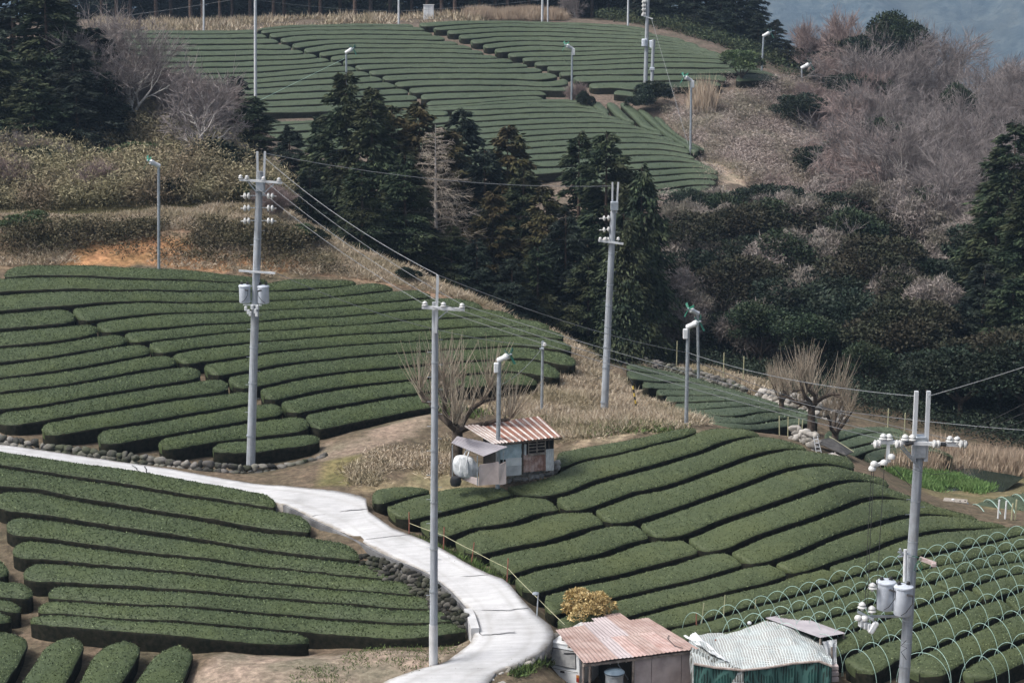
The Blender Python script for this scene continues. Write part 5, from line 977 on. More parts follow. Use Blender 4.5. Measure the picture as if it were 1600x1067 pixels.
M['darkin'] = mat_plain('dark_interior', (.012, .011, .010), (.03, .028, .025), 2, .95, co='Object', bstr=0)
# ------------------------------------------------------------ hut in the middle (rusty striped roof)
def crumple(mb_pts, nx, ny, amp, seed, th=.02):
    """grid surface through 4 corners with folds: returns MB"""
    a, b, c, d = [Vector(p) for p in mb_pts]; mb = MB(); nrm = (b - a).cross(d - a).normalized()
    for j in range(ny + 1):
        for i in range(nx + 1):
            s, t = i / nx, j / ny; p = a.lerp(b, s).lerp(d.lerp(c, s), t); w_ = float(vnoise(np.array([s * 5 + seed]), np.array([t * 3 + seed * 2]))[0]) + .5 * float(vnoise(np.array([s * 14 + seed]), np.array([t * 5])) [0]); mb.v.append(tuple(p + nrm * w_ * amp))
    for j in range(ny):
        for i in range(nx): q = j * (nx + 1) + i; mb.f.append((q, q + 1, q + nx + 2, q + nx + 1))
    return mb
def hut():
    yaw = R(20); T = Thing('hut', P(780, 752, 81.2), 'small patched hut with a rusty striped roof beside the pollarded tree', 'hut'); b = T.b
    ex = Vector((math.cos(yaw), math.sin(yaw), 0)); ey = Vector((-math.sin(yaw), math.cos(yaw), 0)); ez = Vector((0, 0, 1))
    # local origin: lower front corner of the main body, at pixel (777,742)
    o = ray_y(778, 744, b.y) - b; L = lambda x, y, z: o + ex * x + ey * y + ez * z
    bodyL = 2.55; Hh = 1.45
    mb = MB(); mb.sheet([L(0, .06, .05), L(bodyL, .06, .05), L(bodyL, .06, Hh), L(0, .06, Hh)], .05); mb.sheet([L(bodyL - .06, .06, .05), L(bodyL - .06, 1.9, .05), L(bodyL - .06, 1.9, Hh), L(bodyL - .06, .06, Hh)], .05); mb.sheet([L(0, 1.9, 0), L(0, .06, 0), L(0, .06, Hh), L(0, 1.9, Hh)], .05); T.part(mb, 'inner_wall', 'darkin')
    mb = crumple([L(-.05, -.02, .72), L(1.04, -.02, .70), L(1.06, -.02, 1.42), L(-.05, -.02, 1.42)], 24, 12, .045, 3); T.part(mb, 'tarpaulin', 'tarp_blue', smooth=True)
    mb = MB(); mb.sheet([L(.34, -.05, .42), L(1.05, -.05, .40), L(1.05, -.05, .74), L(.34, -.05, .76)], .03); T.part(mb, 'white_board', 'white')
    mb = MB(); corr(mb, L(-.05, -.03, -.02), ex * 1.1, ez * .46, 0, .008, .09); T.part(mb, 'wall_panel', 'panel_grey')
    mb = MB(); corr(mb, L(1.14, -.05, .08), ex * 1.0, ez * .78, 0, .010, .14); T.part(mb, 'wall_panel', 'panel_rust')
    mb = MB(); corr(mb, L(2.14, -.08, .06), ex * .36, ez * .95, 0, .012, .09); T.part(mb, 'wall_panel', 'panel_grey')
    for z in (.86, 1.0, 1.14, 1.28, 1.40): mb = MB(); bar(mb, L(1.38, -.03, z), L(2.12, -.03, z), .03, .05); T.part(mb, 'lattice_slat', 'wood')
    for x in (1.36, 1.74, 2.12): mb = MB(); bar(mb, L(x, -.06, .82), L(x, -.06, 1.44), .03, .05); T.part(mb, 'lattice_upright', 'wood')
    mb = MB(); bar(mb, L(1.34, -.08, .83), L(2.14, -.08, .83), .04, .07); T.part(mb, 'window_sill', 'wood')
    mb = MB(); mb.box(L(1.22, 0, 1.05), (.10, .10, .5), rotz(yaw + .2), .02); T.part(mb, 'hanging_bag', 'tarp_white')
    for x in (1.1, 2.3): mb = MB(); mb.tube([L(x, -.02, 0), L(x, -.02, Hh)], .05, 6); T.part(mb, 'post', 'bark')
    # roof: shed slope falling to the front; alternating sheets give the stripes
    F0, F1 = L(-.32, -.35, 1.50), L(2.75, -.35, 1.56); B0, B1 = L(-1.0, 1.5, 1.92), L(2.55, 1.75, 2.0); n = 21
    for k in range(n):
        s0, s1 = k / n, (k + 1) / n; f0, f1, b0_, b1_ = F0.lerp(F1, s0), F0.lerp(F1, s1), B0.lerp(B1, s0), B0.lerp(B1, s1)
        mid = .42; z_ = Vector((0, 0, .035)); mb = MB(); mb.sheet([f0, f0.lerp(f1, mid) + z_, b0_.lerp(b1_, mid) + z_, b0_], .012); T.part(mb, 'roof_sheet', 'rust_pale' if k < 5 else ('rust' if k % 2 else 'rust_pale'))
        mb = MB(); mb.sheet([f0.lerp(f1, mid) + z_, f1, b1_, b0_.lerp(b1_, mid) + z_], .012); T.part(mb, 'roof_sheet', 'rust')
    mb = MB(); bar(mb, F0 - ez * .06, F1 - ez * .06, .05); T.part(mb, 'eaves_beam', 'bark')
    # lean-to awning at the left
    A = lambda u, v, dy: ray_y(u, v, b.y + dy) - b
    mb = MB(); q = [A(705, 692, -.2), A(754, 713, -1.3), A(764, 703, -1.1), A(776, 700, -.9), A(794, 698, -.7), A(752, 684, .4), A(714, 681.5, .5)]
    c1 = [A(705, 692, -.2), A(755, 713, -1.3), A(793, 698, -.7), A(714, 681.5, .6)]
    mb = MB(); nn = 14
    for k in range(nn):
        s0, s1 = k / nn, (k + 1) / nn; f0, f1 = c1[0].lerp(c1[1], s0), c1[0].lerp(c1[1], s1); g0, g1 = c1[3].lerp(c1[2], s0), c1[3].lerp(c1[2], s1); mb.sheet([f0, f0.lerp(f1, .5) + ez * .02, g0.lerp(g1, .5) + ez * .02, g0], .008); mb.sheet([f0.lerp(f1, .5) + ez * .02, f1, g1, g0.lerp(g1, .5) + ez * .02], .008)
    T.part(mb, 'awning', 'tin_grey')
    for u, v0, v1, dy in ((707, 695, 748, -.3), (746, 712, 758, -1.2), (786.5, 702, 726, -.8)): mb = MB(); mb.tube([A(u, v0, dy), A(u, v1, dy)], .022, 6); T.part(mb, 'post', 'galv')
    for x0, x1 in ((748.5, 779.5), (780.2, 791)): mb = MB(); mb.sheet([A(x0, 758.5 - (x0 - 748) * .03, -1.15), A(x1, 757 - (x1 - 748) * .03, -1.1), A(x1, 723 - (x1 - 748) * .05, -1.05), A(x0, 726, -1.15)], .03); T.part(mb, 'shed_board', 'panel_pink')
    mb = MB(); mb.sheet([A(720, 748, -.6), A(748, 759, -1.1), A(748, 747, -1.1), A(722, 741, -.6)], .02); T.part(mb, 'shed_board', 'panel_pink')
    m2 = MB(); c = A(727, 729, -.6); nu, nv = 28, 16
    for j in range(nv + 1):
        for i in range(nu):
            th = 2 * math.pi * i / nu; ph = math.pi * j / nv - math.pi / 2; r_ = max(0, math.cos(ph)) ** .38; f = 1 + .13 * math.sin(th * 5 + j * .35) + .09 * math.sin(th * 11 - j * .2) - .22 * max(0, math.sin(ph))
            m2.v.append(tuple(c + Vector((.50 * r_ * f * math.cos(th), .30 * r_ * f * math.sin(th), .47 * math.sin(ph) - .08 * math.cos(th) * r_))))
    for j in range(nv):
        for i in range(nu): m2.f.append((j*nu+i, j*nu+(i+1) % nu, (j+1)*nu+(i+1) % nu, (j+1)*nu+i))
    T.part(m2, 'tarpaulin_bundle', 'tarp_white', smooth=True)
    m2 = MB(); m2.lathe(A(712, 751, -.8), [(.02, -.22), (.2, -.2), (.25, -.02), (.2, .16), (.05, .2)], 14); T.part(m2, 'black_sack', 'black', smooth=True)
    m2 = MB(); m2.tube([A(725, 712, -.4), A(728, 704, -.5), A(734, 702, -.6), A(731, 712, -.9), A(727, 730, -1.0)], .03, 6); T.part(m2, 'rope', 'tarp_white')
hut()
# ------------------------------------------------------------ big shed roof at the bottom
def shed():
    T = Thing('shed', P(1000, 1062, 66.5), 'open shed with a faded pink tin roof at the bottom edge', 'shed'); b = T.b; A = lambda u, v, D: Vector(P(u, v, D)) - b
    FL, FR_, BR, BL = A(912.6, 1037, 65.2), A(1092, 1014.5, 66.8), A(1010, 964, 70.2), A(868, 983, 68.6)
    n = (FR_ - FL).cross(BL - FL).normalized()
    def S(s, t, up=0): return FL.lerp(FR_, s).lerp(BL.lerp(BR, s), t) + n * up
    def sheetp(s0, t0, s1, t1, mat, up=0, skew=0):
        mb = MB(); L_ = (FR_ - FL).length * (s1 - s0); per = .15; m = max(6, int(L_ / per * 4)); k = 0; ny = 8
        for j in range(ny + 1):
            for i in range(m + 1): s = s0 + (s1 - s0) * i / m; t = t0 + (t1 - t0) * j / ny; p = S(s, t, up + .011 * math.sin(2 * math.pi * i / 4) + .012 * float(vnoise(np.array([s * 9.]), np.array([t * 6.]))[0])); mb.v.append(tuple(p))
        for j in range(ny):
            for i in range(m): a = j * (m + 1) + i; mb.f.append((a, a + 1, a + m + 2, a + m + 1))
        T.part(mb, 'roof_sheet', mat)
    mats = ['tin_pink', 'tin_pink', 'tin_pink2', 'tin_rose', 'tin_pink', 'tin_rose', 'tin_pink']
    cuts = [0, .15, .29, .43, .56, .70, .85, 1.0]
    for i in range(7): sheetp(cuts[i] - .004, 0, cuts[i + 1] + .004, .56 + .02 * (i % 2), mats[i], .03 + .006 * (i % 2))
    mats2 = ['tin_pink', 'tin_pink', 'tin_pink2', 'tin_pink2', 'tin_pink', 'tin_pink']; c2 = [.0, .16, .31, .46, .62, .80, 1.0]; tops = [.99, 1.0, 1.08, 1.16, 1.22, .98]
    for i in range(6): sheetp(c2[i] - .004, .53, c2[i + 1] + .004, tops[i], mats2[i], .005 + .006 * (i % 2))
    for s0, t0, s1, t1 in ((0, .02, 1, .02), (0, .55, 1, .55), (.04, 1.0, .96, 1.0)): mb = MB(); bar(mb, S(s0, t0, -.08), S(s1, t1, -.08), .08); T.part(mb, 'roof_beam', 'wood')
    dn = Vector((0, 0, 1))
    # front right wall panels, posts, dark back wall
    for s0, s1 in ((.435, .595), (.60, .86), (.865, .985)):
        mb = MB(); p0, p1 = S(s0, .03, -.10), S(s1, .03, -.10); mb.sheet([p0 - dn * 2.0, p1 - dn * 2.0, p1, p0], .03); T.part(mb, 'wall_panel', 'panel_pink')
    p0, p1 = S(.985, .03, -.1), S(.985, .98, -.1); mb = MB(); mb.sheet([p0 - dn * 2, p1 - dn * 2, p1, p0], .03); T.part(mb, 'wall_panel', 'panel_pink')
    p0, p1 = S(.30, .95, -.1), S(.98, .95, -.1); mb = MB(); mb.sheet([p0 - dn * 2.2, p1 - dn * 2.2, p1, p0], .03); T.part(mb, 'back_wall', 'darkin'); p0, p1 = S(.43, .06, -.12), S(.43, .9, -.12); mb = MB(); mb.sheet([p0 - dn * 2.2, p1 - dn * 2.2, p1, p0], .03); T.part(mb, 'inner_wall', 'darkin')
    for s, t in ((.02, .1), (.43, .02), (.99, .02), (.05, .9), (.98, .95), (.2, .5)): mb = MB(); p = S(s, t, -.1); mb.tube([p, p - dn * 2.2], .045, 6); T.part(mb, 'post', 'wood')
    mb = MB(); mb.tube([S(.30, .02, -.2), S(.42, .1, -.9)], .02, 6); T.part(mb, 'pipe', 'galv')
    mb = MB(); mb.tube([S(.88, .05, .06), S(.83, .10, .10), S(.87, .33, .08), S(.93, .42, .06)], .012, 5); T.part(mb, 'loose_rod', 'black')
    # light bulbs under the eaves are plain white porcelain holders
    for s in (.11, .24, .31, .38): mb = MB(); mb.lathe(S(s, .05, -.16), [(.02, -.04), (.045, 0), (.03, .05)], 8); T.part(mb, 'lamp_holder', 'porc')
    # barrel
    c = A(960, 1050, 65.6); mb = MB(); prof = [(.30, -.9), (.31, -.1), (.33, -.08), (.33, -.04), (.31, -.02)]; mb.lathe((0, 0, 0), prof, 20); T2 = empty('barrel', b + c, 'grey metal barrel with a blue lid in the open shed', 'barrel'); o = mb.build('drum', M['galv'], T2, True); mb = MB(); mb.lathe((0, 0, 0), [(.34, -.03), (.36, .02), (.30, .07), (.12, .10)], 20); mb.build('lid', mat_plain('blue_grey_lid', (.06, .09, .12), (.12, .16, .20), 4, .5), T2, True)
    # mirror stick and prop
    # van
    fwd = R(28); vb = Vector(P(879, 1086, 68.3)); V = empty('van', vb, 'old white van parked under the pink tin roof, rear towards the viewer', 'van', None, -fwd)
    def ring(y, x, z0, z1, zt, xt): return [(-x, y, z0), (-x, y, z1), (-xt, y, zt), (xt, y, zt), (x, y, z1), (x, y, z0)]
    mb = MB()
    prof = [(0.00, .66, .32, .98, 1.80, .56), (.10, .70, .30, 1.0, 1.88, .60), (1.5, .70, .30, 1.0, 1.90, .61), (2.5, .70, .30, 1.0, 1.88, .60), (2.95, .69, .30, .98, 1.35, .60), (3.15, .66, .32, .80, 1.0, .6)]
    rr = []
    for y, x, z0, z1, zt, xt in prof:
        y2 = y + (0 if y > .05 else 0); pts = [(-x+.03, z0), (-x, z0+.08), (-x, z1), (-xt-.01, zt-.10), (-xt+.08, zt), (xt-.08, zt), (xt+.01, zt-.10), (x, z1), (x, z0+.08), (x-.03, z0)]
        rr.append([(px, y + (max(0, pz - z1) * .16 if y < .05 else 0), pz) for px, pz in pts])
    m_ = len(rr[0])
    for r_ in rr: mb.v += r_
    for i in range(len(rr) - 1):
        for j in range(m_): mb.f.append((i*m_+j, i*m_+(j+1) % m_, (i+1)*m_+(j+1) % m_, (i+1)*m_+j))
    mb.f.append(tuple(range(m_))); mb.f.append(tuple((len(rr)-1)*m_ + j for j in reversed(range(m_))))
    mb.build('body', mat_plain('white_car_paint', (.76, .79, .80), (.82, .84, .85), 1.5, .35, co='Object', bstr=0, spec=.5), V, True)
    glass = mat_plain('dusty_glass', (.24, .245, .25), (.42, .42, .41), 5, .3, co='Object', bstr=0, spec=.6)
    zy = lambda z: (z - .98) * .16 - .012
    def onrear(pts, name, mat, out=.004, th=.012):
        mb = MB(); mb.sheet([Vector((x, zy(z) if z > .98 else -.012, z)) - Vector((0, out, 0)) for x, z in pts][::-1], -th); return mb.build(name, mat, V)
    onrear([(-.53, 1.07), (.53, 1.07), (.46, 1.69), (-.46, 1.69)], 'window_seal', M['black'], 0); onrear([(-.505, 1.095), (.505, 1.095), (.44, 1.665), (-.44, 1.665)], 'rear_window', glass, .012)
    onrear([(-.60, .955), (.60, .955), (.60, .967), (-.60, .967)], 'tailgate_seam', M['black'], .002, .006); onrear([(-.09, .86), (.09, .86), (.08, .93), (-.08, .93)], 'handle', M['black'], .02)
    red = mat_plain('red_lamp', (.30, .03, .02), (.40, .05, .03), 5, .3, bstr=0); amb = mat_plain('amber_lamp', (.55, .22, .04), (.62, .28, .06), 5, .3, bstr=0)
    for s_ in (-1, 1):
        l_ = onrear([(s_*.55, .62), (s_*.655, .62), (s_*.655, .88), (s_*.55, .88)] if s_ > 0 else [(-.655, .62), (-.55, .62), (-.55, .88), (-.655, .88)], 'tail_lamp', red, .02); 
        onrear([(.55, .78), (.655, .78), (.655, .88), (.55, .88)] if s_ > 0 else [(-.655, .78), (-.55, .78), (-.55, .88), (-.655, .88)], 'indicator', amb, .026)
    mb = MB(); mb.box((0, -.05, .42), (1.36, .14, .22), None, .04); mb.build('bumper', mat_plain('grey_bumper', (.12, .14, .18), (.20, .22, .27), 4, .6), V)
    mb = MB(); bar(mb, Vector((.02, zy(1.58) - .03, 1.56)), Vector((.42, zy(1.62) - .03, 1.62)), .03); mb.build('wiper', M['black'], V)
    for s_ in (-1, 1):
        for y in (.55, 2.45):
            mb = MB(); q = Matrix.Rotation(math.pi / 2, 3, 'Y'); mb.lathe((s_ * .62, y, .28), [(.2, -.08), (.28, -.07), (.28, .07), (.2, .08)], 20, q); wh = mb.build('wheel', M['black'], V, True); mb = MB(); mb.lathe((s_ * .63, y, .28), [(.16, -.085), (.17, .085)], 14, q); mb.build('rim', M['galv'], wh)
        mb = MB(); mb.sheet([Vector((s_*.715, .45, 1.08)), Vector((s_*.715, 1.3, 1.08)), Vector((s_*.635, 1.3, 1.66)), Vector((s_*.635, .5, 1.66))], .01 * s_); mb.build('side_window', glass, V)
    return T
shed()
# ------------------------------------------------------------ netted shed
def netting(name, c1, c2, c3, sc_):
    m, n, b = newmat(name); tc = n.nodes.new('ShaderNodeTexCoord'); outs = []
    for k, (axis, s_) in enumerate((('X', sc_), ('Y', sc_ * .9))):
        wv = n.nodes.new('ShaderNodeTexWave'); wv.wave_type = 'BANDS'; wv.bands_direction = axis; wv.inputs['Scale'].default_value = s_; wv.inputs['Distortion'].default_value = 3.2; wv.inputs['Detail'].default_value = 3
        wv.inputs['Detail Scale'].default_value = .6; n.links.new(tc.outputs['UV'] if False else tc.outputs['Object'], wv.inputs[0]); r = ramp(n, [(.62, (0, 0, 0)), (.9, (1, 1, 1))]); n.links.new(wv.outputs[0], r.inputs[0]); outs.append(r.outputs[0])
    a = mix(n, outs[0], outs[1], 1, 'LIGHTEN'); bg_ = noise(n, .9, 6, .65, 'Object'); rb = ramp(n, [(.36, c1), (.52, c2), (.66, c1)]); n.links.new(bg_.outputs[0], rb.inputs[0])
    o = mix(n, rb.outputs[0], c3, a); n.links.new(o, b.inputs[0]); b.inputs['Roughness'].default_value = .7; b.inputs['Specular IOR Level'].default_value = .2; bump(n, b, a, .5, .02); return m
def netshed():
    T = Thing('netted_shed', P(1190, 1064, 66.3), 'shed draped in tattered pale netting right of the pink roof', 'netted shed'); b = T.b; A = lambda u, v, D: Vector(P(u, v, D)) - b
    rows_ = [[(1082,990,69.6),(1120,990,69.8),(1165,982,70),(1195,970,70.1),(1222,972,70),(1262,990,69.6),(1278,1000,69.2)],
             [(1076,1000,68.2),(1118,1002,68.4),(1160,995,68.6),(1198,985,68.8),(1232,985,68.8),(1272,1002,68.2),(1290,1010,68)],
             [(1080,1018,66.6),(1115,1022,66.8),(1160,1018,67),(1200,1008,67.2),(1240,1005,67.2),(1276,1014,66.8),(1300,1030,66.4)],
             [(1084,1036,65.4),(1118,1042,65.4),(1160,1046,65.4),(1200,1042,65.6),(1242,1035,65.8),(1280,1032,65.8),(1300,1040,65.8)]]
    G_ = np.array([[tuple(A(*p)) for p in r] for r in rows_]); nx, ny = 60, 30
    def bil(s, t):
        x = s * (G_.shape[1] - 1); y = t * (G_.shape[0] - 1); i = min(int(x), G_.shape[1] - 2); j = min(int(y), G_.shape[0] - 2); a, c = x - i, y - j; a = a*a*(3-2*a)*.5 + a*.5; c = c*.6 + c*c*(3-2*c)*.4
        return G_[j, i]*(1-a)*(1-c) + G_[j, i+1]*a*(1-c) + G_[j+1, i]*(1-a)*c + G_[j+1, i+1]*a*c
    mb = MB()
    for j in range(ny + 1):
        for i in range(nx + 1): p = bil(i / nx, j / ny); p = p + np.array([0, 0, .05]) * float(vnoise(np.array([i * .3]), np.array([j * .35]))[0]); mb.v.append(tuple(p))
    for j in range(ny):
        for i in range(nx): a = j*(nx+1)+i; mb.f.append((a, a+1, a+nx+2, a+nx+1))
    T.part(mb, 'netting', netting('pale_netting', (.27, .32, .32), (.20, .18, .155), (.56, .60, .60), 3.4), smooth=True)
    edge = [Vector(bil(i / 40, 1)) for i in range(41)]
    mb = MB(); n = len(edge)
    for k, (dz, dy) in enumerate(((0, 0), (-.5, -.08), (-1.3, -.05))):
        for i, p in enumerate(edge): mb.v.append(tuple(p + Vector((0, dy + .05 * math.sin(i * 1.1 + k), dz))))
    for k in range(2):
        for i in range(n - 1): mb.f.append((k*n+i, (k+1)*n+i, (k+1)*n+i+1, k*n+i+1))
    T.part(mb, 'green_netting', netting('teal_netting', (.012, .06, .052), (.022, .034, .03), (.055, .13, .115), 3.2), smooth=True)
    mb = MB(); mb.tube([p + Vector((0, -.03, 0)) for p in edge], .045, 6); T.part(mb, 'rolled_hem', mat_plain('dirty_hem', (.26, .21, .18), (.48, .42, .38), 9, .9))
    # grey side drape at the left
    mb = crumple([A(1078, 1010, 66.6), A(1160, 1046, 65.3), A(1158, 1120, 65.3), A(1080, 1100, 66.4)][::1], 26, 14, .10, 9); T.part(mb, 'side_netting', netting('grey_netting', (.15, .17, .17), (.09, .085, .075), (.34, .37, .37), 3.4), smooth=True)
    mb = crumple([A(1066, 994, 69), A(1092, 990, 69), A(1142, 1038, 65.6), A(1096, 1010, 66.8)], 20, 10, .07, 5); T.part(mb, 'plastic_sheet', M['white'], smooth=True)
    mb = crumple([A(1284, 1002, 66.9), A(1307, 998, 67), A(1307, 1037, 67), A(1298, 1040, 66.9)], 16, 12, .06, 12); T.part(mb, 'white_cloth', M['tarp_white'], smooth=True)
    mb = MB(); q = [A(1196, 965, 70.4), A(1238, 958, 71.2), A(1322, 989, 69), A(1282, 996, 67.8)]
    nn = 16
    for k in range(nn):
        s0, s1 = k / nn, (k + 1) / nn; f0, f1, g0, g1 = q[0].lerp(q[1], s0), q[0].lerp(q[1], s1), q[3].lerp(q[2], s0), q[3].lerp(q[2], s1); zz = Vector((0, 0, .018)); mb.sheet([f0, g0, g0.lerp(g1, .5) + zz, f0.lerp(f1, .5) + zz], .008); mb.sheet([f0.lerp(f1, .5) + zz, g0.lerp(g1, .5) + zz, g1, f1], .008)
    T.part(mb, 'roof_sheet', 'tin_grey')
    for u, v, D in ((1282, 997, 67.9), (1318, 990, 68.9), (1200, 966, 70.3), (1300, 1010, 66.9)): mb = MB(); p = A(u, v, D); mb.tube([p, p - Vector((0, 0, 1.9))], .04, 6); T.part(mb, 'post', 'wood')
    for k in range(3): mb = MB(); mb.box(A(1303, 1042 + k * 9, 66.4), (.30, .2, .17), rotz(.1 * k), .02); T.part(mb, 'block', 'panel_pink')
    mb = MB(); mb.lathe(A(1171, 973, 70.1), [(.02, -.07), (.075, -.03), (.08, .03), (.03, .07)], 10); T.part(mb, 'white_float', 'white', smooth=True)
netshed()
# ------------------------------------------------------------ vegetation generators (real size, base at origin)
def frusta(P0, P1, R0, R1, n=5):
    P0, P1 = np.asarray(P0, float), np.asarray(P1, float); d = P1 - P0; d /= np.linalg.norm(d, axis=1)[:, None] + 1e-9
    a = np.where(np.abs(d[:, 2:]) < .9, np.array([[0, 0, 1.]]), np.array([[1., 0, 0]])); a = np.cross(d, a); a /= np.linalg.norm(a, axis=1)[:, None]; b = np.cross(d, a)
    th = 2 * np.pi * np.arange(n) / n; ring = a[:, None] * np.cos(th)[None, :, None] + b[:, None] * np.sin(th)[None, :, None]
    V = np.concatenate([P0[:, None] + ring * np.asarray(R0)[:, None, None], P1[:, None] + ring * np.asarray(R1)[:, None, None]], 1)  # (m, 2n, 3)
    m = len(P0); base = (np.arange(m) * 2 * n)[:, None]; i = np.arange(n)[None]; j = (i + 1) % n
    Fq = np.stack([base + i, base + j, base + n + j, base + n + i], -1).reshape(-1, 4); return V.reshape(-1, 3), Fq
def woody(name, segs, mat, parent, n=5):
    s_ = np.array(segs, float); V, Fq = frusta(s_[:, 0:3], s_[:, 3:6], s_[:, 6], s_[:, 7], n); rn = np.repeat(rng.random(len(s_)), n)
    return link(name, arrmesh(name, V, [Fq], M[mat], rnd=rn, smooth=n > 4), parent)
def leafmesh(name, p, d, ln, wd, mat, parent, rnd=None, flat=None):
    """one long triangle pair (kite) per leaf spray at p pointing along d"""
    m = len(p); d = d / (np.linalg.norm(d, axis=1)[:, None] + 1e-9); r_ = rng.normal(0, 1, (m, 3)) if flat is None else flat
    s_ = np.cross(d, r_); s_ /= np.linalg.norm(s_, axis=1)[:, None] + 1e-9; ln = np.asarray(ln)[:, None]; wd = np.asarray(wd)[:, None]
    nn_ = np.cross(d, s_); V = np.stack([p, p + d * ln * .45 + s_ * wd + nn_ * wd * .2, p + d * ln, p + d * ln * .45 - s_ * wd + nn_ * wd * .2], 1).reshape(-1, 3)
    Fq = (np.arange(m) * 4)[:, None] + np.array([[0, 1, 2, 3]]); rnd = rng.random(m) if rnd is None else rnd
    return link(name, arrmesh(name, V, [Fq], M[mat], rnd=rnd), parent)
PROTO = {}
def proto(name, key, label='x', cat='tree'):
    o = bpy.data.objects.new(name, None); COL.objects.link(o); PROTO[key] = o; o.empty_display_size = .5; return o
_used = set()
def place(key, loc, scale, label, cat, group=None, rz=None, sz=None):
    o = PROTO[key]
    if key in _used:
        c = o.copy(); COL.objects.link(c)
        for ch in o.children:
            if ch.name.startswith('__'): continue
            q = ch.copy(); COL.objects.link(q); q.parent = c
        o = c
    _used.add(key); o.location = loc; s_ = scale; o.scale = (s_, s_, sz or s_); o.rotation_euler = (0, 0, rng.uniform(0, 6.28) if rz is None else rz)
    for k in ('label', 'category', 'group'):
        if k in o: del o[k]
    return tag(o, label, cat, group)
def conifer(key, H, R_, n, mat, cb=.10, droop=.35, seed=0, dens=1.0, top=1.0, name='cedar_tree', hang=0.0, leaf=.34):
    g_ = np.random.default_rng(seed); root = proto(name, key)
    segs = []; nb = int(H * 9 * dens); P_, D_, L_, W_, RN = [], [], [], [], []
    for k in range(6): segs.append((0, 0, H * k / 6 - (.6 if k == 0 else 0), 0, 0, H * (k + 1) / 6, .17 * (1 - k / 6.3) * H / 12, .17 * (1 - (k + 1) / 6.3) * H / 12))
    woody('trunk', segs, 'bark_red', root, 8); bs = []
    lump = g_.uniform(.7, 1.15, 12)
    for i in range(nb):
        f = cb + (1 - cb) * (i + g_.random()) / nb; z = f * H; rel = (1 - f) / (1 - cb); prof = min(1, rel ** .60 * 1.04) * (.62 + .38 * min(1, (f - cb) / .12 + .25)); az = g_.uniform(0, 6.283)
        Rb = R_ * prof * g_.uniform(.62, 1.12) * lump[int(az / 6.283 * 12)] + .12; up = .35 * f * top + .05
        nl = int(n / nb * (.35 + 1.2 * prof)); t = g_.random(nl) ** .6; dirh = np.array([math.cos(az), math.sin(az), 0]); sidev = np.array([-dirh[1], dirh[0], 0])
        wob = g_.normal(0, .17, nl) * Rb * (.35 + .65 * t); zz = z + up * Rb * t - droop * Rb * t * t + g_.normal(0, .10, nl) - hang * g_.random(nl) * t
        p = dirh[None] * (Rb * t)[:, None] + sidev[None] * wob[:, None]; p[:, 2] = zz
        d = dirh[None] * .8 + sidev[None] * (wob / Rb * 1.6 + g_.normal(0, .35, nl))[:, None] + g_.normal(0, .25, (nl, 3)); d[:, 2] += -.15 - .35 * t - hang * .6
        P_.append(p); D_.append(d); sz = leaf * g_.uniform(.55, 1.35, nl); L_.append(sz); W_.append(sz * .17)
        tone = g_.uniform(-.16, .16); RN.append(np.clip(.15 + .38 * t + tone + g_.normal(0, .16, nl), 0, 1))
        bs.append((0, 0, z, *(dirh[:2] * Rb * .75), z + up * Rb * .75 - droop * Rb * .56, .035 * prof + .012, .008))
    P_, D_, L_, W_, RN = map(np.concatenate, (P_, D_, L_, W_, RN))
    br = woody('branch', bs, 'bark', root, 3); br.name = 'branches'
    leafmesh('crown', P_, D_, L_, W_, mat, root, RN); return root
def broad(key, Rx, Rz, n, mat, seed, name='evergreen_tree', trunk=True, leaf=.16, lumps=22, zc=None, vines=None, thin=.32, wild=.6):
    """leafy crown of lumps; height = zc+Rz"""
    g_ = np.random.default_rng(seed); root = proto(name, key); zc = Rz * 1.15 if zc is None else zc; P_, D_, RN = [], [], []
    for k in range(lumps):
        v = g_.normal(0, 1, 3); v /= np.linalg.norm(v); v[2] = v[2] if v[2] > -.3 else -v[2]; c = v * np.array([Rx, Rx, Rz]) * g_.uniform(.45, .78) + np.array([0, 0, zc]); r_ = g_.uniform(.24, .46) * min(Rx, Rz)
        m = int(n / lumps * (r_ / (.35 * min(Rx, Rz))) ** 2); q = g_.normal(0, 1, (m, 3)); q /= np.linalg.norm(q, axis=1)[:, None]; q[:, 2] = np.where(q[:, 2] < -.25, -q[:, 2], q[:, 2])
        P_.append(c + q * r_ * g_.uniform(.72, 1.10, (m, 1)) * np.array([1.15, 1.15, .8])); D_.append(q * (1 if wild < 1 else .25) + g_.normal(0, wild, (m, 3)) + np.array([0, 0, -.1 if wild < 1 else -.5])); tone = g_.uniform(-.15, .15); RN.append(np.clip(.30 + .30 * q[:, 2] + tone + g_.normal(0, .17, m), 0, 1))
    P_, D_, RN = map(np.concatenate, (P_, D_, RN)); m = len(P_)
    if trunk:
        sg = [(0, 0, -.4, .05, 0, zc * .6, .05 * Rx + .04, .035 * Rx + .03)]
        for a in range(6): t = a * 1.05; sg.append((.03, 0, zc * .45, math.cos(t) * Rx * .6, math.sin(t) * Rx * .6, zc + .1 * Rz * math.sin(a * 2.2), .03 * Rx + .02, .015))
        woody('trunk', sg, 'bark', root, 6)
    leafmesh('crown', P_, D_, leaf * g_.uniform(.6, 1.4, m), leaf * thin * g_.uniform(.7, 1.3, m), mat, root, RN); return root
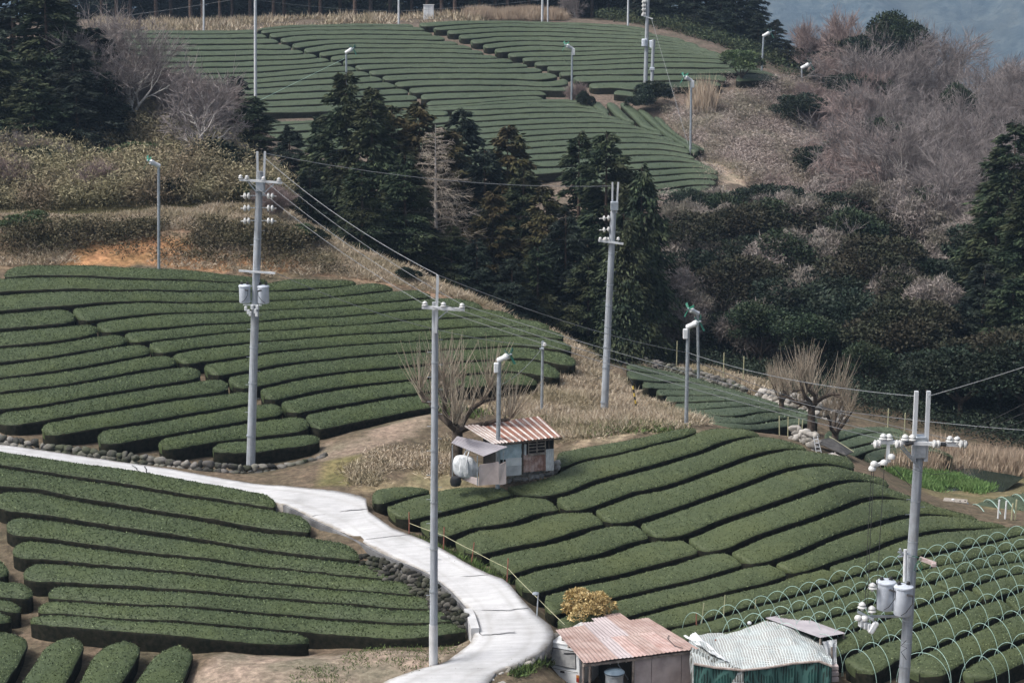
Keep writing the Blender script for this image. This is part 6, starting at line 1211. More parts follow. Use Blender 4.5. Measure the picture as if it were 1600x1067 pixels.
def bare(key, H, seed, mat='twig', bark='bark_pale', spread=.55, lv=4, multi=1, name='bare_tree', tw=1.0, droop=0.0, r0=None, up=.16, twn=6, first=.34):
    """leafless tree: trunk with limbs, and a crown of fine twigs"""
    g_ = np.random.default_rng(seed); root = proto(name, key); big, fine = [], []
    def grow(p, d, L, r, k):
        n = 4
        for i in range(n):
            d2 = d + g_.normal(0, .13, 3) + np.array([0, 0, up if k < 3 else up * .6 - droop]); d2 /= np.linalg.norm(d2); q = p + d2 * L / n; r2 = r * (.88 if i < n - 1 else .75)
            (big if r > .022 else fine).append((*p, *q, r, r2)); p, d, r = q, d2, r2
            if k < lv and (i > 0 or k > 0):
                for _ in range(1 if i < n - 1 else 2):
                    v = g_.normal(0, 1, 3); v -= d * (v @ d); v /= np.linalg.norm(v) + 1e-9; dd = d + v * spread * g_.uniform(.6, 1.4); dd /= np.linalg.norm(dd); grow(p, dd, L * g_.uniform(.5, .85), r * g_.uniform(.5, .7), k + 1)
            if k >= lv:
                for _ in range(twn // 3):
                    v = g_.normal(0, 1, 3); dd = d * 1.1 + v * .42; dd[2] += up - droop; dd /= np.linalg.norm(dd); fine.append((*p, *(p + dd * L * g_.uniform(.5, 1.3)), .010 * tw, .004 * tw))
    for m_ in range(multi):
        a = g_.uniform(0, 6.28); k0 = .35 if multi > 1 else .06; d = np.array([math.cos(a) * k0, math.sin(a) * k0, 1.0]); d /= np.linalg.norm(d); grow(np.array([math.cos(a) * .1 * (multi > 1), math.sin(a) * .1 * (multi > 1), -.3]), d, H * first, r0 or H * .016, 0)
    hs = np.percentile([s[5] for s in fine], 99.5); k_ = H / hs
    big, fine = [[tuple(x * k_ if i < 6 else x for i, x in enumerate(s)) for s in q] for q in (big, fine)]
    woody('trunk', big, bark, root, 5); woody('crown', fine, mat, root, 3); return root
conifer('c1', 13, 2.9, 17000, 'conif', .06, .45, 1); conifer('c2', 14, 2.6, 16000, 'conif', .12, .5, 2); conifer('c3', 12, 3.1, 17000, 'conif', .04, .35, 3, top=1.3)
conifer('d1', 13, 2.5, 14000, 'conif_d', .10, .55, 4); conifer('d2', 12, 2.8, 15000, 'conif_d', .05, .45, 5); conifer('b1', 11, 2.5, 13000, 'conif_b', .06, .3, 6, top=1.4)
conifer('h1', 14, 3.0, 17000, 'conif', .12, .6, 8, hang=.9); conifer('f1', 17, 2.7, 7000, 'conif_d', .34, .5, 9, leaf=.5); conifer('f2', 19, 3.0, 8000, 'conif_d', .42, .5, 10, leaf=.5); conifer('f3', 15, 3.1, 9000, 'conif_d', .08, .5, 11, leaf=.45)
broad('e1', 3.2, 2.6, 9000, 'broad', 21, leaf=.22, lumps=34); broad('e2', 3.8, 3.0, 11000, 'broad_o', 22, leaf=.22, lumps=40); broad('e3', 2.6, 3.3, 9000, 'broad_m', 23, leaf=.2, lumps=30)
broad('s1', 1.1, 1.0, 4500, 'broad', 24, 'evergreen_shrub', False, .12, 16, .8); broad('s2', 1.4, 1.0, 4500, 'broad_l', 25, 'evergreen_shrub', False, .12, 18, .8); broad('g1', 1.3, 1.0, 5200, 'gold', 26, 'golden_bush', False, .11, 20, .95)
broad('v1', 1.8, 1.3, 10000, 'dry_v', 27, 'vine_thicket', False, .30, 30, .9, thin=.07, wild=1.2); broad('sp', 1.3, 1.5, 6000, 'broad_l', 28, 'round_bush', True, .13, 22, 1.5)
bare('t1', 9, 31, spread=.85, up=.07, tw=2.0, r0=.30, twn=6, first=.26); bare('t2', 10, 32, spread=.7, up=.09, tw=2.0, r0=.30, twn=6, first=.28); bare('t3', 9, 33, spread=.95, up=.05, tw=2.2, r0=.32, twn=3, first=.24); bare('t4', 10, 41, spread=.8, up=.08, tw=2.2, r0=.32, twn=3, first=.26); bare('p1', 6.5, 34, 'twig_pink', 'bark', .85, droop=.25, twn=6, tw=1.8); bare('p2', 6, 35, 'twig_pink', 'bark', .95, droop=.5, twn=7, up=.1, tw=1.7); bare('p3', 7, 36, 'twig_pink', 'bark', .6, up=.2, twn=6, tw=1.8, r0=.15)
bare('w1', 9, 37, 'twig', 'bark_white', .75, lv=4, up=.10, tw=1.8, r0=.30, twn=3, first=.3); bare('w2', 8, 38, 'twig', 'bark_white', .95, lv=4, up=.06, tw=1.8, r0=.28, twn=3, first=.3); bare('m1', 4, 39, spread=.4, lv=3, multi=7, name='bare_shrub', up=.2); bare('m2', 3, 40, 'twig_pink', 'bark', .5, lv=3, multi=8, name='bare_shrub', twn=9, droop=.1)
def deadconifer():
    g_ = np.random.default_rng(50); root = proto('dead_conifer', 'dead'); H = 11; woody('trunk', [(0, 0, H*k/6 - (k == 0)*.5, 0, 0, H*(k+1)/6, .16*(1-k/6.3), .16*(1-(k+1)/6.3)) for k in range(6)], 'bark_pale', root, 6); s_ = []
    for i in range(150):
        f = .12 + .86 * i / 150; z = f * H; R_ = 2.7 * (1 - f) ** .7 * g_.uniform(.6, 1.1) + .1; a = g_.uniform(0, 6.28); d = np.array([math.cos(a), math.sin(a), .25]); p = np.array([0, 0, z]); n = 4
        for k in range(n):
            q = p + d * R_ / n + np.array([0, 0, -.10 * k * R_ / n]) + g_.normal(0, .03, 3); s_.append((*p, *q, .03 * (1 - k / 5), .03 * (1 - (k + 1) / 5)))
            for _ in range(5): v = g_.normal(0, 1, 3); dd = d * .7 + v * .5; dd[2] -= .3; s_.append((*q, *(q + dd / np.linalg.norm(dd) * R_ * .34), .012, .006))
            p = q
    woody('crown', s_, 'twig_pale', root, 3)
deadconifer()
def pollard(key, seed, H, limbs, name='pollarded_tree', bark='bark'):
    g_ = np.random.default_rng(seed); root = proto(name, key); big = [(0, 0, -.4, .05, .02, H * .16, .26, .20), (.05, .02, H * .16, .1, 0, H * .30, .21, .17)]; kn = []
    for k in range(limbs):
        a = 6.283 * k / limbs + g_.uniform(-.3, .3); p = np.array([.1, 0, H * .28]); d = np.array([math.cos(a), math.sin(a), g_.uniform(.35, 1.1)]); r = .13
        for i in range(4):
            d = d + g_.normal(0, .35, 3) + np.array([0, 0, .12]); d /= np.linalg.norm(d); q = p + d * H * .085; big.append((*p, *q, r, r * .82)); p = q; r *= .82
            if i > 0: kn.append(p.copy())
            if i == 2:
                e = d + g_.normal(0, .6, 3); e /= np.linalg.norm(e); q2 = p + e * H * .10; big.append((*p, *q2, r * .8, r * .6)); kn.append(q2)
        kn += [p] * 2
    sh = []
    for c in kn:
        for _ in range(9):
            d = np.array([g_.normal(0, .34), g_.normal(0, .34), 1.0]) + np.array([c[0], c[1], 0]) * .12; d /= np.linalg.norm(d); L = H * g_.uniform(.12, .34); q = c + d * L * .5 + g_.normal(0, .03, 3); e = q + (d + np.array([0, 0, .25])) * L * .5; sh.append((*c, *q, .017, .012)); sh.append((*q, *e, .012, .005))
            if g_.random() < .4: sh.append((*q, *(q + (d + g_.normal(0, .4, 3)) * L * .3), .009, .004))
    woody('trunk', big, bark, root, 7); woody('shoots', sh, 'shoots', root, 3)
pollard('q1', 61, 5.4, 6); pollard('q2', 62, 5.2, 6); pollard('q3', 64, 4.6, 5)
# ------------------------------------------------------------ placing by picture column, top and true height
def by_top(u, v, H, lo=70, hi=260, far=False):
    D = np.arange(lo, hi, .5); p = P(np.full(len(D), u), np.full(len(D), v), D); z = gz(p[:, 0], p[:, 1]); e = (p[:, 2] - z) - H; k = np.argmin(np.abs(e)) if not far else len(D) - 1 - np.argmin(np.abs(e)[::-1]); return Vector((p[k, 0], p[k, 1], z[k]))
def atD(u, v, D, Hn):
    """tree whose tip is at (u, v) at depth D: ground point under it and scale against its natural height"""
    p = P(u, v, D); z = float(gz(p[0], p[1])); return Vector((p[0], p[1], z - .1)), max(.25, (p[2] - z) / Hn)
HN = dict(c1=13, c2=14, c3=12, d1=13, d2=12, b1=11, h1=14, f1=17, f2=19, f3=15, dead=11)
def cons(lst, labels, group, w_=1.0, cat='tree'):
    for k, it in enumerate(lst):
        u, v, D, key, lab = it; loc, s_ = atD(u, v, D, HN[key]); wd = min(s_, 1.35) if s_ > 1 else s_ ** .6; place(key, loc, wd * w_ * 1.28, lab or labels.format(ordw(k + 1)), cat, group, sz=s_)
G1 = 'dark conifers between the middle field and the upper field'
cons([(540,112,133,'c1','tallest dark conifer with a brownish tip, left of centre'),(580,138,131,'c2','broad dark conifer right beside the tallest brownish tipped one'),(612,168,134,'b1','olive conifer behind the left side of the central group'),
 (500,180,137,'c2','dark conifer at the left shoulder of the central group'),(452,195,139,'d1','slim dark conifer standing apart at the left of the central group'),(655,162,137,'b1','olive pointed conifer just left of the dead grey tree'),
 (632,240,127,'c3','lower dark conifer in front, left of the dead grey tree'),(565,250,125,'c1','dark conifer at the front of the central group above the slope'),(484,262,127,'d2','small dark conifer at the front left of the central group'),
 (680,192,131,'dead','leafless grey conifer with drooping bare branches in the central group'),(696,200,137,'b1','yellowish brown conifer behind the leafless grey one'),(722,170,140,'d1','dark greyish conifer right of the leafless grey one'),(757,232,137,'d2','dark conifer in the gap right of the leafless tree'),
 (793,198,138,'b1','conifer with a rusty yellow top in the middle of the group'),(818,262,135,'c1','dark green conifer right of the rusty topped one'),(850,292,132,'b1','low olive conifer left of the twin peaked ones'),
 (905,207,137,'c2','left of the twin peaked conifers behind the forked pole'),(948,206,134,'c1','right of the twin peaked conifers behind the forked pole'),(884,330,129,'d1','dark conifer in front of the twin peaked ones'),(1003,255,129,'h1','shaggy drooping conifer right of the forked pole'),
 (975,330,127,'h1','drooping conifer directly behind the forked pole'),(705,352,128,'c3','low dark conifer under the leafless grey one'),(745,372,127,'d1','dark conifer at the spur edge, left of the visible trunks'),(800,400,126,'d2','dark conifer at the spur edge above the plain pole'),(840,385,128,'c2','dark conifer at the spur edge with a visible trunk'),(920,400,128,'c3','dark conifer at the foot of the forked pole'),(770,300,132,'b1','olive brown conifer filling the middle of the group'),(660,310,130,'d2','dark conifer behind the leafless grey one')], '', G1)
cons([(15,-70,141,'d2','huge dark conifer at the left picture edge'),(68,-40,139,'c1','huge dark conifer, second from the left edge'),(112,60,136,'d1','dark conifer in front of the left group'),(-15,60,134,'c3','dark conifer low at the left picture edge'),
 (148,42,142,'d2','dark conifer at the right side of the big left group'),(118,130,133,'d1','low dark conifer in the left group above the bamboo grass'),(50,120,132,'c3','dark conifer low in the left group'),(165,110,139,'d2','small dark conifer behind the pale bare tree'),(90,-10,146,'d1','dark conifer behind the big left group'),
 (368,118,150,'d2','dark evergreen behind the pale spreading bare tree'),(395,150,148,'c3','dark evergreen behind the short fan pole'),(340,140,152,'b1','olive evergreen left of the short fan pole')], '', 'dark conifers of the left hillside', 1.25)
# woods along the top
top = []
xs = np.arange(150, 1010, 27)
for k, u in enumerate(xs): top.append((u + rng.uniform(-8, 8), -150 + rng.uniform(-40, 40), 229 + rng.uniform(0, 16), ('f1', 'f2')[k % 2], f'tall dark cedar of the wood above the upper field, {ordw(k + 1)} from the left'))
cons(top, '', 'tall cedars above the upper field', .9)
cons([(u + rng.uniform(-6, 6), -110 + rng.uniform(-30, 30), 247 + rng.uniform(0, 9), ('f3', 'd2', 'd1')[k % 3], f'dark cedar deeper in the top wood, {ordw(k + 1)} from the left') for k, u in enumerate(np.arange(130, 1010, 31))], '', 'cedars deeper in the top wood', 1.5)
cons([(u, v, D, key, f'dense dark conifer at the right end of the top wood, {ordw(k + 1)} from the left') for k, (u, v, D, key) in enumerate(((1008,-60,228,'f3'),(1035,-90,231,'d1'),(1062,-60,227,'f3'),(1085,-30,226,'d2'),(1105,-90,230,'f3'),(1128,-40,225,'d1'),(1150,-20,224,'f3'),(1168,-50,228,'d2'),(1186,20,222,'f3'),(1212,30,219,'d1'),(1232,66,217,'d2'),(1268,58,226,'c3'),(1303,52,228,'c3'),(1288,84,222,'c1')))], '', 'dense conifers right of the top wood', 1.25)
cons([(1588,192,139,'c1','big dark conifer at the right picture edge, upper one'),(1560,300,133,'c3','dark conifer left of the upper one at the right edge'),(1610,290,129,'c2','dark conifer cut by the right picture edge, middle height'),(1540,410,127,'d2','dark conifer above the right pole prongs'),
 (1585,430,124,'c3','lower dark conifer at the right picture edge'),(1500,470,125,'d1','dark conifer right of the pole prongs, set back'),(1615,520,119,'d2','lowest dark conifer at the right picture edge'),(1465,500,124,'c3','dark conifer directly behind the right pole prongs'),(1555,560,119,'c1','low conifer over the reeds at right'),(1500,580,118,'d2','low dark conifer over the reeds, just right of the pole')], '', 'dark conifers at the right edge', 1.2)
def leafy(lst, group, cat='tree'):
    H_ = dict(e1=5.6, e2=6.5, e3=6.4, s1=1.8, s2=1.8, g1=1.95, v1=2.1, sp=3.0, m1=4, m2=3)
    for k, (u, v, D, key, s_, lab) in enumerate(lst):
        if key == 'v1': v = v - 18; D = D - 3
        p = P(u, v, D); z = float(gz(p[0], p[1])); h = p[2] - z; base = Vector((p[0], p[1], z - .05)); sz = max(.3, h / H_[key])
        if key == 'v1': base.z = max(z - .05, p[2] - 2.1 * s_ * 1.2); sz = s_ * 1.2; s_ = s_ * .95
        s_ = s_ * (1 if s_ > 1.3 or key[0] != 'e' else rng.uniform(.95, 1.35)); hh_ = sz * (rng.uniform(.95, 1.25) if key[0] == 'e' else 1); place(key, base, s_, lab, cat, group, sz=max(s_ * .8, min(hh_, s_ * 2.4)))
leafy([(1160,92,199,'sp',1.75,'bright topped round evergreen bush at the right end of the upper field'),(1022,128,194,'s1',1.9,'dark bush around the foot of the far upper pole'),(1000,140,192,'s1',1.4,'small dark bush left of the far upper pole foot'),(902,130,195,'m2',.75,'brown dry bush at the foot of the white headed fan'),(916,140,193,'s1',.9,'small dark bush right of the white headed fan')], 'bushes by the upper field', 'bush')
leafy([(345,240,129,'s1',2.4,'dark evergreen shrub right of the pale spreading bare tree'),(318,262,127,'s1',1.5,'smaller dark shrub at the foot of the pale bare tree'),(492,385,117,'s1',.9,'dark shrub on the bank above the middle field'),(470,395,117,'s2',.8,'olive shrub on the bank beside the transformer pole'),(60,255,126,'s1',1.8,'dark shrub in the bamboo grass near the left edge'),(150,300,122,'m2',1.0,'dry twiggy shrub in the bamboo grass left of the fan'),(210,240,131,'s2',1.6,'olive shrub in the bamboo grass behind the fan'),(120,225,134,'s1',1.6,'dark shrub under the big left conifers'),(265,300,122,'s1',1.1,'dark shrub in the bamboo grass right of the fan'),(10,290,122,'m2',1.1,'dry twiggy shrub at the left edge above the bank'),(400,300,124,'s2',1.3,'olive shrub behind the transformer pole'),(430,345,120,'m2',.9,'dry twiggy shrub on the slope right of the transformer pole'),(640,430,113.5,'s1',.7,'small dark shrub on the bank above the row ends'),(50,366,114,'s2',1.0,'green shrub hanging over the bank near the left edge'),(22,372,114,'s2',.8,'green shrub at the very left of the bank')], 'shrubs on the left bank', 'shrub')
leafy([(1365,385,139,'e2',1.0,'big round evergreen, middle of the right slope'),(1310,430,137,'e1',1.0,'dark evergreen left of the big round one'),(1240,412,144,'e3',1.0,'dark evergreen under the dry vine mound'),(1140,330,158,'e3',.75,'small bright evergreen below the earth path'),(1095,430,147,'e1',.95,'dark evergreen right of the drooping conifer'),(1175,465,140,'e2',.9,'dark evergreen in the hollow right of the spur fans'),
 (1240,500,135,'e1',1.0,'dark evergreen above the pollarded trees'),(1340,350,150,'e3',1.0,'dark evergreen behind the big round one'),(1420,470,133,'e2',1.0,'olive evergreen with dry vines left of the prongs'),(1480,430,138,'e1',1.1,'dark evergreen above the pole prongs'),(1330,520,130,'e1',1.0,'low dark evergreen behind the right pollarded tree'),(1270,560,126,'e3',.8,'low dark evergreen at the wood edge behind the pollarded trees'),
 (1410,570,125,'e2',.9,'low dark evergreen left of the prongs at the wood edge'),(1550,360,142,'e1',1.2,'dark evergreen between the right conifers'),(1110,520,136,'e1',.8,'dark evergreen behind the valley terrace fence'),(1190,545,130,'e3',.7,'dark evergreen at the wood edge behind the terrace'),(1050,520,137,'e3',.7,'dark shrubby evergreen right of the conifer trunks'),(1445,610,119,'e1',.8,'dark evergreen over the small terrace'),
 (1360,600,122,'e3',.7,'dark low evergreen right of the pollarded trees'),(1310,330,160,'e1',1.0,'evergreen half hidden by pink twigs'),(1455,340,156,'e3',1.0,'evergreen in the middle of the bare trees'),(1150,385,152,'e2',.9,'dark evergreen low in the middle of the slope hollow'),(1215,370,154,'e3',.9,'dark evergreen under the path side vine mounds'),(1270,360,154,'e2',.9,'dark evergreen at the foot of the big pink bare tree'),(1080,400,150,'e2',.8,'dark evergreen in the hollow right of the drooping conifer'),(1180,420,147,'e1',.9,'dark evergreen left of the biggest vine mound'),(1395,330,153,'e2',.9,'dark evergreen at the foot of the grey bare trees'),(1080,350,160,'e1',.7,'olive evergreen below the upper field corner'),(1200,340,160,'e1',.9,'dark evergreen left of the big pink bare tree'),
 (1400,40,214,'e3',1.1,'leafy light green tree on the ridge against the mountain'),(1365,60,213,'e1',1.0,'leafy tree on the ridge left of the light green one'),(1290,96,214,'e2',1.0,'broad evergreen on the ridge below the small conifers'),(1330,140,203,'e1',.8,'dark evergreen on the ridge under pink twigs'),(1300,150,200,'e1',.75,'dark evergreen above the umbrella shaped bare tree'),(1560,620,118,'e2',.9,'dark evergreen over the reeds at the right edge'),(1600,640,116,'e1',.9,'dark evergreen at the right edge over the reeds'),(1500,640,116,'e1',.8,'dark evergreen over the reeds behind the pole')], 'evergreens of the right slope')
leafy([(1210,395,146,'v1',1.5,'mound of dry vines hanging over the evergreens, biggest'),(1240,380,147,'v1',1.3,'mound of dry vines right of the biggest one'),(1455,455,131,'v1',1.2,'dry vine mound over the olive evergreen'),(1130,400,150,'v1',1.3,'dry vine mound below the earth path'),(1030,475,139,'v1',1.5,'brownish vine thicket right of the drooping conifer'),(1070,500,138,'v1',1.3,'brownish vine thicket above the spur fans'),(1060,440,142,'v1',1.3,'brownish vine thicket behind the drooping conifer'),(1000,500,134,'v1',1.0,'vine thicket between the conifer trunks'),
 (1250,330,156,'v1',1.5,'pale dry vine mound left of the big pink bare tree'),(1080,345,158,'v1',1.5,'grey dry vine mound below the drooping conifer top'),(1050,400,150,'v1',1.5,'grey dry vine mound right beside the drooping conifer'),(1110,375,153,'v1',1.5,'grey dry vine mound in the middle of the slope hollow'),(1290,395,146,'v1',1.2,'dry vine mound left of the big round evergreen'),(1180,345,160,'v1',1.4,'pale dry vine mound below the earth path bend'),(1110,320,163,'v1',1.4,'pinkish dry mound just below the upper field corner'),(1385,250,168,'v1',1.6,'pinkish vine mound among the bare trees'),(1500,330,155,'v1',1.8,'pinkish vine mound left of the right conifers'),(1440,330,155,'v1',1.6,'pinkish vine mound above the big round evergreen'),(1540,345,150,'v1',1.5,'pinkish vine mound beside the right conifers'),(1230,460,138,'v1',.9,'dry vine patch on the dark evergreens'),(1400,300,160,'v1',1.4,'pinkish vine mound above the vine draped hollow')], 'dry vine mounds on the right slope', 'vines')
leafy([(1030,440,143,'v1',1.09,'tangled dry vine mound on the right slope, first from the left'),(1040,520,136,'v1',1.34,'tangled dry vine mound on the right slope, second from the left'),(1060,335,160,'v1',1.20,'tangled dry vine mound on the right slope, third from the left'),(1080,470,140,'v1',1.38,'tangled dry vine mound on the right slope, fourth from the left'),(1090,385,151,'v1',1.40,'tangled dry vine mound on the right slope, fifth from the left'),(1100,350,157,'v1',0.95,'tangled dry vine mound on the right slope, sixth from the left'),(1120,365,154,'v1',0.91,'tangled dry vine mound on the right slope, seventh from the left'),(1120,455,143,'v1',1.57,'tangled dry vine mound on the right slope, eighth from the left'),(1145,340,158,'v1',1.11,'tangled dry vine mound on the right slope, ninth from the left'),(1160,395,150,'v1',1.09,'tangled dry vine mound on the right slope, tenth from the left'),(1175,500,136,'v1',1.70,'tangled dry vine mound on the right slope, eleventh from the left'),(1185,325,161,'v1',1.28,'tangled dry vine mound on the right slope, twelfth from the left'),(1200,415,147,'v1',1.57,'tangled dry vine mound on the right slope, thirteenth from the left'),(1225,320,160,'v1',1.28,'tangled dry vine mound on the right slope, fourteenth from the left'),(1260,400,147,'v1',1.41,'tangled dry vine mound on the right slope, fifteenth from the left'),(1265,330,158,'v1',1.02,'tangled dry vine mound on the right slope, sixteenth from the left'),(1275,440,141,'v1',1.41,'tangled dry vine mound on the right slope, seventeenth from the left'),(1300,300,168,'v1',1.59,'tangled dry vine mound on the right slope, eighteenth from the left'),(1300,380,149,'v1',1.32,'tangled dry vine mound on the right slope, nineteenth from the left'),(1305,345,155,'v1',1.49,'tangled dry vine mound on the right slope, twentieth from the left'),(1340,420,142,'v1',1.44,'tangled dry vine mound on the right slope, twenty-first from the left'),(1350,300,162,'v1',0.95,'tangled dry vine mound on the right slope, twenty-second from the left'),(1400,440,138,'v1',1.51,'tangled dry vine mound on the right slope, twenty-third from the left'),(1440,400,144,'v1',1.37,'tangled dry vine mound on the right slope, twenty-fourth from the left'),(1480,370,148,'v1',1.14,'tangled dry vine mound on the right slope, twenty-fifth from the left'),(1510,370,147,'v1',0.92,'tangled dry vine mound on the right slope, twenty-sixth from the left')], 'tangled vine mounds of the right slope', 'vines')
leafy([(1325,215,176,'e1',.9,'dark evergreen among the bare trees above the big pink one'),(1385,205,180,'e3',.8,'dark evergreen between bare trees in the upper right woods'),(1450,190,182,'e2',.7,'dark evergreen high among the bare trees, middle'),(1420,300,160,'e1',.8,'dark evergreen at the lower edge of the bare trees, middle'),(1540,270,160,'e2',.8,'dark evergreen at the lower edge of the bare trees, right'),(1500,150,192,'e3',.7,'dark evergreen high among the bare trees, right'),(1290,240,176,'e1',.8,'dark evergreen left of the big pink bare tree, higher up'),(1250,180,190,'e1',.7,'dark evergreen beside the umbrella shaped bare tree'),(1350,120,198,'e1',.8,'dark evergreen below the ridge trees'),(1570,200,178,'e1',.7,'dark evergreen among the bare trees near the right edge')], 'evergreens among the bare trees')
def bares(lst, group, cat='tree'):
    Hn = dict(t1=9, t2=10, t3=9, t4=10, p1=6.5, p2=6, p3=7, w1=9, w2=8, m1=4, m2=3)
    for q_, (u, v, D, key, lab) in enumerate(lst):
        v = v - 26 if (u > 1285 and v < 300) else v
        key = 't4' if key in ('t1', 't2') and q_ % 3 == 1 else key; p = P(u, v, D); z = float(gz(p[0], p[1])); s_ = np.clip((p[2] - z) / Hn[key] * (1.12 if u > 1200 else 1), 1.0 if v < 320 and u > 1200 else .45, 1.7); place(key, Vector((p[0], p[1], p[2] - s_ * Hn[key])), s_, lab, cat, group)
bl = [(1335,44,216,'p3'),(1380,70,212,'t2'),(1425,62,222,'t1'),(1460,66,226,'t2'),(1500,84,224,'t3'),(1540,110,220,'t1'),(1580,118,216,'t2'),(1615,125,214,'t3'),(1310,90,208,'p1'),(1355,90,204,'t1'),(1395,110,200,'t3'),(1440,110,206,'t2'),(1480,120,203,'t1'),(1525,135,200,'t3'),(1565,150,196,'t2'),(1605,155,192,'t1'),(1345,135,195,'p3'),(1380,150,190,'t2'),(1420,160,188,'t1'),(1460,165,186,'t3'),(1500,175,182,'t1'),(1545,185,178,'t2'),(1590,200,174,'t3'),(1300,170,188,'p2'),(1345,185,180,'p1'),(1400,200,176,'t1'),(1445,205,172,'t3'),(1490,215,170,'t2'),(1530,225,166,'t1'),(1575,250,160,'t3'),(1330,225,167,'p1'),(1375,235,163,'p3'),(1300,250,170,'p2'),(1420,255,161,'t3'),(1470,265,157,'t1'),(1520,275,153,'t2'),(1350,270,160,'p1'),(1245,215,182,'p3'),(1225,245,178,'p2'),(1270,280,168,'p3'),(1010,325,157,'p3'),(1150,370,150,'t3')]
bares([(u, v, D, k, f'leafless twiggy tree of the right hillside, {ordw(i + 1)} from the left') for i, (u, v, D, k) in enumerate(sorted(bl))], 'leafless trees of the right hillside')
bares([(u, v, D, ('t1', 't3', 'p3')[i % 3], f'bare tree standing among the evergreens of the right slope, {ordw(i + 1)} from the left') for i, (u, v, D) in enumerate(sorted([(1085, 345, 156), (1130, 395, 150), (1165, 350, 157), (1205, 355, 156), (1255, 345, 156), (1300, 395, 148), (1345, 340, 152), (1420, 345, 152), (1465, 385, 144), (1500, 410, 140), (1040, 430, 143), (1020, 400, 148), (1390, 430, 138), (1280, 470, 138), (1215, 505, 134)]))], 'bare trees among the right evergreens')
bares([(1262,150,190,'p2','umbrella shaped pink bare tree with a dark trunk on the ridge slope'),(1455,205,158,'w1','pale barked bare tree with bright limbs in the middle of the right woods'),(1400,300,152,'w2','pale barked bare tree leaning over the dark evergreens'),(1320,350,146,'w2','contorted pale bare branches over the dark hollow'),(1500,190,172,'w1','pale limbed bare tree low in the right woods, near the right conifers'),(1392,222,160,'w2','pale limbed bare tree in the middle of the right hillside woods'),(1558,222,162,'w1','pale limbed bare tree at the far right of the bare hillside'),(1335,205,164,'w1','pale limbed bare tree beside the big pink bare tree'),(1425,95,205,'w1','pale limbed bare tree on the skyline of the right hillside'),(1515,232,157,'w2','pale limbed bare tree just left of the uppermost right conifer'),(1480,262,152,'w2','pale limbed bare tree at the lower edge of the bare woods'),(1075,310,160,'p3','pinkish small bare tree below the upper field corner'),
 (192,20,140,'w1','pale bare tree with an antler shaped crown at upper left'),(300,92,129,'w2','pale spreading bare tree in front of the left thicket'),(1290,60,212,'p3','bare pinkish tree beside the small ridge conifers')], None)
bares([(u, v, D, 'm1' if i % 3 else 'm2', f'leafless shrub of the left thicket, {ordw(i + 1)} from the left') for i, (u, v, D) in enumerate(((205,100,146),(222,112,144),(240,104,147),(258,110,145),(275,118,143),(292,112,146),(310,122,144),(328,130,142),(20,205,130),(60,215,129),(100,225,128)))], 'leafless shrubs of the left thicket', 'shrub')
bares([(u, v, D, 'm2', f'pinkish leafless shrub beside the upper slope, {ordw(i + 1)} from the left') for i, (u, v, D) in enumerate(((1180,205,186),(1210,190,189),(1235,150,196),(1255,128,200),(1275,135,198),(1210,270,172),(1240,290,168),(1120,340,160),(1160,310,163)))], 'pinkish shrubs beside the upper slope', 'shrub')
bares([(140,12,143,'t3','brown bare tree against the big left conifers'),(170,40,141,'t1','bare twiggy tree right of the big left conifers'),(900,-20,228,'t1','bare tree at the top edge behind the dry reeds')], None)
b = P(713, 753, 82.6); place('q1', Vector((b[0], b[1], float(gz(b[0], b[1])))), 1.28, 'dark knobbly pollarded tree with upright shoots left of the hut', 'tree', 'pollarded trees', 1.0)
b = onray(1268, 97); place('q2', b, 1.0, 'pollarded tree with a tall pale trunk at the top of the right field', 'tree', 'pollarded trees', 2.0, sz=1.15); b = onray(1302, 101); place('q3', b, 1.0, 'smaller pollarded tree leaning right above the small terrace', 'tree', 'pollarded trees', .5); b = onray(1222, 110); place('q3', b, .85, 'smallest pollarded tree, left of the two big ones in the valley', 'tree', 'pollarded trees', 3.5)
place('g1', Vector(P(915, 978, 70.9)) - Vector((0, 0, .2)), .84, 'golden yellow bush behind the pink tin roof', 'bush')
# ------------------------------------------------------------ grasses (nobody could count them)
def scatter(polys, n):
    """uniform points in world polygons given by picture points with depth"""
    out = []
    ws = [np.array(wpoly(p)) for p in polys]; ar = []
    for q in ws: x, y = q[:, 0], q[:, 1]; ar.append(abs(np.dot(x, np.roll(y, 1)) - np.dot(y, np.roll(x, 1))) / 2)
    for q, a in zip(ws, ar):
        m = int(n * a / sum(ar)); pts = np.zeros((0, 2))
        while len(pts) < m:
            c = rng.uniform(q.min(0), q.max(0), (m * 2 + 50, 2)); c = c[in_poly(c[:, 0], c[:, 1], q)]; pts = np.vstack([pts, c])
        out.append(pts[:m])
    p = np.vstack(out); z = gz(p[:, 0], p[:, 1]); return np.column_stack([p, z])
EXC = [wpoly(q) for q in ([(1092,246,176),(1125,238,178),(1140,262,174),(1185,285,172),(1190,300,168),(1150,306,167),(1120,318,163),(1040,322,162),(1060,306,166),(1118,296,167),(1126,268,172)],)]
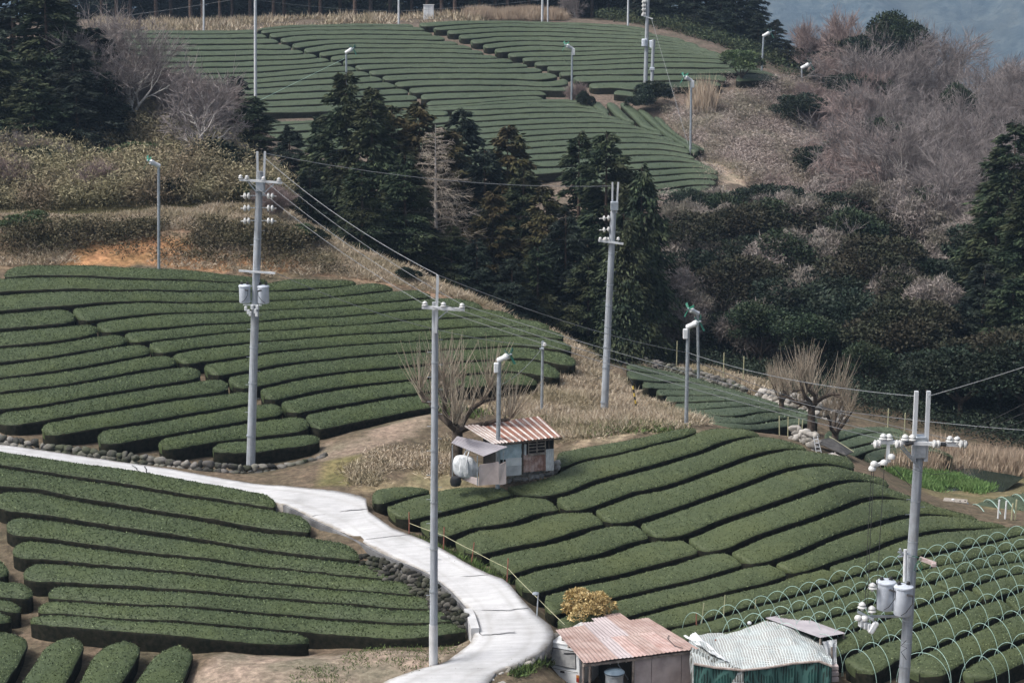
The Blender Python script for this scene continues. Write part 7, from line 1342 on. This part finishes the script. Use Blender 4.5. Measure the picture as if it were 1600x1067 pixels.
def tufts(name, polys, n, blades, hgt, mat, label, cat, wd=.02, lean=.6, clump=.12, patch=.0, parent=None, bright=0, leafy=0):
    c = scatter(polys, n)
    for q in EXC: c = c[~in_poly(c[:, 0], c[:, 1], q)]
    if patch: c = c[vnoise(c[:, 0] * .45, c[:, 1] * .45) > -patch]
    cc = np.repeat(c, blades, 0); m = len(cc); cc[:, :2] += rng.normal(0, clump, (m, 2)); tone = np.repeat(rng.uniform(-.2, .2, len(c)), blades)
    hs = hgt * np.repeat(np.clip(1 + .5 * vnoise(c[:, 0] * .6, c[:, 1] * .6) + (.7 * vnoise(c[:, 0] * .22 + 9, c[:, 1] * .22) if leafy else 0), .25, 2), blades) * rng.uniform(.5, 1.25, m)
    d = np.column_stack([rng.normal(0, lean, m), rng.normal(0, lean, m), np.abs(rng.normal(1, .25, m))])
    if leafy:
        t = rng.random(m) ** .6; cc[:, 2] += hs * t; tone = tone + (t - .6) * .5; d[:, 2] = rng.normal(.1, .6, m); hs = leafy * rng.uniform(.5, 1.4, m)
    o = leafmesh(name, cc, d, hs, wd * rng.uniform(.6, 1.4, m), mat, parent, np.clip(.5 + tone + rng.normal(0, .22, m) + bright, 0, 1)); return tag(o, label, cat, kind='stuff')
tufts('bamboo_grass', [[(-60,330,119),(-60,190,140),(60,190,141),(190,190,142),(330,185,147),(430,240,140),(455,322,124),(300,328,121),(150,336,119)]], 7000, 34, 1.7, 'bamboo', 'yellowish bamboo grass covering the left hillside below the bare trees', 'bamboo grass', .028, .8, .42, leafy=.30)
tufts('dry_grass', [[(-60,374,113.4),(-60,338,117.5),(150,338,118),(300,328,120),(430,318,124),(530,372,119.5),(640,412,117),(700,448,115.5),(790,495,111),(700,466,112),(600,442,112.6),(500,432,113.2),(480,400,116),(380,366,116),(220,362,114.5)],
 [(760,478,111),(880,520,107),(960,596,101.5),(1050,644,95.4),(1100,662,93.4),(1062,672,89.6),(880,706,87),(868,680,89.4),(790,650,91),(760,640,92.5),(850,612,97),(908,585,100.8),(892,545,104.6)]], 15000, 14, .44, 'dry', 'dry straw coloured grass lying on the banks around the middle field', 'dry grass', .012, 1.4, .24)
tufts('dry_grass', [[(540,735,83.6),(600,700,86),(700,690,88),(720,700,86.5),(690,745,82.6),(600,750,82),(560,760,81.4)]], 1500, 12, .26, 'dry', 'dry grass on the low bank left of the hut', 'dry grass', .016, 1.4, .25, .3)
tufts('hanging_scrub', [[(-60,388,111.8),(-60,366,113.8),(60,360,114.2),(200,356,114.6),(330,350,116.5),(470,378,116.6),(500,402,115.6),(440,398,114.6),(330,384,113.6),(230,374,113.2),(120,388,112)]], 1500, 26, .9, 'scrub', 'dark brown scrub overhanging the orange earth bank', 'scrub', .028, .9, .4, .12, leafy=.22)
tufts('bank_growth', [[(-60,412,110),(-60,376,113),(120,376,113.5),(220,364,114),(380,366,115.5),(490,402,115.5),(500,432,112.8),(400,430,111.8),(250,416,111.4)]], 1500, 14, .40, 'dry', 'dry straw and roots clinging to the orange earth bank', 'dry grass', .016, 1.3, .28, -.02)
tufts('bank_scrub', [[(-60,406,110.6),(-60,380,113),(120,380,113.4),(230,372,114),(380,372,115.2),(500,408,115),(560,432,113),(480,426,113),(400,418,112.6),(250,408,112)]], 500, 22, .5, 'scrub', 'dark scrub patches clinging to the orange earth bank', 'scrub', .026, 1.0, .35, .0, leafy=.2)
tufts('dry_thicket', [[(1000,330,164),(1110,300,167),(1080,240,181),(1040,170,194),(1010,150,197),(1100,140,200),(1240,128,202),(1290,150,204),(1290,240,184),(1270,330,168),(1150,380,160),(1050,390,158)]], 8500, 20, .9, 'dry_p', 'dry pinkish brown undergrowth covering the right hillside', 'undergrowth', .018, .9, .6, .25, leafy=.34)
tufts('dark_thicket', [[(1000,330,164),(1110,300,167),(1180,290,176),(1270,330,168),(1150,380,160),(1050,390,158)],[(1120,220,184),(1180,150,198),(1240,150,200),(1290,240,184),(1200,280,174)]], 1800, 16, .8, 'dry_d', 'dark scrub patches in the dry growth below the upper field', 'undergrowth', .02, .9, .6, .0, leafy=.3)
tufts('dark_thicket', [[(1270,300,182),(1290,150,212),(1400,150,226),(1640,190,220),(1640,340,166),(1500,350,168),(1400,340,172)]], 7000, 16, .9, 'dry_d', 'dark tangled thicket under the bare trees of the right hillside', 'undergrowth', .02, .9, .6, .6, leafy=.36)
tufts('dry_reeds', [[(1395,742,99.5),(1400,728,102.5),(1480,722,106.5),(1660,728,107),(1660,742,103),(1560,742,102),(1450,746,100)],[(730,34,224),(730,28,230),(880,26,230),(885,34,224)]], 1500, 26, 1.0, 'reed', 'dry pinkish reeds at the pond and behind the top of the upper field', 'reeds', .018, .3, .3)
tufts('pale_reed_clump', [[(1085,165,192),(1108,165,192),(1106,150,195),(1087,150,195)]], 60, 45, 2.6, 'reed', 'tall pale reed clump right of the fan at the upper field', 'reeds', .03, .16, .35, bright=.2)
tufts('dry_grass', [[(150,46,216),(400,44,218),(640,34,222),(760,30,222),(760,24,230),(400,30,232),(150,34,230)]], 1600, 12, .8, 'dry', 'dry grass strip along the foot of the top wood', 'dry grass', .04, .6, .4, .2)
tufts('bright_grass', [[(1385,762,97.5),(1450,756,99.5),(1500,757,99.5),(1552,764,97.5),(1530,770,95.6),(1440,772,95.4)]], 1300, 16, .32, 'pondgrass', 'bright green grass growing in the shallow pond', 'pond grass', .02, .5, .2, .15)
tufts('weeds', [[(330,1075,65),(480,1014,68.2),(640,1005,68.6),(730,990,69.2),(690,1030,66.8),(600,1060,65.3),(420,1090,64)]], 420, 9, .14, 'weed', 'sparse low weeds on the bare earth beside the road', 'weeds', .014, .9, .18, .05)
tufts('weeds', [[(640,845,76),(700,870,74.4),(780,906,72.4),(792,900,72.8),(700,850,75.6),(640,826,77.4)],[(860,996,69.2),(840,1024,67.2),(800,1050,66),(800,1066,65.6),(838,1050,66.4),(858,1015,68.2)]], 420, 14, .28, 'weed', 'green weeds along the outer road edge and the wall by the van', 'weeds', .02, .8, .15)
tufts('weeds', [[(800,640,93.4),(880,660,91),(950,668,89.8),(1040,662,91),(1085,668,91),(1040,676,88.6),(900,690,87.4),(860,686,88.6),(760,655,90.6)],[(650,655,90),(740,645,92),(760,655,90.6),(690,690,88.6)]], 1100, 9, .30, 'weed', 'dull green weeds mixed into the lower edge of the grassy spur', 'weeds', .025, .8, .25, .2)
tufts('undergrowth', [[(980,552,130.5),(1100,575,128),(1200,590,124),(1300,625,117),(1400,652,113),(1660,705,109),(1660,640,120),(1400,560,134),(1200,500,145),(1050,450,150),(900,430,152),(760,420,150),(700,440,141),(800,500,134),(900,545,127)]], 5200, 20, .9, 'broad', 'dark leafy undergrowth on the shaded floor of the valley wood', 'undergrowth', .04, .9, .5, leafy=.2)
tufts('dry_grass', [[(985,566,127),(1100,590,123.5),(1180,612,119),(1260,640,114),(1262,622,118),(1180,590,124),(1100,568,129)]], 1500, 12, .45, 'dry', 'dry grass strip at the foot of the valley wood', 'dry grass', .022, .9, .2)
tufts('undergrowth', [[(940,36,226),(1000,42,223),(1060,52,220),(1140,80,216),(1246,120,210),(1270,124,216),(1180,80,228),(1080,40,234),(940,28,238)]], 1100, 22, 1.0, 'conif', 'dark scrub at the foot of the conifers along the upper field skyline', 'undergrowth', .06, .9, .6, leafy=.28)
# shallow pond
pz = min(at(1450, 762).z, at(1540, 764).z) + .10
mb = MB(); q = [P(u, v, D) for u, v, D in ((1380,772,95.6),(1560,770,95.8),(1600,757,99.2),(1520,750,101),(1420,750,100.6),(1378,760,98.2))]; mb.sheet([(p[0], p[1], pz) for p in q], .02); tag(mb.build('pond_water', M['water']), kind='structure')
# ------------------------------------------------------------ mountain beyond, clothed in forest
def mountain():
    nx, ny = 260, 150; X = np.linspace(-1300, 2300, nx); t = np.linspace(0, 1, ny); Y0 = 2050 + 1150 * t; x, tt = np.meshgrid(X, t); y = np.broadcast_to(Y0[:, None], x.shape) + 90 * vnoise(x / 400, tt * 3)
    ridge = 1 - np.abs(vnoise(x / 150 + tt * 1.6, tt * 2.2 + 5)); z = -185 + 560 * tt ** 1.0 + 40 * (ridge - .5) * np.minimum(1, tt * 3) + 14 * vnoise(x / 45, y / 45) + 6.0 * vnoise(x / 17, y / 17) + 1.6 * vnoise(x / 4.5, y / 4.5)
    V = np.stack([x, y, z], -1).reshape(-1, 3); a = (np.arange(ny - 1)[:, None] * nx + np.arange(nx - 1)[None]).ravel(); Fq = np.stack([a, a + 1, a + nx + 1, a + nx], 1)
    m, n, b = newmat('forested_slope'); t1 = noise(n, .06, 8, .8, 'World'); r = ramp(n, [(.36, (.02, .035, .045)), (.5, (.075, .10, .11)), (.64, (.17, .19, .18))]); n.links.new(t1.outputs[0], r.inputs[0])
    t2 = noise(n, .007, 4, .6, 'World'); r2 = ramp(n, [(.42, (0, 0, 0)), (.62, (.45, .45, .45))]); n.links.new(t2.outputs[0], r2.inputs[0]); o = mix(n, r.outputs[0], (.10, .10, .075), r2.outputs[0]); n.links.new(o, b.inputs[0]); b.inputs['Roughness'].default_value = .9; b.inputs['Specular IOR Level'].default_value = .05; bump(n, b, t1.outputs[0], 1, 5)
    tag(link('mountain', arrmesh('mountain', V, [Fq], m, smooth=True)), kind='structure')
mountain()
# ------------------------------------------------------------ air
def haze():
    mb = MB(); mb.box((100, 680, 170), (5600, 5600, 560)); m = bpy.data.materials.new('air'); m.use_nodes = True; n = m.node_tree; n.nodes.remove(n.nodes['Principled BSDF']); v = n.nodes.new('ShaderNodeVolumePrincipled')
    v.inputs['Color'].default_value = (.50, .72, 1, 1); v.inputs['Density'].default_value = HAZE; v.inputs['Anisotropy'].default_value = .2; n.links.new(v.outputs[0], n.nodes['Material Output'].inputs['Volume'])
    tag(mb.build('haze', m), kind='stuff')
HAZE = .00024
haze()
# prototypes that were never placed
for k, o in PROTO.items():
    if k not in _used:
        for ch in list(o.children): bpy.data.objects.remove(ch)
        bpy.data.objects.remove(o)
